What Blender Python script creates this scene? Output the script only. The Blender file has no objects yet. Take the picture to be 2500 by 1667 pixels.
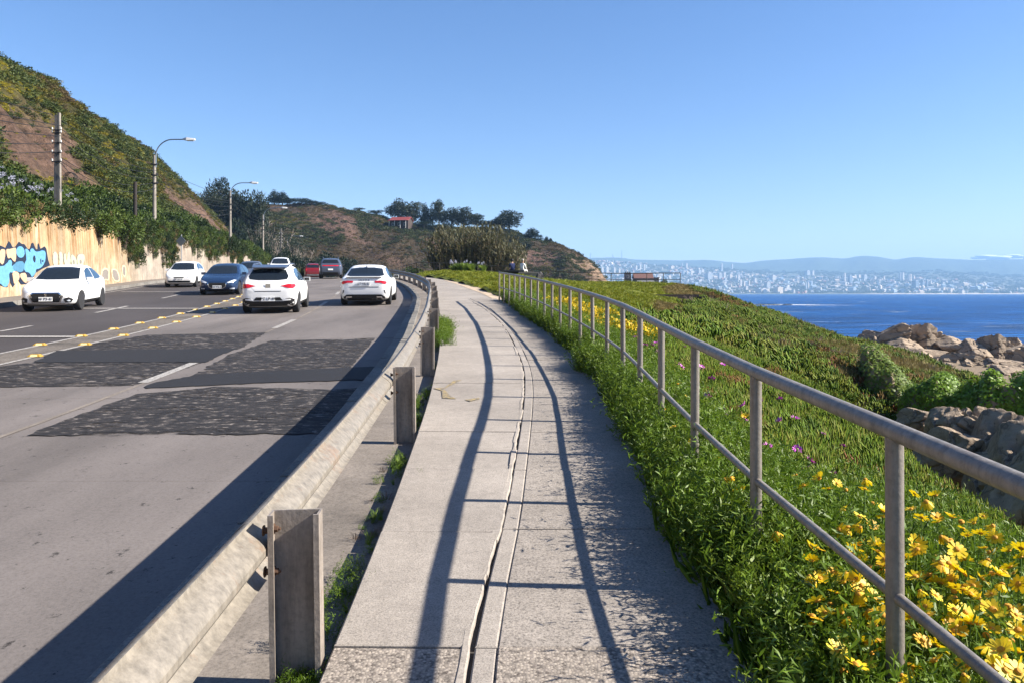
import bpy, bmesh, math, random
import numpy as np
from mathutils import Vector, Matrix, Euler
from mathutils.bvhtree import BVHTree
R = math.radians
random.seed(7)
rng = np.random.default_rng(11)
scene = bpy.context.scene
COL = scene.collection

# ------------------------------------------------------------------ camera, sky, sun, exposure
CAMH = 1.6                       # eye height above the path, metres
F, CX, HZ = 1850.0, 1250.0, 716.0  # focal length / principal column / horizon row of the photo, pixels
cam_d = bpy.data.cameras.new('camera')
cam_d.sensor_width = 36.0
cam_d.lens = F / 2500.0 * 36.0
cam_d.shift_y = -(833.5 - HZ) / 2500.0
cam_d.clip_start = 0.05
cam_d.clip_end = 60000.0
cam = bpy.data.objects.new('camera', cam_d)
COL.objects.link(cam)
cam.location = (0, 0, CAMH)
cam.rotation_euler = (R(90), 0, 0)
scene.camera = cam

SUN_EL = 34.0
SUN_DIR = Vector((0.9974 * math.cos(R(SUN_EL)), -0.073 * math.cos(R(SUN_EL)), math.sin(R(SUN_EL)))).normalized()
world = bpy.data.worlds.new('World')
scene.world = world
world.use_nodes = True
wn = world.node_tree
wn.nodes.clear()
sky = wn.nodes.new('ShaderNodeTexSky')
sky.sky_type = 'NISHITA'
sky.sun_disc = False
sky.sun_elevation = R(SUN_EL)
sky.sun_rotation = math.atan2(SUN_DIR.x, SUN_DIR.y)
sky.altitude = 10
sky.air_density = 1.0
sky.dust_density = 0.25
sky.ozone_density = 2.0
bg = wn.nodes.new('ShaderNodeBackground')
bg.inputs['Strength'].default_value = 0.057
wo = wn.nodes.new('ShaderNodeOutputWorld')
hs = wn.nodes.new('ShaderNodeHueSaturation')
hs.inputs['Saturation'].default_value = 1.22
tint = wn.nodes.new('ShaderNodeMix'); tint.data_type = 'RGBA'; tint.blend_type = 'MULTIPLY'; tint.inputs[0].default_value = 1.0
tint.inputs[7].default_value = (.97, .93, 1.08, 1)
wn.links.new(sky.outputs[0], hs.inputs['Color']); wn.links.new(hs.outputs[0], tint.inputs[6]); wn.links.new(tint.outputs[2], bg.inputs['Color'])
wn.links.new(bg.outputs[0], wo.inputs['Surface'])

sun_d = bpy.data.lights.new('sun', 'SUN')
sun_d.energy = 5.0
sun_d.angle = R(0.53)
sun_d.color = (1.0, 0.93, 0.83)
sun = bpy.data.objects.new('sun', sun_d)
COL.objects.link(sun)
sun.location = (40, -10, 60)
sun.rotation_euler = (-SUN_DIR).to_track_quat('-Z', 'Y').to_euler()

scene.view_settings.view_transform = 'Standard'
scene.view_settings.look = 'None'
scene.view_settings.exposure = 1.55
scene.view_settings.gamma = 1.0
scene.view_settings.use_curve_mapping = False
scene.cycles.max_bounces = 6
scene.cycles.diffuse_bounces = 3
scene.cycles.glossy_bounces = 3
scene.cycles.transmission_bounces = 4
scene.cycles.transparent_max_bounces = 8
scene.cycles.volume_bounces = 0
scene.cycles.use_denoising = True

# ------------------------------------------------------------------ small helpers
def pchip(xs, ys):
    x = np.array(xs, float); y = np.array(ys, float)
    h = np.diff(x); dl = np.diff(y) / h
    m = np.zeros_like(y)
    m[0], m[-1] = dl[0], dl[-1]
    for i in range(1, len(x) - 1):
        if dl[i-1] * dl[i] > 0:
            w1, w2 = 2*h[i] + h[i-1], h[i] + 2*h[i-1]
            m[i] = (w1 + w2) / (w1 / dl[i-1] + w2 / dl[i])
    def f(q):
        q = np.asarray(q, float)
        i = np.clip(np.searchsorted(x, q) - 1, 0, len(h) - 1)
        t = (q - x[i]) / h[i]
        r = ((2*t**3 - 3*t**2 + 1) * y[i] + (t**3 - 2*t**2 + t) * h[i] * m[i]
             + (-2*t**3 + 3*t**2) * y[i+1] + (t**3 - t**2) * h[i] * m[i+1])
        r = np.where(q < x[0], y[0] + (q - x[0]) * m[0], r)
        r = np.where(q > x[-1], y[-1] + (q - x[-1]) * m[-1], r)
        return r if r.shape else float(r)
    return f

def tag(o, label=None, cat=None, group=None, kind=None):
    if label: o['label'] = label
    if cat: o['category'] = cat
    if group: o['group'] = group
    if kind: o['kind'] = kind
    return o

def empty(name, loc=(0, 0, 0), rz=0.0):
    o = bpy.data.objects.new(name, None)
    o.empty_display_size = 0.2
    COL.objects.link(o)
    o.location = loc
    o.rotation_euler = (0, 0, rz)
    return o

def thing(name, label, cat, loc=(0, 0, 0), rz=0.0, group=None):
    return tag(empty(name, loc, rz), label, cat, group)

def link(name, me, parent=None):
    o = bpy.data.objects.new(name, me)
    COL.objects.link(o)
    if parent is not None:
        o.parent = parent
    return o

def mesh_np(name, V, Fc, mat=None, smooth=False):
    me = bpy.data.meshes.new(name)
    V = np.asarray(V, np.float32)
    if isinstance(Fc, np.ndarray):
        n, k = Fc.shape
        me.vertices.add(len(V)); me.vertices.foreach_set('co', V.ravel())
        me.loops.add(n * k); me.loops.foreach_set('vertex_index', Fc.astype(np.int32).ravel())
        me.polygons.add(n)
        me.polygons.foreach_set('loop_start', np.arange(0, n * k, k, dtype=np.int32))
        me.polygons.foreach_set('loop_total', np.full(n, k, np.int32))
        me.update(calc_edges=True)
        me.validate()
    else:
        me.from_pydata([tuple(map(float, v)) for v in V], [], Fc)
        me.update()
    if mat: me.materials.append(mat)
    if smooth: me.polygons.foreach_set('use_smooth', np.ones(len(me.polygons), bool))
    return me

class MB:
    """collects shapes; build() links them as one mesh object"""
    def __init__(s): s.v = []; s.f = []; s.m = []; s.mi = 0
    def add(s, vs, fs):
        b = len(s.v); s.v += [tuple(v) for v in vs]; s.f += [tuple(i + b for i in f) for f in fs]; s.m += [s.mi] * len(fs)
        return s
    def box(s, c, d, rot=None, taper=1.0):
        hx, hy, hz = d[0]/2, d[1]/2, d[2]/2
        vs = []
        for z, k in ((-hz, 1), (hz, taper)):
            for x, y in ((-hx, -hy), (hx, -hy), (hx, hy), (-hx, hy)):
                p = Vector((x*k, y*k, z))
                if rot is not None: p = rot @ p
                vs.append(tuple(p + Vector(c)))
        return s.add(vs, [(3, 2, 1, 0), (4, 5, 6, 7), (0, 1, 5, 4), (1, 2, 6, 5), (2, 3, 7, 6), (3, 0, 4, 7)])
    def prism(s, poly, z0, z1):
        n = len(poly)
        return s.add([(p[0], p[1], z0) for p in poly] + [(p[0], p[1], z1) for p in poly],
                     [tuple(range(n - 1, -1, -1)), tuple(range(n, 2*n))] + [(i, (i+1) % n, n + (i+1) % n, n + i) for i in range(n)])
    def tube(s, pts, r, n=8, cap=True):
        pts = [Vector(p) for p in pts]
        rs = r if isinstance(r, (list, tuple)) else [r] * len(pts)
        vs = []; fs = []
        up = Vector((0, 0, 1))
        d0 = (pts[1] - pts[0]).normalized()
        a = d0.orthogonal().normalized() if abs(d0.z) > .95 else d0.cross(up).normalized()
        for i, p in enumerate(pts):
            if i == 0: d = pts[1] - pts[0]
            elif i == len(pts) - 1: d = pts[-1] - pts[-2]
            else: d = (pts[i+1] - pts[i]).normalized() + (pts[i] - pts[i-1]).normalized()
            d = d.normalized() if d.length > 1e-9 else d0
            a = a - d * a.dot(d)
            a = a.normalized() if a.length > 1e-6 else d.orthogonal().normalized()
            b = d.cross(a)
            for k in range(n):
                t = 2 * math.pi * k / n
                vs.append(tuple(p + (a * math.cos(t) + b * math.sin(t)) * rs[i]))
        for i in range(len(pts) - 1):
            for k in range(n):
                fs.append((i*n + k, i*n + (k+1) % n, (i+1)*n + (k+1) % n, (i+1)*n + k))
        if cap:
            fs.append(tuple(range(n - 1, -1, -1))); fs.append(tuple(range((len(pts)-1)*n, len(pts)*n)))
        return s.add(vs, fs)
    def lathe(s, prof, n=20, axis='z', c=(0, 0, 0)):
        vs = []; fs = []
        for r_, h in prof:
            for k in range(n):
                t = 2*math.pi*k/n
                u, w = r_*math.cos(t), r_*math.sin(t)
                p = (u, w, h) if axis == 'z' else ((u, h, w) if axis == 'y' else (h, u, w))
                vs.append((p[0]+c[0], p[1]+c[1], p[2]+c[2]))
        for i in range(len(prof) - 1):
            for k in range(n):
                fs.append((i*n+k, i*n+(k+1) % n, (i+1)*n+(k+1) % n, (i+1)*n+k))
        fs.append(tuple(range(n-1, -1, -1))); fs.append(tuple(range((len(prof)-1)*n, len(prof)*n)))
        return s.add(vs, fs)
    def mesh(s, name, mat, smooth=False, fix=True):
        me = bpy.data.meshes.new(name)
        me.from_pydata(s.v, [], s.f)
        for m in (mat if isinstance(mat, (list, tuple)) else [mat]): me.materials.append(m)
        if any(s.m): me.polygons.foreach_set('material_index', s.m)
        if fix:
            bm = bmesh.new(); bm.from_mesh(me); bmesh.ops.recalc_face_normals(bm, faces=bm.faces); bm.to_mesh(me); bm.free()
        if smooth:
            me.polygons.foreach_set('use_smooth', [True] * len(me.polygons))
            me.set_sharp_from_angle(angle=R(40))
        me.update()
        return me
    def build(s, name, mat, parent=None, smooth=False):
        return link(name, s.mesh(name, mat, smooth), parent)

def grid_mesh(name, P, mat, smooth=True):
    """P: (n, m, 3) array of points -> quad sheet"""
    n, m = P.shape[:2]
    i = np.arange(n * m).reshape(n, m)
    q = np.stack([i[:-1, :-1], i[1:, :-1], i[1:, 1:], i[:-1, 1:]], -1).reshape(-1, 4)
    return mesh_np(name, P.reshape(-1, 3), q, mat, smooth)

def colour_attr(me, C):
    a = me.color_attributes.new('col', 'FLOAT_COLOR', 'POINT')
    C = np.asarray(C, np.float32)
    if C.shape[1] == 3: C = np.concatenate([C, np.ones((len(C), 1), np.float32)], 1)
    a.data.foreach_set('color', C.ravel())

def vnoise(x, y, seed=0):
    """smooth 2-D value noise, arrays in, 0..1 out"""
    x = np.asarray(x, float); y = np.asarray(y, float)
    xi = np.floor(x).astype(np.int64); yi = np.floor(y).astype(np.int64)
    fx = x - xi; fy = y - yi
    fx = fx*fx*(3-2*fx); fy = fy*fy*(3-2*fy)
    def h(a, b):
        n = (a * 374761393 + b * 668265263 + seed * 144665) & 0x7fffffff
        n = ((n ^ (n >> 13)) * 1274126177) & 0x7fffffff
        return ((n ^ (n >> 16)) & 0xffff) / 65535.0
    return ((h(xi, yi)*(1-fx) + h(xi+1, yi)*fx)*(1-fy) + (h(xi, yi+1)*(1-fx) + h(xi+1, yi+1)*fx)*fy)
def fbm(x, y, o=4, seed=0):
    s = 0; a = .5; f = 1
    for k in range(o):
        s = s + a * vnoise(np.asarray(x)*f, np.asarray(y)*f, seed + k*17); a *= .5; f *= 2.03
    return s / (1 - .5**o)
def sstep(a, b, x):
    t = np.clip((np.asarray(x, float) - a) / (b - a), 0, 1); return t*t*(3-2*t)

# ------------------------------------------------------------------ materials
class NT:
    def __init__(s, name, rough=0.6, spec=0.35):
        s.mat = bpy.data.materials.new(name); s.mat.use_nodes = True
        s.t = s.mat.node_tree; s.n = s.t.nodes
        s.b = s.n['Principled BSDF']
        s.b.inputs['Roughness'].default_value = rough
        s.b.inputs['Specular IOR Level'].default_value = spec
    def new(s, typ, **kw):
        n = s.n.new(typ)
        for k, v in kw.items():
            if k in n.inputs: n.inputs[k].default_value = v
            else: setattr(n, k, v)
        return n
    def lk(s, a, b): s.t.links.new(a, b)
    def coord(s, out='Object', scale=(1, 1, 1)):
        c = s.new('ShaderNodeTexCoord'); m = s.new('ShaderNodeMapping')
        m.inputs['Scale'].default_value = scale
        s.lk(c.outputs[out], m.inputs[0]); return m.outputs[0]
    def world(s, scale=(1, 1, 1)):
        c = s.new('ShaderNodeNewGeometry'); m = s.new('ShaderNodeMapping')
        m.inputs['Scale'].default_value = scale
        s.lk(c.outputs['Position'], m.inputs[0]); return m.outputs[0]
    def noise(s, vec, scale, detail=4, rough=.6):
        n = s.new('ShaderNodeTexNoise'); n.inputs['Scale'].default_value = scale
        n.inputs['Detail'].default_value = detail; n.inputs['Roughness'].default_value = rough
        s.lk(vec, n.inputs['Vector']); return n.outputs['Fac']
    def ramp(s, fac, stops):
        r = s.new('ShaderNodeValToRGB'); e = r.color_ramp.elements
        while len(e) < len(stops): e.new(.5)
        for el, (p, c) in zip(e, stops):
            el.position = p; el.color = (c, c, c, 1) if isinstance(c, (int, float)) else (*c, 1)
        s.lk(fac, r.inputs[0]); return r.outputs[0]
    def mix(s, fac, a, b, mode='MIX'):
        m = s.new('ShaderNodeMix', data_type='RGBA', blend_type=mode)
        for sock, v in ((m.inputs[0], fac), (m.inputs[6], a), (m.inputs[7], b)):
            if hasattr(v, 'links') or isinstance(v, bpy.types.NodeSocket): s.lk(v, sock)
            elif isinstance(v, (int, float)): sock.default_value = v if sock.type == 'VALUE' else (v, v, v, 1)
            else: sock.default_value = (*v, 1)
        return m.outputs[2]
    def base(s, c):
        if isinstance(c, bpy.types.NodeSocket): s.lk(c, s.b.inputs['Base Color'])
        else: s.b.inputs['Base Color'].default_value = (*c, 1)
        return s
    def bump(s, h, strength=.3, dist=.02):
        b = s.new('ShaderNodeBump'); b.inputs['Strength'].default_value = strength; b.inputs['Distance'].default_value = dist
        s.lk(h, b.inputs['Height']); s.lk(b.outputs[0], s.b.inputs['Normal']); return s
    def rough(s, f): s.lk(f, s.b.inputs['Roughness']); return s

def plain(name, c, rough=.5, metal=0., spec=.4, var=.0, vscale=20):
    m = NT(name, rough, spec); m.b.inputs['Metallic'].default_value = metal
    if var:
        n = m.noise(m.coord(), vscale, 5)
        m.base(m.ramp(n, [(.3, tuple(x*(1-var) for x in c)), (.7, tuple(min(1, x*(1+var)) for x in c))]))
    else: m.base(c)
    return m.mat

def leafmat(name, cols, rough=.55, trans=.25, spec=.25):
    """foliage: colour drawn per clump, slight spread inside a clump, some light through the leaf"""
    m = NT(name, rough, spec)
    oi = m.new('ShaderNodeObjectInfo')
    k = len(cols)
    c1 = m.ramp(oi.outputs['Random'], [(i/(max(1, k-1)), c) for i, c in enumerate(cols)])
    n = m.noise(m.world(), 9.0, 2)
    n2 = m.ramp(n, [(.3, .62), (.7, 1.3)])
    c = m.mix(1.0, c1, n2, 'MULTIPLY')
    m.base(c)
    tr = m.new('ShaderNodeBsdfTranslucent'); m.lk(c, tr.inputs['Color'])
    mx = m.new('ShaderNodeMixShader'); mx.inputs[0].default_value = trans
    out = [x for x in m.n if x.type == 'OUTPUT_MATERIAL'][0]
    m.lk(m.b.outputs[0], mx.inputs[1]); m.lk(tr.outputs[0], mx.inputs[2]); m.lk(mx.outputs[0], out.inputs['Surface'])
    return m.mat

def vcolmat(name, rough=.9, bump_scale=6., bump=.5, dist=.1, fine=30., spec=.2):
    m = NT(name, rough, spec)
    a = m.new('ShaderNodeVertexColor'); a.layer_name = 'col'
    w = m.world()
    n = m.ramp(m.noise(w, fine, 7, .75), [(.36, .45), (.64, 1.5)])
    m.base(m.mix(1.0, a.outputs[0], n, 'MULTIPLY'))
    m.bump(m.noise(w, bump_scale, 8, .7), bump, dist)
    return m.mat

M = {}
# worn concrete footpath: pale cement, grit speckle, a few stains
def concrete(name, c, grit=.35, speck=160, stain=.25, bump=.35):
    m = NT(name, .85, .25); w = m.world()
    big = m.ramp(m.noise(w, .9, 5, .65), [(.3, 1 - stain), (.7, 1 + stain*.4)])
    sp = m.ramp(m.noise(w, speck, 3, .8), [(.28, 1 - grit), (.5, 1), (.72, 1 + grit*.5)])
    md = m.ramp(m.noise(w, 14, 6, .7), [(.3, .86), (.7, 1.1)])
    c1 = m.mix(1, big, c, 'MULTIPLY'); c2 = m.mix(1, c1, sp, 'MULTIPLY'); c3 = m.mix(1, c2, md, 'MULTIPLY')
    m.base(c3); m.bump(m.noise(w, speck * .7, 4, .8), bump, .004)
    return m.mat
M['path'] = concrete('path_concrete', (.300, .266, .230), grit=.6, speck=120, bump=.6)
M['path_r'] = concrete('path_concrete_coarse', (.268, .236, .203), grit=.75, speck=75, bump=.9)
def aggregate():
    m = NT('exposed_aggregate', .85, .25); w = m.world()
    v = m.new('ShaderNodeTexVoronoi'); v.inputs['Scale'].default_value = 75; m.lk(w, v.inputs['Vector'])
    hsv = m.new('ShaderNodeSeparateColor'); m.lk(v.outputs['Color'], hsv.inputs[0])
    c = m.ramp(hsv.outputs[0], [(.0, (.12, .10, .085)), (.2, (.22, .19, .16)), (.5, (.31, .265, .22)), (.8, (.40, .345, .285)), (1., (.26, .22, .19))])
    e = m.ramp(v.outputs['Distance'], [(.3, 1.), (.6, .72)])
    n = m.ramp(m.noise(w, 3, 5), [(.3, .8), (.7, 1.1)])
    m.base(m.mix(1, m.mix(1, c, e, 'MULTIPLY'), n, 'MULTIPLY')); m.bump(e, .6, .006); return m.mat
M['path_agg'] = aggregate()
M['edging'] = concrete('edging_cement', (.32, .283, .243), grit=.4, speck=60, bump=.8)
M['kerb'] = concrete('kerb_concrete', (.19, .178, .16), grit=.6, speck=45, stain=.4, bump=.9)
M['verge'] = concrete('verge_concrete', (.20, .172, .145), grit=.45, speck=50, stain=.4, bump=.6)
M['joint'] = plain('joint_dirt', (.045, .04, .035), .95, var=.4)
# travelled concrete lanes: smooth worn cement, tyre-darkened bands are grime with their own shape
def lane_concrete():
    m = NT('lane_concrete', .8, .25); w = m.world()
    big = m.ramp(m.noise(m.world((.5, .13, 1)), 1.2, 6, .65), [(.3, .62), (.7, 1.12)])
    sp = m.ramp(m.noise(w, 48, 5, .8), [(.25, .62), (.5, 1), (.8, 1.25)])
    pit = m.ramp(m.noise(m.world((1, .8, 1)), 9, 6, .75), [(.33, .25), (.39, 1)])
    c = m.mix(1, m.mix(1, m.mix(1, big, (.158, .139, .128), 'MULTIPLY'), sp, 'MULTIPLY'), pit, 'MULTIPLY')
    m.base(c); m.bump(m.noise(w, 60, 4, .8), .4, .005); return m.mat
M['lane'] = lane_concrete()
def asphalt(name, c, speck=.5, s=120):
    m = NT(name, .82, .3); w = m.world()
    n = m.ramp(m.noise(w, s, 3, .8), [(.3, 1-speck), (.7, 1+speck)])
    b = m.ramp(m.noise(m.world((.3, .1, 1)), 1.5, 5), [(.3, .8), (.7, 1.15)])
    m.base(m.mix(1, m.mix(1, n, c, 'MULTIPLY'), b, 'MULTIPLY')); m.bump(m.noise(w, s*.6, 3, .8), .5, .006)
    return m.mat
M['asphalt'] = asphalt('oncoming_asphalt', (.052, .045, .044))
M['patch_black'] = asphalt('fresh_patch', (.017, .017, .019), .35)
def ravelled():
    m = NT('ravelled_patch', .85, .3); w = m.world((.9, 1.6, 1))
    n = m.ramp(m.noise(w, 7.5, 6, .75), [(.36, (.009, .009, .011)), (.52, (.022, .020, .020)), (.585, (.06, .052, .048)), (.635, (.24, .21, .185))])
    n2 = m.ramp(m.noise(m.world((.5, 1.0, 1)), 1.1, 4, .7), [(.42, 0.), (.62, 1.)])
    c = m.mix(n2, n, (.03, .027, .027))
    c = m.mix(.8, c, n)
    m.base(c); m.bump(m.noise(w, 6, 6, .8), .8, .02)
    m.lk(m.ramp(m.noise(m.world((.45, 1.1, 1)), 2.2, 7, .78), [(.40, 0.), (.47, 1.)]), m.b.inputs['Alpha']); return m.mat
M['ravel'] = ravelled()
def linepaint(name, c, wear=.45):
    m = NT(name, .7, .3)
    f = m.ramp(m.noise(m.world(), 22, 6, .8), [(wear-.06, 0.), (wear+.08, 1.)])
    m.base(m.mix(f, (.12, .108, .10), c)); return m.mat
M['white_line'] = linepaint('white_road_paint', (.36, .34, .31), .455)
M['yellow_line'] = linepaint('faded_yellow_paint', (.36, .27, .11), .5)
M['median'] = concrete('median_seal', (.15, .13, .11), grit=.7, speck=18, stain=.5)
M['stud'] = plain('yellow_plastic', (.34, .205, .03), .45, var=.25, vscale=30)
M['stud_glass'] = plain('stud_reflector', (.75, .62, .30), .2)

def galv(name, c, rough=.5, rust=.0):
    m = NT(name, rough, .5); w = m.coord()
    n = m.noise(w, 34, 6, .7)
    c1 = m.ramp(n, [(.3, tuple(x*.74 for x in c)), (.5, c), (.75, tuple(min(1, x*1.18) for x in c))])
    st_ = m.ramp(m.noise(m.coord('Object', (1, 1, .12)), 22, 5, .7), [(.35, .7), (.6, 1.08)])
    c1 = m.mix(1, c1, st_, 'MULTIPLY')
    if rust:
        f = m.ramp(m.noise(w, 3.1, 8, .75), [(.56, 0.), (.68, rust)])
        c1 = m.mix(f, c1, (.22, .105, .045))
    m.base(c1); m.b.inputs['Metallic'].default_value = .12
    m.bump(m.noise(w, 55, 5), .5, .004); return m.mat
M['rail'] = galv('weathered_zinc_beam', (.215, .190, .155), .5, .5)
M['gpost'] = galv('weathered_zinc_post', (.25, .212, .178), .55, .7)
M['pipe'] = galv('dull_pipe', (.215, .19, .16), .45, .45)
M['pipe_dark'] = galv('far_pipe', (.08, .067, .055), .5, .5)
M['bolt'] = plain('rusty_bolt', (.12, .07, .045), .7, .4)
M['steel'] = plain('grey_steel', (.32, .33, .34), .4, .6)
M['dark_steel'] = plain('dark_steel', (.03, .03, .035), .5, .3)
def pole_concrete():
    m = NT('pole_concrete', .85, .2); w = m.coord()
    m.base(m.ramp(m.noise(w, 2.5, 6), [(.3, (.17, .15, .13)), (.7, (.27, .245, .21))])); return m.mat
M['pole'] = pole_concrete()
M['wire'] = plain('black_cable', (.015, .015, .016), .6)

def wallmat():
    m = NT('stained_wall', .88, .2)
    w = m.coord('UV', (1, 1, 1))
    streak = m.noise(m.coord('UV', (2.6, .09, 1)), 1.5, 7, .78)
    c = m.ramp(streak, [(.36, (0.155, 0.090, 0.046)), (.42, (0.353, 0.186, 0.074)), (.48, (0.434, 0.291, 0.155)), (.56, (0.471, 0.353, 0.217)), (.66, (0.484, 0.422, 0.310)), (.76, (0.322, 0.211, 0.118))])
    # the top is rustier, the base is washed cream and grey
    sep = m.new('ShaderNodeSeparateXYZ'); m.lk(w, sep.inputs[0])
    hn = m.new('ShaderNodeMath', operation='MULTIPLY_ADD'); m.lk(m.noise(m.coord('UV', (1.4, .3, 1)), 2, 5), hn.inputs[0]); hn.inputs[1].default_value = 2.2; m.lk(sep.outputs[1], hn.inputs[2])
    mr = m.new('ShaderNodeMapRange'); m.lk(hn.outputs[0], mr.inputs[0])
    for i, v in ((1, 1.9), (2, 3.4), (3, 0.), (4, 1.)): mr.inputs[i].default_value = v
    low = m.ramp(m.noise(m.coord('UV', (1.5, .35, 1)), 2.4, 6, .7), [(.38, (0.279, 0.192, 0.112)), (.5, (0.446, 0.335, 0.211)), (.61, (0.508, 0.434, 0.322))])
    c2 = m.mix(mr.outputs[0], low, c)
    blot = m.ramp(m.noise(w, .55, 6, .75), [(.36, .5), (.62, .9)])
    # further along, the face turns to bare grey-white cement
    far = m.new('ShaderNodeMapRange'); m.lk(sep.outputs[0], far.inputs[0])
    for i, v in ((1, 50.), (2, 56.), (3, 0.), (4, .75)): far.inputs[i].default_value = v
    grey = m.ramp(streak, [(.3, (0.124, 0.105, 0.093)), (.42, (0.285, 0.248, 0.217)), (.55, (0.372, 0.335, 0.291)), (.7, (0.211, 0.174, 0.143))])
    c3 = m.mix(far.outputs[0], c2, grey)
    m.base(m.mix(1, c3, blot, 'MULTIPLY'))
    m.bump(m.noise(m.coord('UV', (3, .5, 1)), 4, 7, .75), .5, .03)
    return m.mat
M['wall'] = wallmat()
for k, c in {'g_dark': (0.015, 0.023, 0.046), 'g_blue': (0.106, 0.277, 0.449), 'g_blue2': (0.066, 0.178, 0.277), 'g_peach': (0.475, 0.330, 0.211), 'g_green': (0.370, 0.409, 0.277), 'g_grey': (0.198, 0.178, 0.158), 'g_cream': (0.488, 0.409, 0.277)}.items():
    mm = NT(k + '_spray', .8, .2); n = mm.ramp(mm.noise(mm.world(), 7, 6, .75), [(.3, .75), (.7, 1.12)])
    mm.base(mm.mix(1, n, c, 'MULTIPLY')); M[k] = mm.mat

M['ground'] = vcolmat('slope_ground', .95, 5., .6, .12, 22)
M['hill'] = vcolmat('hill_ground', .95, .55, 1.0, 2.2, .9)
M['coast'] = vcolmat('coast_ground', .95, .02, .3, 5, .02)
def rockmat(name, a, b, s=1.0):
    m = NT(name, .9, .2); w = m.coord('Object', (s, s, s))
    g = m.ramp(m.noise(w, 2.2, 7, .7), [(.3, a), (.7, b)])
    cr = m.ramp(m.noise(m.coord('Object', (s, s, s*.5)), 3.4, 8, .8), [(.36, .45), (.44, 1.)])
    vo = m.new('ShaderNodeTexVoronoi', feature='DISTANCE_TO_EDGE'); vo.inputs['Scale'].default_value = 1.5
    wv = m.new('ShaderNodeMix', data_type='VECTOR'); wv.inputs[0].default_value = .34
    nz = m.new('ShaderNodeTexNoise'); nz.inputs['Scale'].default_value = 3.0; nz.inputs['Detail'].default_value = 6; m.lk(w, nz.inputs['Vector'])
    m.lk(w, wv.inputs[4]); m.lk(nz.outputs['Color'], wv.inputs[5]); m.lk(wv.outputs[1], vo.inputs['Vector'])
    ck = m.ramp(vo.outputs['Distance'], [(.0, .55), (.05, 1.)])
    c = m.mix(1, m.mix(1, g, cr, 'MULTIPLY'), ck, 'MULTIPLY')
    m.base(c)
    hh = m.new('ShaderNodeMath', operation='MULTIPLY_ADD'); m.lk(ck, hh.inputs[0]); hh.inputs[1].default_value = .35; m.lk(m.noise(w, 5, 8, .78), hh.inputs[2])
    m.bump(hh.outputs[0], 1.0, .10/s); return m.mat
M['rock'] = rockmat('granite', (.23, .175, .125), (.42, .33, .24))
M['rock_near'] = rockmat('near_granite', (.23, .175, .125), (.43, .335, .24), 1.6)
M['rock_wet'] = plain('wet_rock', (.025, .025, .026), .5, var=.4)
# ------------------------------------------------------------------ lines of the road and path: X as a function of distance d (= Y)
gz_ = pchip([-20, 0, 30, 58, 66, 74, 84, 120, 340], [-.94, 0, 1.41, 2.726, 3.05, 3.25, 3.30, 3.0, 1.5])
def gz(d): return gz_(d)                      # level of the footpath
G = pchip([-8, 2.9, 7.1, 11.1, 15.3, 19.3, 23.2, 27.3, 31.3, 42, 50, 58, 63.5, 80, 106, 160, 230, 340],
          [-.75, -.86, -1.0, -1.24, -1.58, -1.97, -2.36, -2.8, -3.27, -5.06, -6.7, -8.6, -10.0, -14.5, -20.5, -34, -56, -95])
LANE = pchip([-8, 7.4, 10.2, 12, 16.6, 21.3, 34.5, 50, 65, 80, 106, 160, 340], [-4.9, -5.0, -5.12, -5.22, -5.65, -6.1, -8.04, -11.2, -15, -19, -25, -39, -100])
MEDR = pchip([-8, 7, 13.4, 16.8, 20.4, 23.8, 31.2, 42, 55, 80, 106, 160, 340], [-8.1, -8.2, -8.5, -8.73, -9.1, -9.5, -10.8, -13.3, -16.6, -23, -29, -43, -104])
MEDL = lambda d: MEDR(d) - .73
DASH = pchip([-8, 8, 18.1, 24.2, 27.5, 32.7, 36, 50, 70, 106, 160, 340], [-11.6, -11.7, -12.25, -13.3, -13.95, -15.1, -15.8, -19, -23.6, -31.5, -44, -107])
CURB = pchip([-8, 15, 24, 33, 42, 51, 60, 82, 106, 160, 230, 340], [-14.6, -15.8, -17.3, -19.6, -21.7, -23.9, -25.2, -28.6, -33.1, -45.6, -68.6, -112])
WALL = pchip([-8, 15, 29, 45.5, 53, 60, 82, 106, 160, 230, 340], [-16.2, -17.9, -20.1, -24.0, -25.7, -26.8, -30.2, -34.7, -47.2, -70.2, -114])
PATHR = pchip([-8, 3, 5.5, 9.7, 14, 20, 25.7, 32, 39, 48.5, 56, 63, 80, 106], [1.0, .95, .97, 1.15, .98, .5, .0, -.75, -1.9, -3.6, -5.3, -7.2, -11.8, -18])
PATHL = lambda d: G(d) + .13
CC = pchip([-8, 3.06, 5, 10.4, 14, 18.7, 24, 30, 40], [-.35, -.16, -.03, .17, .05, -.28, -.9, -1.8, -3.2])
ROADZ = -.15
def rz(d): return gz(d) + ROADZ

def strip(name, fl, fr, d0, d1, step, zoff, mat, parent=None, nx=2, kind=None):
    ds = np.linspace(d0, d1, max(2, int((d1-d0)/step) + 1))
    P = np.zeros((nx, len(ds), 3))
    a = np.array([fl(d) for d in ds]); b = np.array([fr(d) for d in ds])
    for i in range(nx):
        P[i, :, 0] = a + (b-a)*i/(nx-1); P[i, :, 1] = ds; P[i, :, 2] = gz(ds) + zoff
    o = link(name, grid_mesh(name, P, mat), parent)
    if kind: o['kind'] = kind
    return o

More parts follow.
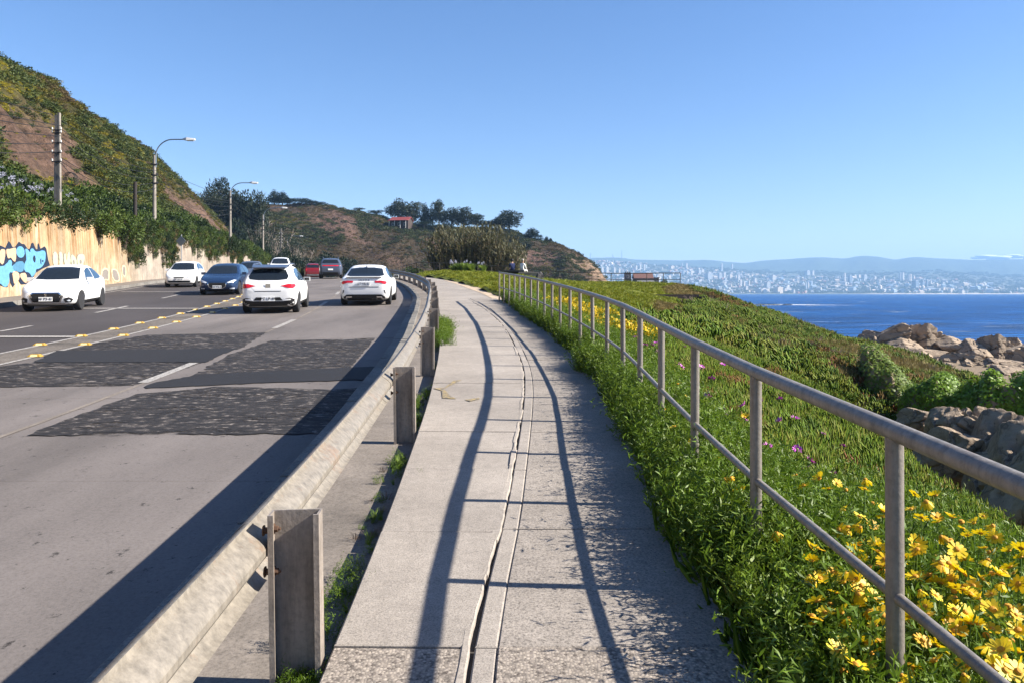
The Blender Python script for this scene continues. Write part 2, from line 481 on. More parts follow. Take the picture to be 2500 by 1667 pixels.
def slab(name, fl, fr, d0, d1, ztop, th, mat, parent, n=3, jit=.0):
    """one cast piece following the curve, with its own top, sides and a worn edge"""
    e = .007
    ds = np.linspace(d0, d1, n)
    dz = random.uniform(-jit, jit); tl = random.uniform(-jit, jit)
    top = []; ring = []; bot = []
    order = [(ds[i], 'l') for i in range(n)] + [(ds[i], 'r') for i in range(n-1, -1, -1)]
    for d, s in order:
        l, r = float(fl(d)), float(fr(d))
        x = l if s == 'l' else r
        xi = l + e if s == 'l' else r - e
        di = min(max(d, d0 + e), d1 - e)
        z = float(gz(d)) + ztop + dz + tl*(1 if s == 'l' else -1)
        top.append((xi, di, z)); ring.append((x, d, z - e*.7)); bot.append((x, d, z - th))
    k = len(order)
    fs = [tuple(range(k-1, -1, -1))]
    for a in range(k):
        b = (a+1) % k
        fs += [(a, b, k+b, k+a), (k+a, k+b, 2*k+b, 2*k+a)]
    me = bpy.data.meshes.new(name); me.from_pydata(top + ring + bot, [], fs); me.materials.append(mat)
    bm = bmesh.new(); bm.from_mesh(me); bmesh.ops.recalc_face_normals(bm, faces=bm.faces); bm.to_mesh(me); bm.free()
    return link(name, me, parent)

# ------------------------------------------------------------------ road
road = strip('road', CURB, lambda d: G(d) - .55, -8, 340, 2, ROADZ - .022, M['asphalt'], nx=8, kind='structure')
tag(road, 'curving uphill coast road with concrete and asphalt lanes', 'road')
edges = [-8] + [2.45 + 3.5*k for k in range(0, 22)]
for a, b in zip(edges[:-1], edges[1:]):
    slab('lane_slab', lambda d: LANE(d) + .012, lambda d: G(d) - .845, a + .007, b - .007, ROADZ, .05, M['lane'], road, 4, .0025)
    slab('lane_slab', lambda d: MEDR(d) + .10, lambda d: LANE(d) - .012, a + .007, b - .007, ROADZ, .05, M['lane'], road, 4, .0025)
strip('median_seal', lambda d: MEDL(d) - .05, lambda d: MEDR(d) + .09, -8, 110, 1.5, ROADZ + .002, M['median'], road, 3)
for off, f in ((.07, MEDR), (-.07, MEDL)):
    strip('edge_line', lambda d: f(d) + off - .05, lambda d: f(d) + off + .05, -8, 110, 1.5, ROADZ + .0085, M['white_line'], road)
strip('sealed_joint', lambda d: LANE(d) - .035, lambda d: LANE(d) + .03, -8, 70, 1.0, ROADZ + .004, M['verge'], road)
for a, b in ((2.5, 5), (10.6, 12.6), (18.7, 21.3), (27.2, 29.8), (35.6, 38.2), (44, 46.6), (52.6, 55)):
    strip('lane_dash', lambda d: LANE(d) - .10, lambda d: LANE(d) + .05, a, b, .6, ROADZ + .0085, M['white_line'], road)
for a, b in ((9.5, 11.5), (18.1, 19.6), (24.2, 27.5), (32.7, 36), (41, 44), (50, 53), (59, 62)):
    strip('lane_dash', lambda d: DASH(d) - .07, lambda d: DASH(d) + .07, a, b, .6, ROADZ - .0135, M['white_line'], road)
for d0 in (16.9, 26.2, 38.6):
    strip('cross_line', lambda d: CURB(d) + 1.0, lambda d: MEDL(d) - .25, d0 - .16, d0 + .16, .3, ROADZ - .0095, M['white_line'], road, 6)
strip('edge_line', lambda d: CURB(d) + .42, lambda d: CURB(d) + .54, 30, 110, 1.5, ROADZ - .0135, M['white_line'], road)

def px_road(p):
    x, y = p[0]*2500/2352, p[1]*2500/2352
    d = 3240.0/(y - 629.0)
    return ((x - CX)/F*d, d)
def road_patch(name, poly, mat, zoff):
    W = [px_road(p) for p in poly]
    # ragged outline
    out = []
    for i in range(len(W)):
        a, b = W[i], W[(i+1) % len(W)]
        n = max(2, int(math.dist(a, b)/.11))
        for k in range(n):
            t = k/n
            out.append((a[0]+(b[0]-a[0])*t + random.gauss(0, .018), a[1]+(b[1]-a[1])*t + random.gauss(0, .016)))
    me = bpy.data.meshes.new(name)
    bm = bmesh.new()
    vs = [bm.verts.new((x, y, float(gz(y)) + ROADZ + zoff)) for x, y in out]
    f = bm.faces.new(vs)
    if f.normal.z < 0: f.normal_flip()
    f.normal_update()
    if f.normal.z < 0: bmesh.ops.reverse_faces(bm, faces=[f])
    bmesh.ops.triangulate(bm, faces=bm.faces[:])
    bm.to_mesh(me); bm.free(); me.materials.append(mat)
    return link(name, me, road)
road_patch('worn_asphalt_patch', [(335, 770), (612, 764), (548, 803), (100, 815), (215, 790)], M['ravel'], .006)
road_patch('black_asphalt_patch', [(130, 806), (545, 801), (470, 833), (78, 833)], M['patch_black'], .010)
road_patch('worn_asphalt_patch', [(60, 834), (465, 833), (305, 886), (0, 889), (-120, 880), (-60, 850)], M['ravel'], .006)
road_patch('worn_asphalt_patch', [(622, 783), (862, 777), (800, 850), (440, 864), (525, 815)], M['ravel'], .006)
road_patch('black_asphalt_patch', [(330, 893), (350, 880), (470, 860), (868, 842), (845, 872), (600, 880)], M['patch_black'], .010)
road_patch('worn_asphalt_patch', [(315, 905), (420, 896), (500, 888), (760, 895), (835, 890), (735, 996), (60, 1001), (150, 965), (190, 950)], M['ravel'], .0065)

# yellow raised markers beside the median
def stud_mesh():
    b = MB(); 
    b.add([(-.10, -.06, 0), (.10, -.06, 0), (.10, .06, 0), (-.10, .06, 0), (-.06, -.035, .038), (.06, -.035, .038), (.06, .035, .038), (-.06, .035, .038)],
          [(3, 2, 1, 0), (4, 5, 6, 7), (0, 1, 5, 4), (1, 2, 6, 5), (2, 3, 7, 6), (3, 0, 4, 7)])
    return b.mesh('road_stud', M['stud'])
def stud_face():
    b = MB(); b.add([(-.055, -.0575, .006), (.055, -.0575, .006), (.045, -.041, .034), (-.045, -.041, .034), (-.055, -.055, .002), (.055, -.055, .002), (.045, -.038, .030), (-.045, -.038, .030)],
                    [(0, 1, 2, 3), (4, 7, 6, 5), (0, 4, 5, 1), (1, 5, 6, 2), (2, 6, 7, 3), (3, 7, 4, 0)]); return b.mesh('reflector', M['stud_glass'])
sm, sf = stud_mesh(), stud_face()
for f, ds, which in ((MEDR, [13.4 + 1.75*k for k in range(-4, 18)], 'near kerb-side edge'), (MEDL, [15.1 + 1.66*k for k in range(-4, 18)], 'far oncoming edge')):
    for d in ds:
        o = link('road_stud', sm); o.location = (float(f(d)) + (.07 if f is MEDR else -.07), d, float(gz(d)) + ROADZ + .008)
        o.rotation_euler = (R(2.7), 0, R(8) + random.uniform(-.05, .05)); o.scale = (1.15, 1.15, 1.1)
        tag(o, 'yellow raised road marker on the %s of the painted median' % which, 'road marker', 'yellow markers along the %s of the median' % which)
        link('reflector', sf, o)

# far-side kerb, pavement strip under the wall
def prof_sweep(name, f, prof, d0, d1, step, mat, parent=None):
    """prof: (x offset from f, z offset from path level) swept along the road"""
    ds = np.linspace(d0, d1, max(2, int((d1-d0)/step)+1)); P = np.zeros((len(prof), len(ds), 3))
    for i, (ox, oz) in enumerate(prof):
        P[i, :, 0] = f(ds) + ox; P[i, :, 1] = ds; P[i, :, 2] = gz(ds) + oz
    me = grid_mesh(name, P, mat, False)
    return link(name, me, parent)
pv = prof_sweep('pavement', WALL, [(.6, -.02), (-.3, -.0)], -8, 200, 2, M['verge'])
tag(pv, 'narrow dusty pavement at the foot of the graffiti wall', 'pavement', kind='structure')
ds_ = np.linspace(-8, 200, 105); P_ = np.zeros((2, len(ds_), 3))
P_[0, :, 0] = CURB(ds_) - .15; P_[1, :, 0] = WALL(ds_) + .55; P_[:, :, 1] = ds_; P_[:, :, 2] = gz(ds_) - .012
link('pavement_slab', grid_mesh('pavement_slab', P_, M['verge']), pv)
a = -8.0
while a < 100:
    slab('kerb_stone', lambda d: CURB(d) - .16, lambda d: CURB(d), a, a + 1.98, -.005, .2, M['kerb'], pv, 2, .006); a += 2.0

# kerb stones, dirt verge under the guard rail
vg = strip('verge', lambda d: G(d) - .52, lambda d: G(d) + .2, -8, 110, 1, -.13, M['verge'], kind='structure', nx=3)
tag(vg, 'cracked concrete verge under the guard rail', 'verge')
a = -8.0
while a < 70:
    L = random.uniform(.92, 1.05)
    slab('kerb_stone', lambda d: G(d) - .84, lambda d: G(d) - .52, a, a + L - .014, -.075, .14, M['kerb'], vg, 2, .010); a += L

# ------------------------------------------------------------------ footpath: base, two rows of slabs, rough middle edging
path = strip('footpath', PATHL, lambda d: PATHR(d) + .3, -8, 112, 1, -.03, M['joint'], kind='structure', nx=3)
tag(path, 'concrete footpath climbing beside the guard rail, cast in two rows of slabs', 'footpath')
prof_sweep('path_side', G, [(.132, -.045), (.128, -.2)], -8, 70, 1, M['path'], path)
lb = [-8, -6.4, -4.6, -2.9, -1.2, .4, 1.9, 3.12, 4.43, 5.76, 7.0, 8.35, 9.7, 11.1, 12.5, 14.1, 15.7, 17.4, 19.2, 21, 23, 25, 27.2, 29.6]
for a, b in zip(lb[:-1], lb[1:]):
    slab('path_slab', PATHL, lambda d: CC(d) - .02, a + .006, b - .006, .0, .08, M['path'] if a > 3 else M['path_agg'], path, 4, .004)
rb = [-8, -6.6, -5.2, -3.8, -2.4, -1.0, .35, 1.73, 3.13, 4.5, 5.75, 7.0, 8.3, 9.6, 10.6, 11.9, 13.2, 14.5, 15.9, 17.3, 18.8, 20.3, 22, 23.8, 25.7, 27.6, 29.6]
for a, b in zip(rb[:-1], rb[1:]):
    slab('path_slab', lambda d: CC(d) + .099, lambda d: PATHR(d) + .3, a + .006, b - .006, -.004, .06, M['path_r'] if a > 3 else M['path_agg'], path, 4, .004)
    slab('path_margin', lambda d: CC(d) + .004 + .003*math.sin(d*9), lambda d: CC(d) + .096, a + .006, b - .006, -.006, .06, M['path'], path, 3, .002)
# rough-edged cement bead along the step
a = -8.0
while a < 29:
    L = random.uniform(.25, .7)
    w1 = random.uniform(-.008, .018)
    w0 = random.uniform(-.012, .02)
    if a < 11 or random.random() < .55: slab('edging', lambda d, w0=w0: CC(d) - .048 + w0*.5 + .003*math.sin(d*11), lambda d, w1=w1: CC(d) - .012 + w1*.7 + .003*math.sin(d*23) + .004*math.sin(d*7.3), a, a + L + .01, random.uniform(.0005, .003), .07, M['edging'], path, 7, .0015)
    a += L
for a, b in zip([29.6, 33.5, 38, 43, 48.5, 54, 60, 67, 75, 84, 95], [33.5, 38, 43, 48.5, 54, 60, 67, 75, 84, 95, 110]):
    slab('path_slab', PATHL, PATHR, a + .008, b - .008, -.012, .08, M['path'], path, 5, .003)
# traces of yellow paint
def path_poly(name, pts, mat):
    b = MB(); W = []
    for x, y in pts:
        d = 2960.0/(y - 629.0); W.append(((x - CX)/F*d, d))
    b.add([(x, y, float(gz(y)) + .006) for x, y in W], [tuple(range(len(W)))])
    return b.build(name, mat, path)
sc = .268
zp = lambda L: [(850 + x*sc, 680 + y*sc) for x, y in L]
path_poly('paint_mark', zp([(770, 1000), (880, 995), (960, 930), (1040, 922), (900, 990), (850, 1020)]), M['yellow_line'])
path_poly('paint_mark', zp([(850, 1020), (880, 1015), (930, 1070), (990, 1095), (860, 1090)]), M['yellow_line'])
path_poly('paint_mark', zp([(1065, 1105), (1190, 1085), (1200, 1095), (1110, 1120)]), M['yellow_line'])

# ------------------------------------------------------------------ guard rail: posts 4 m apart, lapped corrugated beams on the road side
gr = thing('guard_rail', 'weathered galvanised roadside guard rail curving uphill on channel posts', 'guard rail', (0, 0, 0))
gp = [-4.95, -.95, 3.05, 7.08, 11.1, 15.2, 19.2, 23.2, 27.3, 31.3, 35.3, 39.2, 43.1, 47, 50.8, 54.6, 58.3, 62, 65.7, 69.3, 73, 76.6, 80.2, 84, 88, 92]
def channel_mesh(h=.80, w=.20, dp=.085, t=.009):
    b = MB()
    lip = .022
    o = [(-w/2, -dp/2), (-w/2, dp/2), (w/2, dp/2), (w/2, -dp/2), (w/2 - lip, -dp/2), (w/2 - lip, -dp/2 + t), (w/2 - t, -dp/2 + t), (w/2 - t, dp/2 - t), (-w/2 + t, dp/2 - t), (-w/2 + t, -dp/2 + t), (-w/2 + lip, -dp/2 + t), (-w/2 + lip, -dp/2)]
    b.prism(o, -h + .68, .68)
    return b.mesh('post', M['gpost'])
cm = channel_mesh()
def bolt_mesh():
    b = MB(); b.lathe([(.022, 0), (.022, .006), (.013, .006), (.013, .02), (.006, .02), (.006, .03)], 6, 'x'); return b.mesh('bolt', M['bolt'])
btm = bolt_mesh()
spm = MB().box((-.108, .01, .535), (.03, .05, .05)).mesh('spacer', M['gpost'])
def gdir(d, f=G): return math.atan2(-(float(f(d+.5)) - float(f(d-.5))), 1.0)   # yaw of the line at d
for i, d in enumerate(gp):
    p = link('post', cm, gr); p.location = (float(G(d)), d, float(gz(d)) - .1); p.rotation_euler = (random.uniform(-.012, .012), random.uniform(-.02, .02), gdir(d) + random.uniform(-.05, .05))
    s = link('spacer', spm, p)
    if i < 9:
        for z in (.62, .45):
            bo = link('bolt', btm, p); bo.location = (-.085, -.015, z)
            bo = link('bolt', btm, s); bo.location = (-.128, 0.0 + (.0 if z > .5 else .01), z - .01)
W = [(.030, .690), (.046, .684), (.076, .656), (.084, .638), (.078, .618), (.030, .584), (.008, .563), (.0, .547), (.0, .523), (.008, .507), (.030, .486), (.078, .452), (.084, .432), (.076, .414), (.046, .386), (.030, .380)]
def beam(d0, d1, lap):
    n = 7; ds = np.linspace(d0, d1, n); t = .004
    ins = [(-.205 + .005*lap - x, z) for x, z in W]          # face toward the road bulges away from the post
    b = MB(); V = []; k = len(W)
    for d in ds:
        yaw = gdir(d); cx, sx = math.cos(yaw), math.sin(yaw)
        for off in (0, t):
            for x, z in ins:
                xx = x + .085 + off
                V.append((float(G(d)) + xx*cx, d + xx*sx, float(gz(d)) - .1 + z))
    Fc = []
    for i in range(n-1):
        for off in (0, 1):
            for j in range(k-1):
                a = (2*i+off)*k + j; c = (2*(i+1)+off)*k + j
                Fc.append((a, a+1, c+1, c) if off else (a, c, c+1, a+1))
        for j in (0, k-1):
            a, a2, c, c2 = 2*i*k + j, (2*i+1)*k + j, 2*(i+1)*k + j, (2*(i+1)+1)*k + j
            Fc.append((a, a2, c2, c))
    for i in (0, n-1):
        for j in range(k-1):
            Fc.append((2*i*k + j, (2*i+1)*k + j, (2*i+1)*k + j+1, 2*i*k + j+1))
    b.add(V, Fc)
    o = b.build('beam', M['rail'], gr, True); o.data.set_sharp_from_angle(angle=R(24))
    return o
for i in range(len(gp) - 1):
    beam(gp[i] - .16, gp[i+1] + .16, i % 2)

# ------------------------------------------------------------------ handrail of welded pipe along the path
def rail_run(name, label, P, H, rt, rp, rm, hm, mat, parent_loc, cap_end=True, group=None):
    """P: list of (x, y, zbase) post feet"""
    t = thing(name, label, 'railing', parent_loc, 0, group)
    L = Vector(parent_loc)
    pm = MB().tube([(0, 0, -.35), (0, 0, H - rt*.6)], rp, 14).mesh('post', mat, True)
    for p in P:
        o = link('post', pm, t); o.location = Vector(p) - L; o.rotation_euler = (random.uniform(-.008, .008), random.uniform(-.008, .008), random.uniform(0, 6))
    for i in range(len(P) - 1):
        a, b = Vector(P[i]) - L, Vector(P[i+1]) - L
        e = (b - a).normalized()*.004
        MB().tube([a + Vector((0, 0, H)) - e, b + Vector((0, 0, H)) + e], rt, 14).build('top_rail', mat, t, True)
        e = (b - a).normalized()*(rp*.8)
        MB().tube([a + Vector((0, 0, hm)) + e, b + Vector((0, 0, hm)) - e], rm, 10).build('middle_rail', mat, t, True)
    return t
FXd = [-1.35, -.1, 1.15, 2.4, 3.65, 4.9, 6.15, 7.4, 8.65, 9.9, 11.15, 12.4, 13.65, 14.9, 16.15, 17.4, 18.65, 19.9, 21.15, 22.4, 23.65, 24.9, 26.15, 27.4]
FXx = [1.30, 1.28, 1.25, 1.215, 1.175, 1.18, 1.21, 1.248, 1.27, 1.24, 1.19, 1.12, 1.045, .95, .85, .745, .63, .50, .36, .22, .075, -.095, -.275, -.46]
hr = rail_run('handrail', 'dull galvanised pipe handrail between the footpath and the flower bank', [(x, d, float(gz(d))) for x, d in zip(FXx, FXd)], 1.05, .031, .0275, .0185, .53, M['pipe'], (1.2, 0, 0))
FENCE = pchip(FXd, FXx)
# ------------------------------------------------------------------ terrain between the path and the sea
CP = []          # control points (x, d, z relative to the eye)
for d in range(-8, 30, 3): CP += [(float(PATHR(d)) + .05, d, float(gz(d)) - CAMH - .03), (float(PATHR(d)) + .5, d, float(gz(d)) - CAMH + .02), (float(PATHR(d)) - .4, d, float(gz(d)) - CAMH - .12)]
for d in (31, 34, 38, 43, 48, 53, 58, 64, 70, 78, 88, 100): CP += [(float(PATHR(d)) + .1, d, float(gz(d)) - CAMH - .02), (float(PATHR(d)) + .75, d, float(gz(d)) - CAMH + .24), (float(PATHR(d)) - .4, d, float(gz(d)) - CAMH - .10)]
CP += [(3.4, -8, -2.3), (5, -8, -4.2), (9, -8, -5.6), (3.2, -2, -2.15), (4.6, -2, -3.6), (9, -2, -5.5),
       (2.2, 2, -1.62), (3.3, 2, -1.95), (4.3, 2, -2.9), (5.4, 2, -5.0), (10, 2, -5.5),
       (2.4, 4.5, -1.52), (3.5, 4.5, -1.85), (4.4, 4.5, -2.5), (5.6, 4.5, -5.0),
       (3.2, 7, -1.75), (4.3, 7, -2.2), (5.2, 7, -3.4), (6.4, 7, -5.4), (10, 7, -5.4), (16, 7, -5.7),
       (3, 10, -1.5), (5.0, 10, -2.2), (5.8, 10, -3.3), (7.0, 10, -5.5), (10, 10, -5.8), (18, 12, -5.7),
       (3.5, 15, -1.25), (6.0, 15, -2.1), (6.9, 15, -3.1), (8.0, 15, -5.2), (10.5, 15, -5.6), (13, 15, -4.4), (16, 15, -5.2),
       (4, 20, -1.0), (7.4, 20, -1.95), (8.8, 20, -2.6), (10.2, 20, -4.8), (15, 20, -5.0), (22, 20, -5.6),
       (4.7, 25, -.85), (9, 25, -1.85), (12, 25, -2.9), (14.5, 25, -3.8), (20, 25, -5.1),
       (3, 30, -.35), (6, 30, -.75), (10.5, 30, -1.75), (14, 30, -2.9), (18, 30, -4.1), (24, 30, -5.2),
       (12, 34, -1.8), (16, 34, -3.0), (20.5, 34, -4.2), (25, 34, -5.3),
       (5, 42, -.15), (9, 42, -.45), (14, 42, -1.5), (18, 42, -2.6), (22.0, 42, -3.5), (26, 42, -5.2), (34, 40, -5.4),
       (8, 49, .1), (13, 50, -.75), (17, 50, -1.75), (20, 50, -2.5), (25, 50, -4.8), (32, 52, -5.3), (40, 52, -5.5),
       (14, 54.5, -.2), (17.6, 55, -1.15), (21.5, 57, -2.6), (27, 58, -5.0),
       (13, 59, .5), (15.3, 58, -.1), (9.5, 61, .58), (5.1, 63, .75), (.7, 66, 1.15), (-3, 67, 1.5), (-5.6, 69, 1.62),
       (0, 50, .95), (4, 52, .62), (8, 56, .5), (12, 55.5, .35), (0, 40, .35), (0, 58, 1.1), (5, 58, .75),
       (13, 63, -1.4), (10, 66, -1.8), (6, 69, -1.2), (1, 73, .4), (-5, 80, 1.2), (18, 62, -3.4), (24, 63, -5.2), (12, 72, -5.4), (20, 72, -6.3), (3, 82, -3.4), (-6, 95, -1.5), (8, 90, -7), (0, 104, -6.5),
       (33, 64, -5.3), (42, 64, -5.6), (36, 74, -7.6), (48, 72, -8), (24, 80, -8), (50, 50, -6.8), (60, 50, -8), (45, 30, -6.9), (60, 30, -8.5), (30, 20, -6.0), (40, 10, -7.5), (60, 10, -9), (28, 2, -6.6), (20, -6, -6.4), (40, -8, -8.5), (60, -8, -10), (60, 80, -9), (60, 104, -9), (30, 104, -9)]
CP = np.array(CP, float)
def _rbf(r): return np.sqrt(r*r + 1.2)
_A = _rbf(np.hypot(CP[:, None, 0] - CP[None, :, 0], CP[:, None, 1] - CP[None, :, 1]))
_w = np.linalg.solve(_A + np.eye(len(CP))*1e-3, CP[:, 2] + 3.0)
def tz(x, y):
    """ground level (world z) of the seaward slope"""
    x = np.atleast_1d(np.asarray(x, float)).ravel(); y = np.atleast_1d(np.asarray(y, float)).ravel()
    z = np.zeros(len(x))
    for i in range(0, len(x), 20000):
        sl = slice(i, i+20000)
        z[sl] = _rbf(np.hypot(x[sl, None] - CP[None, :, 0], y[sl, None] - CP[None, :, 1])) @ _w
    u = np.clip((x - PATHR(y) - .6)/3, 0, 1)
    z = z - 3.0 + CAMH + (fbm(x*.55, y*.55, 4, 5) - .5)*.35*u + (fbm(x*2.3, y*2.3, 3, 9) - .5)*.1*u
    z = z - .42*sstep(7.1, 7.3, x)*sstep(11.9, 11.7, x)*sstep(45.0, 46.4, y)*sstep(48.15, 48.0, y)
    return z
def tz1(x, y): return float(tz(x, y)[0])
us = np.concatenate([np.arange(0, 6, .2), np.arange(6, 16, .4), np.arange(16, 34, .8), np.arange(34, 66, 2.0)])
vs = np.concatenate([np.arange(-8, 14, .25), np.arange(14, 34, .5), np.arange(34, 44.5, .8), np.arange(44.5, 49.2, .16), np.arange(49.5, 75, .8), np.arange(75, 106, 2)])
U, V = np.meshgrid(us, vs, indexing='ij')
TX = PATHR(V.ravel()).reshape(V.shape) + .05 + U
TZ = tz(TX, V).reshape(V.shape)
PT = np.stack([TX, V, TZ], -1)
# ground colours: turf, dry grass, humus under the succulents, sand and rock by the sea
xf, yf, zf = TX.ravel(), V.ravel(), TZ.ravel()
def lawn_w(x, y):
    """1 on the mown grass, 0 on the succulent slope"""
    e = pchip([-8, 17, 20, 25, 30, 42, 50, 56, 60, 66, 70], [0, 0, 3.0, 5.4, 7.2, 10.2, 12.8, 13.8, 13.6, 4, -3])(y)
    return sstep(1.2, -1.0, x - e + (fbm(x*.8, y*.8, 3, 3) - .5)*1.6) * sstep(15.5, 18.5, y) * sstep(72, 66, y + x*.55)
lw = lawn_w(xf, yf)
dry = np.clip(sstep(.42, .62, fbm(xf*.45, yf*.45, 4, 21)) * sstep(-1.5, .6, xf - pchip([17, 25, 42, 56], [2.6, 4.6, 8.2, 11.5])(yf)), 0, 1)
low = sstep(-3.1, -3.5, zf + (fbm(xf*.6, yf*.6, 3, 8) - .5)*.9)
soil = np.array([.055, .045, .028]); turf = np.array([.10, .115, .014]); straw = np.array([.17, .125, .045]); sand = np.array([.19, .145, .098])
Cc = soil*(1-lw)[:, None] + (turf*(1-dry*.75)[:, None] + straw*(dry*.75)[:, None])*lw[:, None]
gul_shade = sstep(-1.0, -1.5, zf)*sstep(20.5, 18, yf)*sstep(11.5, 9.5, xf)
Cc = Cc*(1-low)[:, None] + sand*low[:, None]
Cc = Cc*(1-gul_shade)[:, None] + np.array([.05, .04, .03])*gul_shade[:, None]  # gully earth painted darker to deepen the shade in it
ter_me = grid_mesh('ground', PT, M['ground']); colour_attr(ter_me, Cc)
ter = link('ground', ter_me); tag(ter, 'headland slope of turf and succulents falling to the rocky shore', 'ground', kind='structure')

def px_ray(px, py): return (px - CX)/F, -(py - HZ)/F
def px_ground(px, py, h=0., d0=1.5, d1=90):
    """where the sight line of a photo pixel meets the slope (raised by h)"""
    sx, sz = px_ray(px, py)
    ds = np.concatenate([np.arange(d0, 12, .05), np.arange(12, d1, .2)])
    z = CAMH + sz*ds; g = tz(sx*ds, ds) + h
    k = np.where(z < g)[0]
    if not len(k): return None
    d = ds[k[0]]
    return (sx*d, d, float(g[k[0]] - h))

# ------------------------------------------------------------------ sea
def seamat():
    m = NT('sea_water', .26, .5)
    w = m.world()
    big = m.ramp(m.noise(m.world((.010, .022, 1)), 1.0, 6, .65), [(.3, (.0005, .028, .115)), (.55, (.0012, .056, .205)), (.8, (.004, .10, .30))])
    cap = m.noise(m.world((.055, .16, 1)), 1.0, 7, .72)
    patch = m.noise(m.world((.006, .02, 1)), 1.0, 3, .6)
    f1 = m.ramp(cap, [(.60, 0.), (.65, 1.)]); f2 = m.ramp(patch, [(.46, 0.), (.62, 1.)])
    f = m.mix(1, f1, f2, 'MULTIPLY')
    chop_shade = m.ramp(m.noise(m.world((.07, .30, 1)), 1.0, 6, .7), [(.36, .35), (.5, 1.0), (.64, 1.9)])  # lit and shaded wave faces put into the water colour
    big = m.mix(1, big, chop_shade, 'MULTIPLY')
    m.base(m.mix(f, big, (.50, .55, .58)))
    h1 = m.noise(m.world((.16, .5, 1)), 1.0, 8, .72)
    m.bump(h1, 1.0, 1.1)
    m.b.inputs['Specular IOR Level'].default_value = .06
    m.b.inputs['Roughness'].default_value = .35
    return m.mat
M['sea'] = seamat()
SEA = CAMH - 6.5
ys = np.concatenate([np.arange(-60, 200, 20), np.geomspace(200, 9000, 60)]); xs = np.concatenate([-np.geomspace(9000, 60, 30), np.linspace(-40, 200, 12), np.geomspace(240, 9000, 34)])
X, Y = np.meshgrid(xs, ys, indexing='ij')
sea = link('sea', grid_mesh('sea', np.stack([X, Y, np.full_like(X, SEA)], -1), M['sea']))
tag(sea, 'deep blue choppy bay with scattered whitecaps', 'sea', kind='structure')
# ------------------------------------------------------------------ foliage building blocks
def leaf_cloud(n, pos, size, width=.55, up=.35, seed=1, curl=.25, outward=True):
    """n small bent leaves; pos(n, rng) -> positions; returns V, F (quads, two per leaf)"""
    r = np.random.default_rng(seed)
    P, O = pos(n, r)
    d = r.normal(size=(n, 3)); d /= np.linalg.norm(d, axis=1)[:, None]
    d = d*.75 + O*(1. if outward else 0) + np.array([0, 0, up]); d /= np.linalg.norm(d, axis=1)[:, None]
    s = np.cross(d, r.normal(size=(n, 3))); s /= np.linalg.norm(s, axis=1)[:, None] + 1e-9
    nn = np.cross(d, s)
    L = size*r.uniform(.6, 1.3, (n, 1)); Wd = L*width*.5
    a = P - s*Wd*.35; b = P + s*Wd*.35
    m1 = P + d*L*.5 - s*Wd + nn*L*curl*.5; m2 = P + d*L*.5 + s*Wd + nn*L*curl*.5
    t1 = P + d*L - s*Wd*.25; t2 = P + d*L + s*Wd*.25
    V = np.stack([a, b, m1, m2, t1, t2], 1).reshape(-1, 3)
    i = np.arange(n)[:, None]*6
    Fq = np.concatenate([i + np.array([[0, 1, 3, 2]]), i + np.array([[2, 3, 5, 4]])], 0)
    return V, Fq
def pos_ball(rx=1, ry=1, rz=1, shell=.55, zc=0., hemi=False):
    def f(n, r):
        d = r.normal(size=(n, 3)); d /= np.linalg.norm(d, axis=1)[:, None]
        if hemi: d[:, 2] = np.abs(d[:, 2])
        rad = r.uniform(shell, 1.0, (n, 1))**.6
        return d*rad*np.array([rx, ry, rz]) + np.array([0, 0, zc]), d
    return f
def pos_lobes(lobes, shell=.5):
    """lobes: (x, y, z, r, squash)"""
    Lb = np.array([l[:4] for l in lobes]); sq = np.array([l[4] for l in lobes])
    def f(n, r):
        k = r.choice(len(Lb), n, p=Lb[:, 3]**2/np.sum(Lb[:, 3]**2))
        d = r.normal(size=(n, 3)); d /= np.linalg.norm(d, axis=1)[:, None]
        rad = r.uniform(shell, 1.05, (n, 1))**.7
        P = d*rad*Lb[k, 3][:, None]; P[:, 2] *= sq[k]
        return P + Lb[k, :3], d
    return f
def merge(parts):
    V = []; Fq = []; b = 0
    for v, f in parts: V.append(v); Fq.append(f + b); b += len(v)
    return np.concatenate(V), np.concatenate(Fq)

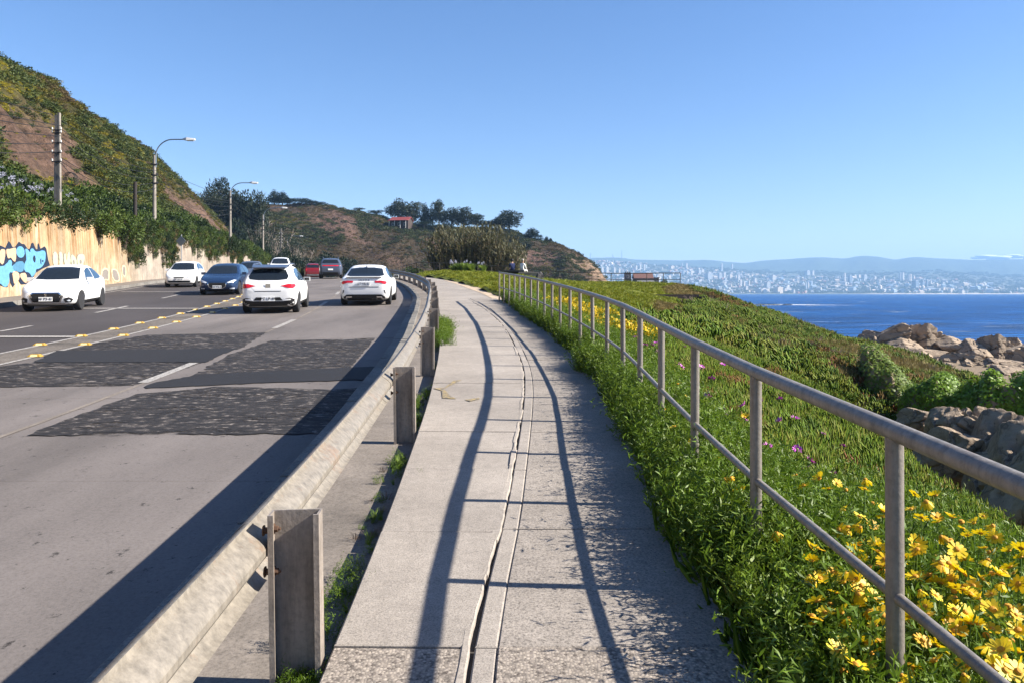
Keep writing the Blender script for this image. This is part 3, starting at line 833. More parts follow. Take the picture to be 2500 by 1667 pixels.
def template(name, me):
    return bpy.data.objects.new(name, me)        # not linked: only instanced
def scatter(name, tmpl, P, rot, scl, label=None, cat=None, parent=None, group=None):
    """one object of kind stuff: instances of tmpl on points through geometry nodes"""
    n = len(P)
    me = bpy.data.meshes.new(name)
    me.vertices.add(n); me.vertices.foreach_set('co', np.asarray(P, np.float32).ravel())
    a = me.attributes.new('rot', 'FLOAT_VECTOR', 'POINT'); a.data.foreach_set('vector', np.asarray(rot, np.float32).ravel())
    scl = np.asarray(scl, np.float32)
    if scl.ndim == 1: scl = np.repeat(scl[:, None], 3, 1)
    a = me.attributes.new('scl', 'FLOAT_VECTOR', 'POINT'); a.data.foreach_set('vector', scl.ravel())
    o = link(name, me, parent); o['kind'] = 'stuff'
    tag(o, label, cat, group)
    ng = bpy.data.node_groups.new(name + '_nodes', 'GeometryNodeTree')
    ng.interface.new_socket('Geometry', in_out='INPUT', socket_type='NodeSocketGeometry')
    ng.interface.new_socket('Geometry', in_out='OUTPUT', socket_type='NodeSocketGeometry')
    N = ng.nodes; gi = N.new('NodeGroupInput'); go = N.new('NodeGroupOutput')
    ip = N.new('GeometryNodeInstanceOnPoints'); oi = N.new('GeometryNodeObjectInfo')
    oi.inputs['Object'].default_value = tmpl; oi.inputs['As Instance'].default_value = True
    at = []
    for k in ('rot', 'scl'):
        q = N.new('GeometryNodeInputNamedAttribute'); q.data_type = 'FLOAT_VECTOR'; q.inputs['Name'].default_value = k; at.append(q)
    ng.links.new(gi.outputs[0], ip.inputs['Points']); ng.links.new(oi.outputs['Geometry'], ip.inputs['Instance'])
    ng.links.new(at[0].outputs['Attribute'], ip.inputs['Rotation']); ng.links.new(at[1].outputs['Attribute'], ip.inputs['Scale'])
    ng.links.new(ip.outputs[0], go.inputs[0])
    md = o.modifiers.new('scatter', 'NODES'); md.node_group = ng
    return o
def rots(n, tilt=.25, r=rng):
    e = np.zeros((n, 3)); e[:, :2] = r.normal(0, tilt, (n, 2)); e[:, 2] = r.uniform(0, 6.283, n); return e

LM = {
 'shrub_green': leafmat('shrub_green_leaf', [(.032, .06, .010), (.055, .088, .013), (.085, .12, .02), (.04, .068, .014)]),
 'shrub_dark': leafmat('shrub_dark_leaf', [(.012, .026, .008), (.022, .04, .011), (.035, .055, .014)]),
 'scrub_olive': leafmat('scrub_olive_leaf', [(.07, .07, .012), (.115, .105, .014), (.16, .135, .016), (.05, .055, .010)]),
 'scrub_green': leafmat('scrub_green_leaf', [(.04, .06, .016), (.065, .085, .02), (.09, .11, .024)]),
 'scrub_brown': leafmat('scrub_brown_leaf', [(.10, .068, .026), (.13, .09, .034), (.07, .055, .022)], .8, .1),
 'scrub_yellow': leafmat('scrub_yellow_leaf', [(.26, .22, .02), (.34, .28, .02), (.20, .19, .03)]),
 'hill2_green': leafmat('headland_green_leaf', [(.028, .044, .015), (.048, .062, .02), (.075, .082, .024)]),
 'euc': leafmat('eucalyptus_leaf', [(.016, .026, .014), (.026, .038, .018), (.04, .05, .024)]),
 'pine': leafmat('pine_needle', [(.010, .022, .012), (.016, .03, .014)]),
 'grey_flower': leafmat('lavender_flower', [(.36, .36, .46), (.45, .46, .55)], .7, .2),
}
def bush_mesh(name, n, mat, seed, leaf=.17, hemi=True, lob=6, tall=.8):
    r = random.Random(seed)
    lobes = [(0, 0, .35*tall, .62, .8*tall)] + [(math.cos(t)*.5*r.uniform(.6, 1.1), math.sin(t)*.5*r.uniform(.6, 1.1), r.uniform(.15, .65)*tall, r.uniform(.28, .48), .85) for t in [6.283*k/lob + r.uniform(-.3, .3) for k in range(lob)]]
    V, Fq = leaf_cloud(n, pos_lobes(lobes, .45), leaf, .6, .25, seed)
    return mesh_np(name, V, Fq, mat)

# ------------------------------------------------------------------ retaining wall with graffiti
WH = 3.6
def wall_h(d): return WH + .12*math.sin(d*.21) + (.25 if d > 44 else 0)*min(1, max(0, d-44)/6)
dsw = np.linspace(-8, 170, 179)
P = np.zeros((9, len(dsw), 3))
hs = np.array([wall_h(d) for d in dsw])
gw = gz(dsw)
for j, t in enumerate(np.linspace(0, 1, 7)):
    P[j] = np.stack([WALL(dsw) - .22*t*hs/WH, dsw, gw - .15 + (hs+.15)*t], 1)
P[7] = np.stack([WALL(dsw) - .62, dsw, gw + hs], 1)
P[8] = np.stack([WALL(dsw) - .9, dsw, gw - .3], 1)
wme = grid_mesh('retaining_wall', P, M['wall'], False)
uv = wme.uv_layers.new(name='UVMap')
vi = np.zeros(len(wme.loops), np.int32); wme.loops.foreach_get('vertex_index', vi)
uvv = np.zeros((9*len(dsw), 2)); uvv[:, 0] = np.tile(dsw*1.06, 9); uvv[:, 1] = (P[:, :, 2] - gw[None, :]).ravel()
uv.data.foreach_set('uv', uvv[vi].astype(np.float32).ravel())
wall = link('retaining_wall', wme)
tag(wall, 'tall rust-streaked concrete retaining wall with graffiti below the hillside', 'wall')
_dw = np.linspace(8, 150, 3000); _rw = (WALL(_dw))/_dw
def wall_px(px, py):
    """photo pixel -> point on the wall face"""
    r = (px - CX)/F
    i = int(np.argmin(np.abs(_rw - r))); d = _dw[i]
    z = CAMH - (py - HZ)/F*d
    t = (z - float(gz(d)))/WH
    return d, z, t
def graffito(name, pts, mat, proud):
    W = []
    for x, y in pts:
        d, z, t = wall_px(x*.1403, 560 + y*.1403); W.append((float(WALL(d)) - .22*t + proud, d, z))
    b = MB(); n = len(W)
    b.add(W + [(x - proud - .03, y, z) for x, y, z in W], [tuple(range(n))] + [(i, n+i, n+(i+1) % n, (i+1) % n) for i in range(n)])
    me = b.mesh(name, mat)
    bm = bmesh.new(); bm.from_mesh(me); bmesh.ops.triangulate(bm, faces=[f for f in bm.faces if len(f.verts) > 4]); bm.to_mesh(me); bm.free()
    return link(name, me, wall)
def ell(cx, cy, rx, ry, n=18): return [(cx + rx*math.cos(6.283*k/n), cy + ry*math.sin(6.283*k/n)) for k in range(n)]
def grow(pts, k):
    cx = sum(p[0] for p in pts)/len(pts); cy = sum(p[1] for p in pts)/len(pts)
    return [(cx + (x-cx) + k*(x-cx)/max(1e-6, math.hypot(x-cx, y-cy)), y + k*(y-cy)/max(1e-6, math.hypot(x-cx, y-cy))) for x, y in pts]
def smooth_poly(p, it=2):
    for _ in range(it):
        q = []
        for i in range(len(p)):
            a, b = p[i], p[(i+1) % len(p)]
            q += [(a[0]*.75+b[0]*.25, a[1]*.75+b[1]*.25), (a[0]*.25+b[0]*.75, a[1]*.25+b[1]*.75)]
        p = q
    return p
DK = [(-160, 330), (-60, 300), (60, 288), (150, 330), (180, 250), (210, 213), (240, 250), (262, 312), (320, 310), (380, 222), (430, 260), (470, 262), (530, 350), (566, 342), (600, 255), (625, 235), (650, 300), (672, 352), (698, 350), (708, 265), (722, 250), (750, 345), (820, 303), (852, 345), (868, 540), (892, 632), (760, 690), (640, 760), (560, 900), (490, 890), (478, 955), (372, 965), (330, 890), (262, 965), (228, 1012), (192, 930), (182, 800), (140, 1012), (30, 985), (-160, 900)]
graffito('graffiti_outline', DK, M['g_dark'], .012)
graffito('graffiti_letter', ell(396, 400, 72, 100), M['g_blue'], .02)
graffito('graffiti_letter', smooth_poly([(470, 350), (520, 340), (560, 420), (570, 350), (620, 332), (650, 395), (720, 392), (770, 368), (832, 385), (822, 540), (772, 640), (700, 690), (640, 700), (640, 760), (560, 850), (540, 760), (440, 740), (452, 600), (500, 520)], 1), M['g_blue'], .02)
graffito('graffiti_letter', smooth_poly([(-150, 640), (80, 652), (150, 600), (200, 528), (238, 560), (230, 660), (285, 600), (332, 620), (330, 700), (250, 760), (172, 750), (172, 900), (130, 1010), (60, 1000), (30, 960), (-150, 840)], 1), M['g_blue'], .02)
graffito('graffiti_letter', smooth_poly([(250, 640), (330, 560), (450, 560), (440, 720), (350, 760), (250, 700)], 1), M['g_blue2'], .026)
for q in ([(60, 350), (120, 350), (135, 430), (80, 640), (0, 560), (10, 430)], [(150, 345), (215, 350), (300, 318), (325, 350), (300, 560), (270, 572), (220, 490), (170, 520), (150, 450)], [(220, 740), (340, 740), (350, 860), (280, 950), (240, 950)], [(360, 770), (475, 760), (470, 930), (440, 942), (360, 850)], [(-140, 380), (-30, 370), (-20, 520), (-90, 620), (-150, 560)]):
    graffito('graffiti_letter', smooth_poly(q, 1), M['g_peach'], .03)
for e in (ell(625, 520, 20, 62), ell(768, 556, 13, 15), ell(736, 565, 8, 50)):
    graffito('graffiti_mark', e, M['g_dark'], .033)
for q in ([(955, 430), (990, 388), (1032, 420), (1030, 650), (945, 650)], [(1060, 420), (1086, 386), (1122, 420), (1116, 650), (1052, 650), (1062, 520)], [(1140, 430), (1180, 425), (1172, 520), (1190, 560), (1215, 398), (1248, 402), (1252, 650), (1145, 650)], [(1265, 408), (1362, 520), (1352, 650), (1265, 650)], [(1370, 450), (1470, 428), (1502, 470), (1492, 560), (1440, 650), (1370, 650)]):
    q = smooth_poly(q, 2)
    graffito('graffiti_outline', grow(q, 9), M['g_grey'], .012); graffito('graffiti_letter', q, M['g_green'], .02)
for e in (ell(1305, 575, 14, 42), ell(1425, 570, 18, 36)): graffito('graffiti_mark', e, M['g_grey'], .028)
for q in ([(1755, 800), (1800, 680), (1908, 680), (1916, 860), (1880, 905), (1850, 880), (1760, 930)], [(1940, 690), (2040, 690), (2090, 800), (2080, 930), (1960, 900)], [(2130, 640), (2200, 620), (2210, 800), (2140, 850)]):
    q = smooth_poly(q, 1)
    graffito('graffiti_outline', q, M['g_cream'], .012); graffito('graffiti_letter', grow(q, -24), M['g_grey'], .02)

# ------------------------------------------------------------------ hillside above the wall
def hill_prof(t, s):
    """height above the wall top at offset t behind it"""
    base = pchip([0, 1.2, 7, 12, 20, 27, 31, 40, 70], [-.25, .1, 3.0, 7.6, 15.2, 20.6, 22.0, 22.8, 23.6])(t)
    return base
def bare(s, t):
    """bare reddish earth scars across the middle of the slope"""
    n = fbm(s*.045 + t*.02, t*.10, 4, 41)
    m = sstep(7.0, 9.5, t)*sstep(19, 13.5, t)
    return np.clip(sstep(.46, .53, n)*m, 0, 1)
def hill_pt(s, t):
    s = np.asarray(s, float); t = np.asarray(t, float)
    # beyond s ~ 205 the ridge bends inland
    x = WALL(s) - .5 - t*1.03
    y = s + t*.22
    fade = 1 - .75*sstep(190, 262, s)
    k = 1 + .10*(fbm(s*.02, t*.0, 3, 31) - .5)
    gully = ((fbm(s*.11, t*.03, 4, 12) - .5)*5.5 - np.abs(fbm(s*.42 + t*.12, t*.06, 3, 19) - .5)*4.0*bare(s, t))*sstep(6, 16, t)*sstep(48, 30, t)
    rough = (fbm(s*.5, t*.5, 4, 14) - .5)*1.4*sstep(2, 10, t)
    z = gz(s) + WH + hill_prof(t, s)*fade*k + gully*fade + rough
    return x, y, z
S, T = np.meshgrid(np.concatenate([np.arange(-8, 120, 1.0), np.arange(120, 300, 2.0)]), np.concatenate([np.arange(0, 40, .9), np.arange(40, 75, 5)]), indexing='ij')
hx, hy, hz_ = hill_pt(S.ravel(), T.ravel())
bb = bare(S.ravel(), T.ravel())
vn = fbm(S.ravel()*.3, T.ravel()*.3, 4, 51)
rill = fbm(S.ravel()*1.1 + T.ravel()*.3, T.ravel()*.22, 4, 53)
earth = np.array([.135, .083, .058])*(.35 + .7*vn + .75*rill)[:, None]; scrubg = np.array([.075, .068, .018])*(.6 + .8*vn)[:, None]; humus = np.array([.05, .05, .02])[None]
lowb = sstep(9, 6, T.ravel())
HC = earth*bb[:, None] + scrubg*(1-bb)[:, None]; HC = HC*(1-lowb)[:, None] + humus*lowb[:, None]
hme = grid_mesh('hillside', np.stack([hx, hy, hz_], -1).reshape(*S.shape, 3), M['hill']); colour_attr(hme, HC)
hill = link('hillside', hme); tag(hill, 'steep coastal hillside of scrub with bare reddish earth above the wall', 'hillside', kind='structure')

tb = {k: template('clump_' + k, bush_mesh('clump_' + k, 260, LM[k], 60+i, .2)) for i, k in enumerate(('scrub_olive', 'scrub_green', 'scrub_brown', 'scrub_yellow', 'hill2_green', 'shrub_green', 'shrub_dark'))}
N = 34000
s = rng.uniform(10, 290, N); t = 6.0 + rng.uniform(0, 1, N)**1.35*44
keep = rng.uniform(0, 1, N) > bare(s, t)*.90
keep &= ~((t > 44) & (rng.uniform(0, 1, N) < .6))
s, t = s[keep], t[keep]
x, y, z = hill_pt(s, t)
pn = fbm(s*.07, t*.09, 4, 61) + rng.normal(0, .06, len(s)) - .03*sstep(24, 14, t)
kinds = np.digitize(pn, [.40, .53, .62])          # brown / olive / green / yellow patches
kinds = np.where((pn > .44) & (pn < .47), 3, kinds % 4)
for ki, (k, sc_) in enumerate((('scrub_brown', (.3, .8)), ('scrub_olive', (.35, 1.0)), ('scrub_green', (.4, 1.35)), ('scrub_yellow', (.25, .6)))):
    m_ = kinds == ki
    n = m_.sum()
    sc1 = rng.uniform(*sc_, n)*(1 - .55*bare(s, t)[m_])
    scatter('hill_scrub', tb[k], np.stack([x, y, z - .12], 1)[m_], rots(n, .2), np.stack([sc1, sc1, sc1*rng.uniform(.5, .85, n)], 1),
            {'scrub_brown': 'dry brown scrub over the near hillside', 'scrub_olive': 'olive yellowish scrub over the near hillside', 'scrub_green': 'dark green scrub over the near hillside', 'scrub_yellow': 'yellow flowering scrub over the near hillside'}[k], 'scrub')

# bushes crowding the bank and overhanging the wall top, each its own plant
bush_me = [bush_mesh('foliage', 1500, LM[k], 80+i, .105, lob=8, tall=1.0) for i, k in enumerate(('shrub_green', 'shrub_green', 'shrub_dark', 'shrub_dark', 'shrub_green'))]
stem_b = MB()
for q in range(7):
    t_ = q*.9; stem_b.tube([(0, 0, -.5), (math.cos(t_)*.18, math.sin(t_)*.18, .2), (math.cos(t_)*.42, math.sin(t_)*.42, .62)], [.045, .03, .012], 5, False)
M['bark'] = plain('shrub_bark', (.07, .05, .035), .9, var=.3)
stem_me = stem_b.mesh('stem', M['bark'])
r_ = random.Random(5)
blist = []
for s0 in np.arange(-2, 175, 1.45):
    for row in range(3):
        s1 = s0 + r_.uniform(-.7, .7); t1 = (.1, 2.3, 4.9)[row] + r_.uniform(-.4, .7)
        if row and s1 > 120 and r_.random() < .4: continue
        blist.append((s1, t1, row))
bn = 0
for s1, t1, row in blist:
    k = r_.choice((0, 1, 4)) if (vnoise(s1*.13 + 3, row*1.7, 5) > .47) else r_.choice((2, 3, 0))
    bx, by, bz = [float(q) for q in hill_pt(s1, t1)]
    e = empty('shrub', (bx + (.25 if row == 0 else 0), by, bz - (.35 if row == 0 else .2)), r_.uniform(0, 6.28))
    k_ = r_.uniform(1.0, 1.7)*(1 if row else .85); e.scale = (k_, k_, k_*r_.uniform(.85, 1.25))
    dark = k in (2, 3)
    mark = next(m_ for lim, m_ in ((29, 'above the blue graffiti'), (35.5, 'above the pale green graffiti'), (41, 'around the twin-legged utility pole'), (48, 'between utility pole and wooden post'), (54, 'beside the tarred wooden post'), (61, 'around the curved-arm lamp'), (77, 'between the first two lamps'), (88, 'around the second lamp'), (101, 'between second and third lamps'), (114, 'around the third lamp'), (999, 'past the third lamp')) if s1 < lim)
    spot = ('on the wall edge', 'just behind the wall', 'high on the bank')[row]
    tag(e, ('low ' if k_ < 1.15 else 'tall ' if k_ > 1.48 else '') + ('dark evergreen shrub ' if dark else 'leafy green shrub ') + spot + ' ' + mark, 'shrub', 'shrubs along the top of the graffiti wall')
    link('foliage', bush_me[k], e); link('stem', stem_me, e)
# runners hanging down the wall face
nc = 900
sc0 = np.concatenate([rng.uniform(0, 165, nc), rng.normal(50.5, .8, 40)]); D0 = np.minimum(rng.exponential(.38, nc + 40)*(.5 + 1.4*(vnoise(sc0*.22, 0*sc0, 71) > .58)), 2.2)*np.where(sc0 < 45, .5, 1.0)
D0[nc:] = rng.uniform(.8, 3.0, 40)
far_ = (np.arange(len(sc0)) < nc) & (sc0 > 53); D0[far_] = rng.uniform(.2, 2.7, far_.sum())*(.35 + .9*vnoise(sc0[far_]*.3, 0*sc0[far_], 73))
rep = np.ceil(D0/.17).astype(int); sv = np.repeat(sc0, rep); drop = np.concatenate([np.linspace(0, q, r) for q, r in zip(D0, rep)]); ns = len(sv); sv = sv + rng.normal(0, .07, ns)
hw = np.array([wall_h(d) for d in sv])
Pv = np.stack([WALL(sv) - .22 + rng.uniform(.0, .25, ns) + .06*drop, sv, gz(sv) + hw - drop + .15], 1)
tv = template('hanging_leaves', bush_mesh('hanging_leaves', 180, LM['shrub_green'], 91, .2)); tv2 = template('hanging_leaves_dark', bush_mesh('hanging_leaves_dark', 180, LM['shrub_dark'], 92, .2)); tv3 = template('hanging_dry', bush_mesh('hanging_dry', 120, LM['scrub_brown'], 93, .22))
kk = rng.integers(0, 10, ns)
for m_, tt, lb_ in ((kk < 4, tv, 'green creeper runners'), ((kk >= 4) & (kk < 8), tv2, 'dark creeper runners'), (kk >= 8, tv3, 'dry brown creeper runners')):
    n = m_.sum(); a_ = rng.uniform(.16, .34, n)
    scatter('wall_creeper', tt, Pv[m_], rots(n, .3), np.stack([a_*.7, a_, a_*rng.uniform(1, 2.2, n)], 1), lb_ + ' hanging down the graffiti wall', 'creeper')
# pale flower heads in the near shrubs
n = 260
s_ = rng.normal(32, 4.0, n); t_ = rng.uniform(.2, 6.5, n); x_, y_, z_ = hill_pt(s_, t_)
tf = template('pale_flower', bush_mesh('pale_flower', 40, LM['grey_flower'], 95, .3))
scatter('pale_flowers', tf, np.stack([x_ + .35, y_, z_ + rng.uniform(.9, 1.5, n)], 1), rots(n, .3), rng.uniform(.07, .17, n), 'pale lilac flower heads dotted over the near shrubs', 'flowers')

# ------------------------------------------------------------------ further headland
SK = pchip([400, 560, 650, 720, 790, 860, 925, 960, 1010, 1100, 1200, 1257, 1282, 1321, 1359, 1392, 1425, 1448, 1463, 1480, 1500, 1540],
           [478, 492, 499, 500, 502, 514, 527, 541, 552, 556, 558, 565, 577, 588, 598, 613, 631, 646, 676, 700, 708, 725])
D2 = 300.0
def hill2_z(x, y):
    px = CX + x/D2*F
    ridge = (HZ - SK(px))/F*D2
    y0 = 225 + 20*sstep(-60, 20, x) - 25*sstep(-60, -110, x)
    u = np.clip((y - y0)/(D2 - y0), 0, 1)
    prof = pchip([0, .12, .3, .6, .85, 1], [0, .24, .48, .74, .93, 1])(u)
    z = np.where(y <= D2, -3.5 + (ridge + 3.5)*prof, ridge - (y - D2)*.03*np.sign(ridge + 3) - sstep(20, 44, x)*(y - D2)*.3)
    g = (fbm(x*.05, y*.018, 4, 81) - .5)*9*np.sin(np.pi*u)**1.0 + (fbm(x*.25, y*.25, 4, 83) - .5)*2.2*sstep(0, .2, u)*sstep(1.25, .9, u)
    return CAMH + z + g*sstep(45, 30, x)
xs2 = np.arange(-190, 52, 1.6); ys2 = np.concatenate([np.arange(196, 306, 1.6), np.arange(308, 420, 8)])
X2, Y2 = np.meshgrid(xs2, ys2, indexing='ij')
Z2 = hill2_z(X2.ravel(), Y2.ravel()).reshape(X2.shape)
Z2 = np.maximum(Z2, SEA - 4)
def bare2(x, y):
    n = fbm(x*.05 + y*.03, y*.055, 5, 85)
    px = CX + x/D2*F
    low = sstep(262, 240, y)*sstep(860, 960, px)
    cliff = sstep(1395, 1430, px)*sstep(14, 7, hill2_z(x, y) - CAMH)
    return np.clip(np.maximum(sstep(.54, .64, n)*(.5 + .4*sstep(700, 900, px)), np.maximum(low*sstep(.42, .55, n)*.9, cliff)), 0, 1)
b2 = bare2(X2.ravel(), Y2.ravel()); v2 = fbm(X2.ravel()*.2, Y2.ravel()*.2, 4, 87)
px2 = CX + X2.ravel()/D2*F
red = np.array([.125, .075, .055]); tan = np.array([.25, .17, .11])
ec = red[None]*(1 - sstep(1360, 1430, px2))[:, None] + tan[None]*sstep(1360, 1430, px2)[:, None]
C2 = ec*(.7 + .55*v2)[:, None]*b2[:, None] + (np.array([.05, .036, .02])*(.6 + .8*v2)[:, None])*(1-b2)[:, None]
h2me = grid_mesh('headland', np.stack([X2, Y2, Z2], -1), M['hill']); colour_attr(h2me, C2)
h2 = link('headland', h2me); tag(h2, 'distant brown headland of scrub and earth running down to the sea', 'headland', kind='structure')
N = 17000
x = rng.uniform(-185, 34, N); y = rng.uniform(212, 318, N)
keep = rng.uniform(0, 1, N) > bare2(x, y)*.92; x, y = x[keep], y[keep]; z = hill2_z(x, y)
pn = fbm(x*.045, y*.045, 4, 89) + rng.normal(0, .07, len(x))
ks = np.digitize(pn, [.38, .60])
for ki, (k, a_, b_) in enumerate((('scrub_brown', .5, 1.0), ('hill2_green', .6, 1.9), ('scrub_olive', .5, 1.1))):
    m_ = ks == ki; n = m_.sum(); q = rng.uniform(a_, b_, n)
    scatter('headland_scrub', tb[k], np.stack([x, y, z - .2], 1)[m_], rots(n, .2), np.stack([q, q, q*.7], 1), {'scrub_brown': 'dry brown scrub over the distant headland', 'hill2_green': 'grey green scrub over the distant headland', 'scrub_olive': 'olive scrub over the distant headland'}[k], 'scrub')
# ------------------------------------------------------------------ trees
M['trunk'] = plain('tree_bark', (.11, .09, .07), .9, var=.35, vscale=4)
M['trunk_pale'] = plain('pale_bark', (.26, .22, .18), .85, var=.3, vscale=4)
def tree_kit(kind, seed):
    r = random.Random(seed)
    tr = MB(); lobes = []
    if kind == 'euc':
        tr.tube([(0, 0, -.08), (.01, 0, .2), (r.uniform(-.03, .03), r.uniform(-.03, .03), .5), (r.uniform(-.05, .05), 0, .78)], [.028, .022, .014, .006], 7)
        for k in range(13):
            t = k*2.4 + r.uniform(-.4, .4); h = r.uniform(.26, .84); rad = r.uniform(.10, .28)*(1.15 - .5*abs(h - .55))
            tip = (math.cos(t)*rad, math.sin(t)*rad, h)
            tr.tube([(0, 0, h*.55), (tip[0]*.5, tip[1]*.5, h*.8), tip], [.012, .008, .003], 5, False)
            lobes.append((*tip, r.uniform(.14, .22), 1.0))
        lobes += [(0, 0, .88, .14, .9), (r.uniform(-.1, .1), 0, .72, .2, .8)]
        V, Fq = leaf_cloud(3600, pos_lobes(lobes, .3), .048, .55, -.15, seed); lm = 'euc'
    elif kind == 'pine':
        tr.tube([(0, 0, -.08), (0, 0, .5), (.01, 0, .95)], [.026, .018, .004], 7)
        for k in range(11):
            h = .22 + .7*k/11; t = k*2.4; rad = .30*(1.05 - h)**.8 + .03
            for q in range(3):
                a = t + q*2.09
                lobes.append((math.cos(a)*rad*.62, math.sin(a)*rad*.62, h, rad*.5, .55))
                tr.tube([(0, 0, h - .03), (math.cos(a)*rad, math.sin(a)*rad, h)], [.008, .002], 4, False)
        lobes.append((0, 0, .95, .05, 1.3))
        V, Fq = leaf_cloud(3000, pos_lobes(lobes, .2), .055, .32, .1, seed); lm = 'pine'
    elif kind == 'round':
        tr.tube([(0, 0, -.1), (0, 0, .4), (.02, 0, .6)], [.03, .022, .01], 6)
        for k in range(9):
            t = k*2.4; lobes.append((math.cos(t)*.3*r.uniform(.5, 1), math.sin(t)*.3*r.uniform(.5, 1), r.uniform(.35, .75), r.uniform(.17, .26), .85))
            tr.tube([(0, 0, .25), lobes[-1][:3]], [.014, .004], 4, False)
        V, Fq = leaf_cloud(1800, pos_lobes(lobes, .4), .05, .6, .1, seed); lm = 'pine'
    else:   # thinly leaved, half-bare
        tr.tube([(0, 0, -.08), (.02, 0, .25), (0, .02, .5)], [.03, .022, .012], 6)
        for k in range(12):
            t = k*2.4; h0 = r.uniform(.2, .5); tip = Vector((math.cos(t)*r.uniform(.15, .33), math.sin(t)*r.uniform(.15, .33), r.uniform(.5, 1.0)))
            mid = Vector((tip.x*.4, tip.y*.4, h0 + (tip.z-h0)*.45))
            tr.tube([(0, 0, h0), mid, tip], [.013, .008, .002], 4, False)
            for q in range(4):
                e = mid.lerp(tip, r.uniform(0, .8)); tr.tube([e, e + Vector((r.uniform(-.1, .1), r.uniform(-.1, .1), r.uniform(.02, .12)))], [.005, .001], 4, False)
            lobes.append((*tip, r.uniform(.06, .12), .8))
        V, Fq = leaf_cloud(700, pos_lobes(lobes, .1), .035, .5, 0, seed); lm = 'euc'
    return (tr.mesh('trunk', M['trunk_pale' if kind == 'bare' else 'trunk']), mesh_np('crown', V, Fq, LM[lm]))
kits = {k: [tree_kit(k, 200 + 7*i + j) for j in range(3)] for i, k in enumerate(('euc', 'pine', 'round', 'bare'))}
_cnt = {}
def tree(px, ytop, d, wpx, kind, label, group=None, on='h2', zb=None):
    x = (px - CX)/F*d
    if zb is None:
        if on == 'h2': zb = float(hill2_z(np.array([x]), np.array([float(d)]))[0])
        else:
            tt = (float(WALL(d)) - x)/1.03; zb = float(hill_pt(d - .22*tt, tt)[2])
    top = CAMH + (HZ - ytop)/F*d
    h = max(1.5, top - zb); w = wpx/F*d
    _cnt[kind] = _cnt.get(kind, 0) + 1
    kt = kits[kind][_cnt[kind] % 3]
    e = thing({'euc': 'eucalyptus_tree', 'pine': 'pine_tree', 'round': 'round_tree', 'bare': 'sparse_tree'}[kind], label, 'tree', (x, d, zb), random.uniform(0, 6.28), group)
    w *= (1.22 if on == 'h2' else 1.0); h *= (1.06 if on == 'h2' else .97)
    k = w/{'euc': .68, 'pine': .62, 'round': .85, 'bare': .62}[kind]
    e.scale = (k, k, h)
    link('trunk', kt[0], e); link('crown', kt[1], e)
    return e
gA = 'eucalyptus trees closing off the near hillside'
for px, yt, d, w, lb in ((517, 452, 200, 46, 'dark eucalyptus at the left edge of the hillside grove'), (546, 434, 206, 60, 'tallest wide eucalyptus of the hillside grove'), (572, 458, 198, 44, 'eucalyptus behind the second street lamp pole'),
                         (600, 460, 197, 60, 'broad eucalyptus under the second street lamp arm'), (622, 464, 194, 52, 'eucalyptus right of the second street lamp head'), (643, 484, 192, 36, 'lower eucalyptus at the right end of the hillside grove')):
    tree(px, yt, d, w, 'euc', lb, gA, 'h1')
for px, yt, d, w, lb in ((585, 508, 176, 56, 'shaded lower tree under the hillside grove'), (655, 520, 172, 60, 'half-bare grey tree below the hillside grove'), (630, 530, 160, 50, 'thin grey tree behind the third street lamp'), (690, 548, 168, 60, 'bare-branched tree beyond the third street lamp'), (715, 572, 160, 52, 'twiggy tree behind the smallest street lamp'), (668, 562, 140, 44, 'grey twiggy tree between two utility poles'), (745, 590, 165, 50, 'low bare tree at the foot of the headland')):
    tree(px, yt, d, w, 'bare' if 'bare' in lb or 'thin' in lb or 'twig' in lb else 'round', lb, 'grey trees along the inland roadside', 'z', 2.6)
for px, yt, d, w, lb in ((640, 556, 118, 44, 'dark round tree beside the road behind the wall shrubs'), (610, 560, 104, 46, 'dark spreading tree behind the wall shrubs'), (690, 588, 128, 46, 'dark low tree where the wall ends'), (720, 606, 130, 44, 'small dark tree past the last utility pole'), (758, 612, 150, 50, 'dark roadside tree behind the red vehicle'), (660, 590, 112, 40, 'dark bushy tree behind the tall white car'), (800, 604, 170, 60, 'dark roadside tree behind the grey blue car'), (850, 612, 180, 60, 'dark bushy tree at the foot of the brown headland')):
    tree(px, yt, d, w, 'round', lb, 'dark trees along the inland roadside', 'z', 2.2)
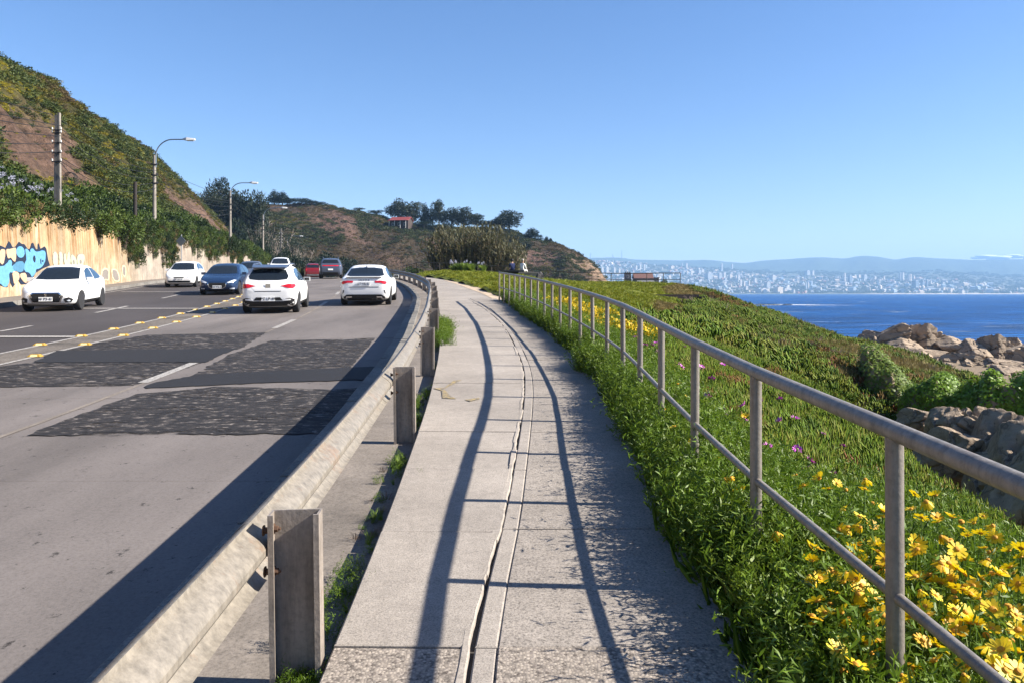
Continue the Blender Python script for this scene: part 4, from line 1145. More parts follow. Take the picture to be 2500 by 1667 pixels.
for px, yt, w, kind, lb in ((670, 466, 36, 'pine', 'left pine of the pair on the headland skyline'), (690, 469, 34, 'pine', 'right pine of the pair on the headland skyline'), (708, 482, 26, 'round', 'small tree right of the skyline pine pair'),
                            (736, 483, 40, 'round', 'round tree beside the skyline earthworks'), (760, 489, 36, 'round', 'low bushy tree trailing right of the earthworks'), (782, 494, 26, 'round', 'last low bush of the skyline row'),
                            (876, 511, 24, 'round', 'small round tree alone on the headland crest'), (918, 512, 32, 'round', 'round tree alone on the crest left of the red roof'),
                            (973, 488, 40, 'euc', 'tall pointed eucalyptus left of the red-roofed house'), (1008, 497, 38, 'euc', 'eucalyptus directly behind the red-roofed house'), (1038, 500, 28, 'pine', 'dark pine right of the red-roofed house'),
                            (1056, 508, 40, 'round', 'dense dark tree right of the red-roofed house'), (1072, 491, 26, 'euc', 'slender eucalyptus with a tuft at its top'), (1103, 510, 44, 'euc', 'broad eucalyptus above the left of the cane thicket'), (1132, 511, 40, 'euc', 'middle eucalyptus above the cane thicket'),
                            (1164, 524, 32, 'euc', 'eucalyptus above the middle of the cane thicket'), (1196, 538, 28, 'round', 'low tree between the two eucalyptus groups'), (1217, 532, 28, 'euc', 'eucalyptus left of the biggest crown on the slope'), (1243, 517, 50, 'euc', 'big rounded eucalyptus on the seaward slope'),
                            (1299, 558, 42, 'pine', 'wind-flattened pine on the seaward slope'), (1318, 583, 16, 'round', 'bush below the wind-flattened pine'), (1334, 578, 13, 'pine', 'left of two tiny pines near the cliff'), (1344, 582, 10, 'pine', 'right of two tiny pines near the cliff'), (1413, 618, 8, 'pine', 'lone stub of a tree on the cliff shoulder')):
    tree(px, yt, 298, w, kind, lb, 'trees on the distant headland')
for px, yt, d, w, lb in ((1035, 540, 290, 50, 'dark thicket tree below the red-roofed house'), (1075, 548, 288, 46, 'dark thicket tree right below the eucalyptus'), (1260, 572, 286, 34, 'dark tree behind the right of the cane thicket'), (1285, 590, 280, 30, 'dark tree on the slope under the flattened pine')):
    tree(px, yt, d, w, 'round', lb, 'trees on the distant headland')
for k in range(14):   # low trees along the top of the near ridge
    s0 = 60 + 13*k + random.uniform(-3, 3); t0 = random.uniform(29, 33); x0, y0, z0 = [float(q) for q in hill_pt(s0, t0)]
    e = thing('round_tree', ('wind-clipped bush low on the near ridge skyline' if k % 2 else 'rounded scrub tree on the near ridge skyline'), 'tree', (x0, y0, z0 - .2), random.uniform(0, 6), 'scrub trees along the near ridge')
    q = random.uniform(1.3, 2.6); e.scale = (q*1.3, q*1.3, q)
    link('trunk', kits['round'][k % 3][0], e); link('crown', kits['round'][k % 3][1], e)

# ------------------------------------------------------------------ street lamps, utility poles, wires, sign
M['lamp_head'] = plain('lamp_housing', (.62, .62, .60), .4)
M['lamp_glass'] = plain('lamp_lens', (.75, .75, .72), .15)
M['arm'] = plain('painted_lamp_arm', (.16, .20, .25), .45, .4)
def street_lamp(px, ytop, d, arm_px, rise_px, label, zb):
    x = (px - CX)/F*d; top = CAMH + (HZ - ytop)/F*d; k = d/F
    t = thing('street_lamp', label, 'street lamp', (x, d, zb), 0, 'street lamps along the wall')
    hp = top - rise_px*k - zb
    MB().tube([(0, 0, -.6), (0, 0, hp*.5), (0, 0, hp + .5)], [.16, .135, .11], 10).build('pole', M['pole'], t, True)
    A = arm_px*k; Rr = rise_px*k
    pts = [(.1, 0, hp - .4), (.1, 0, hp + Rr*.25)] + [(.1 + A*(1 - math.cos(a))*.62, 0, hp + Rr*.25 + Rr*.75*math.sin(a)) for a in np.linspace(.2, 1.45, 9)] + [(.1 + A, 0, hp + Rr)]
    MB().tube(pts, [.055]*3 + [.045]*(len(pts)-3), 8).build('arm', M['arm'], t, True)
    hd = MB(); 
    hd.add([(A + .05, -.07, hp+Rr-.05), (A + .05, .07, hp+Rr-.05), (A + .05, .06, hp+Rr+.06), (A + .05, -.06, hp+Rr+.06), (A + .35, -.17, hp+Rr-.09), (A + .35, .17, hp+Rr-.09), (A + .35, .12, hp+Rr+.13), (A + .35, -.12, hp+Rr+.13), (A + .95, -.12, hp+Rr-.06), (A + .95, .12, hp+Rr-.06), (A + .95, .08, hp+Rr+.06), (A + .95, -.08, hp+Rr+.06)],
           [(0, 1, 2, 3), (0, 4, 5, 1), (1, 5, 6, 2), (2, 6, 7, 3), (3, 7, 4, 0), (4, 8, 9, 5), (5, 9, 10, 6), (6, 10, 11, 7), (7, 11, 8, 4), (11, 10, 9, 8)])
    h = hd.build('lamp_head', M['lamp_head'], t)
    MB().box((A + .62, 0, hp+Rr-.10), (.5, .2, .05)).build('lens', M['lamp_glass'], h)
    br = MB()
    for z in (hp - .2, hp - 1.0, hp - 1.6): br.box((0, 0, z), (.42, .30, .05)); br.lathe([(.03, z), (.05, z+.06), (.02, z+.12)], 8, 'z', (-.2, 0, 0)); br.lathe([(.03, z), (.05, z+.06), (.02, z+.12)], 8, 'z', (.2, 0, 0))
    br.build('bracket', M['dark_steel'], t)
    return Vector((x, d, zb)), hp
def wall_top(d): return float(gz(d)) + WH
lamps = [street_lamp(377, 341, 57, 68, 55, 'street lamp with a long curved arm behind the graffiti wall', wall_top(57) - .3),
         street_lamp(562, 447, 82, 46, 30, 'street lamp in front of the eucalyptus grove', wall_top(82)),
         street_lamp(642, 508, 106, 42, 26, 'street lamp in front of the grey half-bare trees', wall_top(106)),
         street_lamp(701, 577, 160, 28, 16, 'smallest street lamp past the end of the wall', 3.0)]
def utility_pole(px, ytop, d, label, zb, coil=False):
    x = (px - CX)/F*d; h = CAMH + (HZ - ytop)/F*d - zb
    t = thing('utility_pole', label, 'utility pole', (x, d, zb), 0, 'utility poles along the wall')
    for ox, hh in ((.09, h), (-.09, h - .12)):
        MB().add([(ox-.075, -.09, -.8), (ox+.075, -.09, -.8), (ox+.075, .09, -.8), (ox-.075, .09, -.8), (ox*.8-.05, -.06, hh), (ox*.8+.05, -.06, hh), (ox*.8+.05, .06, hh), (ox*.8-.05, .06, hh)],
                 [(3, 2, 1, 0), (4, 5, 6, 7), (0, 1, 5, 4), (1, 2, 6, 5), (2, 3, 7, 6), (3, 0, 4, 7)]).build('leg', M['pole'], t)
    for z in np.arange(.4, h - .3, .7): MB().box((0, 0, z), (.10, .07, .16)).build('spacer_block', M['pole'], t)
    for z in (h - .9, h - 1.05, h - 1.55, h - 2.05, h - 2.5):
        a = MB().box((0, -.1, z), (.46, .05, .05)); 
        c = a.build('cross_arm', M['dark_steel'], t)
        for ox in (-.22, .22): MB().lathe([(.02, z+.02), (.045, z+.06), (.03, z+.09), (.045, z+.12), (.01, z+.15)], 8, 'z', (ox, -.1, 0)).build('insulator', M['lamp_head'], c)
    if coil:
        MB().tube([(.62 + .30*math.cos(a)*(1 + .04*math.sin(5*a)), -.12 + .015*a, h - 3.35 + .32*math.sin(a)) for a in np.linspace(0, 25, 120)], .013, 5).build('cable_coil', M['wire'], t)
        MB().tube([(.1, -.1, h - 2.5), (.35, -.12, h - 2.7), (.62, -.12, h - 3.03)], .015, 5).build('cable_tail', M['wire'], t)
    return Vector((x, d, zb)), h
up1 = utility_pole(141, 276, 38.5, 'twin-legged concrete utility pole with a cable coil above the graffiti', wall_top(38.5) + .2, True)
up2 = utility_pole(686, 558, 128, 'slim concrete utility pole where the wall ends', 3.0)
up0 = utility_pole(-1400, -250, 14, 'concrete utility pole near the start of the wall', wall_top(14))
wp = MB().tube([(0, 0, -.6), (0, 0, 3.0)], [.13, .12], 9).build('wooden_post', plain('tarred_wood', (.025, .02, .018), .9), None, True)
wp.location = ((330 - CX)/F*51, 51, CAMH + (HZ - 445)/F*51 - 3.0); tag(wp, 'short tarred wooden post standing among the bank shrubs', 'post')
def wire(a, b, sag, label):
    pts = [a.lerp(b, u) - Vector((0, 0, sag*4*u*(1-u))) for u in np.linspace(0, 1, 15)]
    o = MB().tube(pts, .017, 4, False).build('overhead_wire', M['wire']); tag(o, label, 'wire', 'overhead wires above the wall')
chain = [(up0, 'the start of the wall and the twin-legged pole'), (up1, 'the twin-legged pole and the curved-arm lamp'), (lamps[0], 'the first and second street lamps'), (lamps[1], 'the second and third street lamps'), (lamps[2], 'the third street lamp and the slim pole'), (up2, None)]
for (A_, nm), (B_, _) in zip(chain[:-1], chain[1:]):
    for j, (dz, dx) in enumerate(((-.15, -.2), (-.85, .2), (-1.0, -.22), (-1.5, .22), (-2.0, -.2), (-2.45, .2))):
        a = A_[0] + Vector((dx, -.1, A_[1] + dz)); b = B_[0] + Vector((dx, -.1, B_[1] + dz*.8))
        wire(a, b, .25 + .12*j, ('topmost' if j == 0 else 'lowest' if j == 5 else ('thin upper', 'second upper', 'middle', 'lower')[j-1]) + ' black cable between ' + nm)
# back of a diamond warning sign
dS = 57.5; sx_ = (443 - CX)/F*dS
sg = thing('road_sign', 'grey back of a diamond road sign on a pole by the wall', 'road sign', (sx_, dS, float(gz(dS)) - .02), R(-12))
MB().tube([(0, 0, -.1), (0, 0, 3.35)], .035, 8).build('pole', M['steel'], sg, True)
pl = MB().add([(x, y, 2.85 + z) for y in (-.05, -.065) for x, z in ((-.42, 0), (0, -.42), (.42, 0), (0, .42))], [(0, 1, 2, 3), (7, 6, 5, 4), (0, 4, 5, 1), (1, 5, 6, 2), (2, 6, 7, 3), (3, 7, 4, 0)]).build('sign_plate', plain('sign_back', (.30, .34, .38), .45, .5), sg)
MB().box((0, -.035, 2.98), (.5, .02, .04)).box((0, -.035, 2.72), (.5, .02, .04)).build('mounting_strap', M['steel'], sg)

# ------------------------------------------------------------------ railing round the lookout, cane thicket, clump of lilies
fp = [(-13.6, 88), (-10.9, 79), (-8.9, 72.5), (-5.6, 69), (.7, 66), (5.1, 63), (9.56, 61), (13.1, 59)]
def polyline_at(fp, step):
    out = []; 
    for (a, b) in zip(fp[:-1], fp[1:]):
        L = math.dist(a, b); n = max(1, round(L/step))
        out += [(a[0]+(b[0]-a[0])*k/n, a[1]+(b[1]-a[1])*k/n) for k in range(n)]
    return out + [fp[-1]]
FP = polyline_at(fp, 1.5)
zt = tz([p[0] for p in FP], [p[1] for p in FP])
zt = np.convolve(np.pad(zt, 2, mode='edge'), np.ones(5)/5, 'valid')
rail_run('lookout_railing', 'low dark pipe railing round the far edge of the lawn', [(p[0], p[1], float(z)) for p, z in zip(FP, zt)], 1.02, .033, .03, .022, .52, M['pipe_dark'], (0, 66, 2.5))

LM['cane_leaf'] = leafmat('cane_leaf', [(.10, .10, .05), (.16, .15, .085), (.21, .18, .115), (.08, .085, .04)], .6, .25)
_c = LM['cane_leaf']
M['cane'] = plain('dry_cane', (.22, .165, .09), .7, var=.3)
th = thing('cane_thicket', 'tall arching thicket of giant cane behind the lookout railing', 'cane thicket', (-3.5, 76, 2.4))
TOP = pchip([1030, 1045, 1065, 1090, 1120, 1170, 1205, 1240, 1265, 1285, 1300], [612, 585, 562, 556, 551, 549, 553, 566, 588, 615, 650])
cb = MB(); LV = []; LF = []; nb = 0
r_ = np.random.default_rng(33)
for k in range(620):
    px = r_.uniform(1040, 1288); d = r_.uniform(72.8, 79)
    xb = (px - CX)/F*76; zt_ = CAMH + (HZ - TOP(px))/F*76
    xb0 = -3.6 + (xb + 3.6)*.72 + r_.normal(0, .3)
    zb0 = min(2.9, float(tz(xb0, d)[0])) ; zb0 = max(zb0, .6)
    hgt = (zt_ - zb0)*r_.uniform(.5, 1.08)
    lean = (xb - xb0)*1.0 + r_.normal(0, .25); ly = r_.normal(0, .3)
    P3 = [Vector((xb0 + 3.5 + lean*u**1.6, d - 76 + ly*u**1.5, zb0 - 2.4 + hgt*u*(1 - .05*u))) for u in (0, .35, .7, 1)]
    cb.tube(P3, [.022, .018, .012, .004], 3, False)
    nl = 17
    u = r_.uniform(.22, 1.0, nl)
    for q in u:
        i = min(2, int(q*3)); p = P3[i].lerp(P3[i+1], q*3 - i)
        a = r_.uniform(0, 6.283); up = r_.uniform(.5, 2.2); L = r_.uniform(.4, .85); w = r_.uniform(.04, .075)
        dr = Vector((math.cos(a), math.sin(a), up)).normalized(); sd = dr.cross(Vector((0, 0, 1))).normalized()
        m_ = p + dr*L*.5; tp = p + dr*L + Vector((0, 0, -L*r_.uniform(.0, .3)))
        LV += [p - sd*w*.5, p + sd*w*.5, m_ - sd*w, m_ + sd*w, tp]; LF += [(nb, nb+1, nb+3, nb+2), (nb+2, nb+3, nb+4)]; nb += 5
o = cb.build('canes', M['cane'], th); o['kind'] = 'stuff'
me = bpy.data.meshes.new('leaves'); me.from_pydata([tuple(v) for v in LV], [], LF); me.materials.append(LM['cane_leaf']); o = link('leaves', me, th); o['kind'] = 'stuff'
# dark bushes added as the thicket's inner shade, then bushes around its foot
for px, d, w, h, lb, kk_ in ((1075, 75.5, 3.2, 3.2, 'dark bush added as shade under the left of the cane thicket', 2), (1120, 76.5, 3.6, 3.6, 'dark bush added as shade in the heart of the cane thicket', 3), (1165, 76.5, 3.6, 3.4, 'dark bush added as shade under the middle of the cane thicket', 2), (1215, 76, 3.0, 3.0, 'dark bush added as shade under the right of the cane thicket', 3), (1300, 80, 3.0, 3.0, 'grey green bush right of the cane thicket', 0), (1330, 84, 3.4, 3.4, 'green bush beyond the lookout railing', 0), (1050, 79, 2.6, 2.4, 'dark bush where the railing turns along the path', 2), (1360, 82, 2.5, 2.6, 'leafy bush falling away beyond the railing', 4), (1010, 86, 2.5, 2.4, 'pale shrub at the bend of the path', 0), (975, 96, 3.0, 2.6, 'roadside shrub past the bend of the path', 4), (930, 104, 3.0, 2.6, 'roadside shrub beyond the white saloon', 4)):
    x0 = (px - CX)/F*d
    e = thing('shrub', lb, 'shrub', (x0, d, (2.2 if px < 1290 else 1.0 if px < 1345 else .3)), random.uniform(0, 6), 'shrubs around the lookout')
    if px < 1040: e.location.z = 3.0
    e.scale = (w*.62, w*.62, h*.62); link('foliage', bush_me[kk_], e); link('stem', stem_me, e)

LM['lily'] = leafmat('lily_leaf', [(.16, .24, .03), (.24, .32, .05), (.11, .18, .025)], .45, .3)
def blade_clump(n, L, w, mat, seed, spread=.6, nm='leaves', arch=.5, rbase=.12):
    r = np.random.default_rng(seed); V = []; Fq = []; b = 0
    for k in range(n):
        a = r.uniform(0, 6.283); l = L*r.uniform(.6, 1.15); out = spread*r.uniform(.2, 1)*l; rb_ = rbase*r.uniform(0, 1)
        ca, sa = math.cos(a), math.sin(a); ww = w*r.uniform(.7, 1.2)
        for j, u in enumerate((0, .4, .75, 1)):
            rad = rb_ + out*u**1.5; z = l*(u - arch*.5*u**2.6); q = ww*(1 - u**3*.9)*.5
            V += [(ca*rad - sa*q, sa*rad + ca*q, z), (ca*rad + sa*q, sa*rad - ca*q, z)]
        Fq += [(b, b+1, b+3, b+2), (b+2, b+3, b+5, b+4), (b+4, b+5, b+7, b+6)]; b += 8
    return mesh_np(nm, np.array(V), np.array(Fq), mat)
ag = thing('lily_clump', 'bright green lily clump with pale flower heads on the lawn edge', 'lily clump', ((1145 - CX)/F*60, 60, tz1((1145 - CX)/F*60, 60) - .03))
lme = blade_clump(150, .95, .07, LM['lily'], 5, .7)
for k in range(9):
    o = link('leaves', lme, ag); o.location = (random.uniform(-1.3, 1.3), random.uniform(-.5, .5), 0); o.rotation_euler = (0, 0, k); q = random.uniform(.8, 1.1); o.scale = (q, q, q)
hb = mesh_np('flower_head', *leaf_cloud(60, pos_ball(.06, .06, .055, .5), .05, .5, .1, 3), LM['grey_flower'])
for k in range(13):
    p = Vector((random.uniform(-1.5, 1.3), random.uniform(-.3, .6), random.uniform(.75, 1.0)))
    st = MB().tube([(p.x*.9, p.y*.9, 0), p], .008, 4).build('flower_stalk', LM['lily'], ag); o = link('flower_head', hb, st); o.location = p
# spiky yuccas at the roadside bend
ym = blade_clump(60, 1.0, .09, LM['hill2_green'], 6, .8, 'leaves', .35, .05)
for px, y_b, d, q, lb in ((735, 665, 88, 1.7, 'spiky yucca at the roadside behind the white hatchback'), (752, 668, 86, 1.4, 'small spiky yucca beside the red vehicle'), (858, 640, 118, 2.2, 'spiky yucca against the brown headland'), (880, 640, 125, 2.4, 'spiky yucca left of the white saloon roof')):
    e = thing('yucca', lb, 'yucca', ((px - CX)/F*d, d, 3.05), 0, 'yuccas at the roadside bend'); e.scale = (q, q, q)
    link('leaves', ym, e); MB().tube([(0, 0, -.3), (0, 0, .25)], [.09, .06], 7).build('trunk', M['bark'], e)
# ------------------------------------------------------------------ plants of the seaward slope
LM['fig'] = leafmat('ice_plant_finger', [(.062, .115, .010), (.095, .155, .012), (.13, .175, .016), (.155, .15, .028)], .6, .2, .12)
LM['fig_far'] = leafmat('ice_plant_mat', [(.042, .080, .008), (.07, .112, .010), (.10, .135, .012), (.115, .115, .016)], .65, .18, .1)
LM['fig_red'] = leafmat('ice_plant_red', [(.15, .085, .03), (.14, .10, .028), (.18, .07, .03)], .65, .15, .1)
LM['daisy_leaf'] = leafmat('daisy_leaf', [(.075, .135, .010), (.11, .18, .013), (.15, .21, .018)], .5, .3)
LM['grass'] = leafmat('grass_blade', [(.12, .19, .024), (.17, .24, .03), (.09, .15, .02)], .55, .3)
LM['turf'] = leafmat('turf_blade', [(.14, .18, .010), (.19, .22, .014), (.22, .22, .02), (.12, .16, .010)], .6, .3)
LM['straw'] = leafmat('straw_blade', [(.24, .18, .07), (.20, .15, .05), (.17, .15, .04)], .7, .2)
LM['dead'] = leafmat('dead_stem', [(.20, .15, .11), (.13, .095, .07)], .85, .05)

def finger_clump(n, L, r0, mat, seed, R0=.16, nm='clump'):
    """fleshy three-sided upright fingers of ice plant"""
    r = np.random.default_rng(seed); V = []; Fq = []; b = 0
    for k in range(n):
        a = r.uniform(0, 6.283); rad = R0*math.sqrt(r.uniform(0, 1)); p = np.array([rad*math.cos(a), rad*math.sin(a), r.uniform(-.02, .03)])
        t = r.normal(0, .38, 2) + np.array([math.cos(a), math.sin(a)])*.25*rad/R0
        d = np.array([t[0], t[1], 1.0]); d /= np.linalg.norm(d); l = L*r.uniform(.6, 1.2); bend = np.array([t[0], t[1], .0])*l*.12
        s1 = np.cross(d, [0.3, .9, .1]); s1 /= np.linalg.norm(s1); s2 = np.cross(d, s1); q = r.uniform(0, 6.28)
        for u, w in ((0, .8), (.55, 1.0), (1.0, .12)):
            c = p + d*l*u - bend*u*u
            for j in range(3):
                an = q + j*2.094; V.append(c + (s1*math.cos(an) + s2*math.sin(an))*r0*w)
        for lv in (0, 3):
            for j in range(3): Fq.append((b+lv+j, b+lv+(j+1) % 3, b+lv+3+(j+1) % 3, b+lv+3+j))
        b += 9
    return mesh_np(nm, np.array(V), np.array(Fq), mat)
def fern_clump(n, seed, mat, H=.3, Rr=.17, leaf=.026, nm='clump'):
    """feathery daisy foliage: stems carrying narrow leaflets"""
    r = np.random.default_rng(seed); P = []; 
    for k in range(n):
        a = r.uniform(0, 6.283); rad = Rr*math.sqrt(r.uniform(0, 1)); x, y = rad*math.cos(a), rad*math.sin(a)
        h = H*r.uniform(.5, 1.1); lx, ly = r.normal(0, .25*h, 2)
        u = r.uniform(.1, 1, 24); P.append(np.stack([x + lx*u, y + ly*u, h*u], 1))
    P = np.concatenate(P); O = np.zeros_like(P)
    def pos(n_, rr): return P, O
    V, Fq = leaf_cloud(len(P), pos, leaf, .2, .5, seed + 1, .2, False)
    return mesh_np(nm, V, Fq, mat)

tmpl = {
 'fig1': template('ice_plant_a', finger_clump(70, .115, .0085, LM['fig'], 1)), 'fig2': template('ice_plant_b', finger_clump(70, .095, .008, LM['fig'], 2)),
 'figr': template('ice_plant_r', finger_clump(50, .10, .008, LM['fig_red'], 3)),
 'figm': template('ice_plant_m', finger_clump(85, .15, .019, LM['fig_far'], 4, .32)), 'figm2': template('ice_plant_m2', finger_clump(85, .13, .019, LM['fig'], 5, .32)), 'figmr': template('ice_plant_mr', finger_clump(70, .13, .018, LM['fig_red'], 6, .3)),
 'fern': template('daisy_foliage', fern_clump(46, 7, LM['daisy_leaf'])), 'fern2': template('daisy_foliage_b', fern_clump(40, 8, LM['daisy_leaf'], .24, .2, .034)),
 'grass': template('grass_tuft', blade_clump(38, .30, .008, LM['grass'], 9, .55, 'tuft', .5, .06)),
 'straw': template('straw_tuft', blade_clump(30, .22, .007, LM['straw'], 10, .8, 'tuft', .5, .06)),
 'turf': template('turf_tuft', blade_clump(60, .085, .010, LM['turf'], 11, .7, 'tuft', .3, .16)),
 'turfd': template('dry_turf_tuft', blade_clump(60, .09, .010, LM['straw'], 12, .8, 'tuft', .3, .16)),
 'dead': template('dead_twigs', blade_clump(40, .16, .007, LM['dead'], 13, 1.2, 'twigs', .8, .1)),
}
def place(name, key, x, y, zoff, s0, s1, label, cat, tilt=.2, flat=None):
    n = len(x); s = rng.uniform(s0, s1, n)
    sc = np.repeat(s[:, None], 3, 1)
    if flat is not None: sc[:, 2] *= flat
    return scatter(name, tmpl[key], np.stack([x, y, tz(x, y) + zoff], 1), rots(n, tilt), sc, label, cat)
# ---- near bank: ice plant, daisy foliage by the fence, grass at the path edge
def bank_x(y): return pchip([-8, 2, 4.5, 7, 10, 15, 20], [3.6, 4.1, 4.5, 5.2, 6.2, 7.4, 9.5])(y)
N = 24000
y = rng.uniform(-.5, 19, N)**1.0; u = rng.uniform(0, 1, N); x = PATHR(y) + .42 + u*(bank_x(y) - PATHR(y) - .2)
lwn = lawn_w(x, y)
dd = x - PATHR(y)
near_daisy = sstep(6.6, 4.4, y)*.95 + .5*sstep(13, 9, y)*sstep(.9, .4, dd)
pn = fbm(x*.9, y*.6, 3, 101)
isd = (rng.uniform(0, 1, N) < near_daisy*sstep(.30, .50, pn + .22*sstep(5.5, 3.5, y))) 
keep = rng.uniform(0, 1, N) < np.where(y < 9, 1, .75)*(1 - lwn)
f = keep & ~isd
red_ = f & (fbm(x*1.3, y*1.3, 3, 105) > .66)
a_ = f & ~red_
h = rng.uniform(0, 1, N) < .5
place('ice_plant', 'fig1', x[a_ & h], y[a_ & h], .0, .8, 1.35, 'upright green ice plant fingers carpeting the bank inside the handrail', 'ice plant')
place('ice_plant', 'fig2', x[a_ & ~h], y[a_ & ~h], .0, .8, 1.35, 'shorter green ice plant fingers mixed over the handrail bank', 'ice plant')
place('ice_plant', 'figr', x[red_], y[red_], .0, .7, 1.2, 'reddish patches of ice plant on the handrail bank', 'ice plant')
f = keep & isd & (rng.uniform(0, 1, N) < .75)
place('daisy_foliage', 'fern', x[f & h], y[f & h], -.03, .7, 1.15, 'feathery green daisy foliage behind the handrail', 'foliage')
place('daisy_foliage', 'fern2', x[f & ~h], y[f & ~h], -.03, .8, 1.3, 'low feathery daisy leaves between the flower stems', 'foliage')
# tangle right along the path edge
N = 5200
y = rng.uniform(-.5, 28.5, N); x = PATHR(y) + .0 + np.abs(rng.normal(.12, .18, N))
e = .35*(fbm(y*1.1, 0*y, 4, 111) - .5); x = x + .14 - e
q = rng.uniform(0, 1, N)
ff = (q < .40); place('edge_foliage', 'fern', x[ff], y[ff], -.03, .9, 1.75, 'leafy green tangle along the edge of the footpath', 'foliage')
ff = (q >= .40) & (q < .72); place('edge_grass', 'grass', x[ff], y[ff], -.03, .8, 1.7, 'long grass along the edge of the footpath', 'grass', .15)
ff = (q >= .72) & (q < .93) ; place('edge_ice_plant', 'fig1', x[ff], y[ff], .0, .9, 1.6, 'ice plant spilling over the edge of the footpath', 'ice plant', .3)
ff = q >= .93; place('edge_straw', 'straw', x[ff], y[ff], -.02, .6, 1.3, 'dry straw along the edge of the footpath', 'grass')
# dead patches on the bank
n = 260; y = rng.normal(5.6, .5, n); x = 2.3 + rng.normal(0, .35, n)
place('dead_twigs', 'dead', x, y, .02, .5, 1.0, 'grey dead stems in a bare patch of the bank', 'dead stems', .4)
# ---- wide slope: coarser mats
N = 30000
y = rng.uniform(12, 64, N); x = PATHR(y) + .8 + rng.uniform(0, 1, N)**.9*(26 - PATHR(y))
z = tz(x, y)
lwn = lawn_w(x, y)
edge = z - CAMH > -4.3 + (fbm(x*.3, y*.3, 3, 121) - .5)*1.4
edge &= ~((y < 20.5) & (z - CAMH < -2.75) & (x < 12))
keep = (rng.uniform(0, 1, N) > lwn*1.05) & edge & ~((y < 19) & (x < bank_x(y) - .2)) & (y < 63 - (x > 13)*0)
x, y = x[keep], y[keep]; n = len(x)
pn = fbm(x*.16, y*.16, 4, 125)
rd = (pn + .07*sstep(10, 20, x) + rng.normal(0, .05, n)) > .70
h = (fbm(x*.25, y*.25, 3, 127) + rng.normal(0, .1, n)) < .5
size = .55 + 1.1*fbm(x*.35, y*.35, 3, 133)
gap = fbm(x*.5, y*.5, 4, 135) + rng.normal(0, .03, n) < .33
dryp = (fbm(x*.3 + 9, y*.3, 4, 137) + .12*sstep(8, 19, x) + rng.normal(0, .05, n)) > .685
dryp &= ~gap; rd &= ~(gap | dryp); h &= ~(gap | dryp); nh = ~h & ~rd & ~gap & ~dryp
for m_, key, lb in ((dryp, 'turfd', 'dry straw patches on the seaward slope'), (gap & (rng.uniform(0, 1, n) < .5), 'dead', 'dead brown stems in gaps of the slope mat'), (~rd & h, 'figm', 'dark green ice plant over the seaward slope'), (nh, 'figm2', 'bright green ice plant over the seaward slope'), (rd & (rng.uniform(0, 1, n) < .8), 'figmr', 'russet patches of ice plant on the seaward slope')):
    xx_, yy_ = x[m_], y[m_]; nn_ = len(xx_); ss_ = size[m_]*rng.uniform(.7, 1.35, nn_)*(1.8 if key in ('turfd', 'dead') else 1.0)
    scatter('slope_ice_plant' if key.startswith('fig') else 'slope_dry_growth', tmpl[key], np.stack([xx_, yy_, tz(xx_, yy_) - .02], 1), rots(nn_, .3), ss_, lb, 'ice plant' if key.startswith('fig') else 'dry growth')
n2 = 1500
yb = rng.uniform(13, 60, n2); xb = PATHR(yb) + 1.5 + rng.uniform(0, 1, n2)*(20 - PATHR(yb)); zb_ = tz(xb, yb)
okb = (lawn_w(xb, yb) < .2) & (zb_ - CAMH > -3.9) & (fbm(xb*.4, yb*.4, 3, 139) > .48) & ~((yb < 21) & (xb > bank_x(yb) - .5)); xb, yb = xb[okb], yb[okb]
hb_ = rng.uniform(0, 1, len(xb)) < .55
place('slope_shrubs', 'fern', xb[hb_], yb[hb_], -.05, .7, 1.4, 'low leafy weeds growing through the slope mat', 'weeds', .2)
place('slope_tufts', 'grass', xb[~hb_], yb[~hb_], -.03, .6, 1.1, 'grass tufts growing through the slope mat', 'grass', .2)
# ---- lawn turf
N = 34000
y = rng.uniform(15.5, 70, N); x = PATHR(y) + .35 + rng.uniform(0, 1, N)*(14.5 - PATHR(y))
lwn = lawn_w(x, y); keep = rng.uniform(0, 1, N) < lwn; x, y = x[keep], y[keep]
pit = (x > 7.2) & (x < 11.6) & (y > 45.3) & (y < 48.6)
x, y = x[~pit], y[~pit]
dr = fbm(x*.45, y*.45, 4, 21)*sstep(-1.5, .6, x - pchip([17, 25, 42, 56], [2.6, 4.6, 8.2, 11.5])(y)) > .45
place('lawn_grass', 'turf', x[~dr], y[~dr], -.01, .8, 1.7, 'short green lawn grass on the lookout', 'grass', .25)
place('dry_grass', 'turfd', x[dr], y[dr], -.01, .8, 1.6, 'dry yellowed grass where the lawn meets the slope', 'grass', .25)
# far yellow flower drift behind the handrail
LM['daisy_far'] = leafmat('daisy_far_petal', [(.55, .38, .01), (.62, .44, .015), (.46, .30, .01)], .6, .2)
tmpl['yel'] = template('flower_dots', mesh_np('flower_dots', *leaf_cloud(15, pos_ball(.24, .24, .10, .3, .22, True), .06, .9, .5, 15), LM['daisy_far']))
N = 900
y = rng.uniform(14, 23.5, N); x = FENCE(y) + .35 + np.abs(rng.normal(.0, .75, N))
k_ = (x < FENCE(y) + 2.0) & (y > 12.5) & (y < 24) & (x < 4.5) & (fbm(x*1.6, y*1.2, 3, 131) > .47); x, y = x[k_], y[k_]
place('flower_drift', 'yel', x, y, .08, .5, .95, 'drift of tiny yellow flowers behind the middle of the handrail', 'flowers', .2)
place('flower_drift_leaves', 'fern2', x + .1, y, -.02, .9, 1.5, 'green foliage under the yellow flower drift', 'foliage')
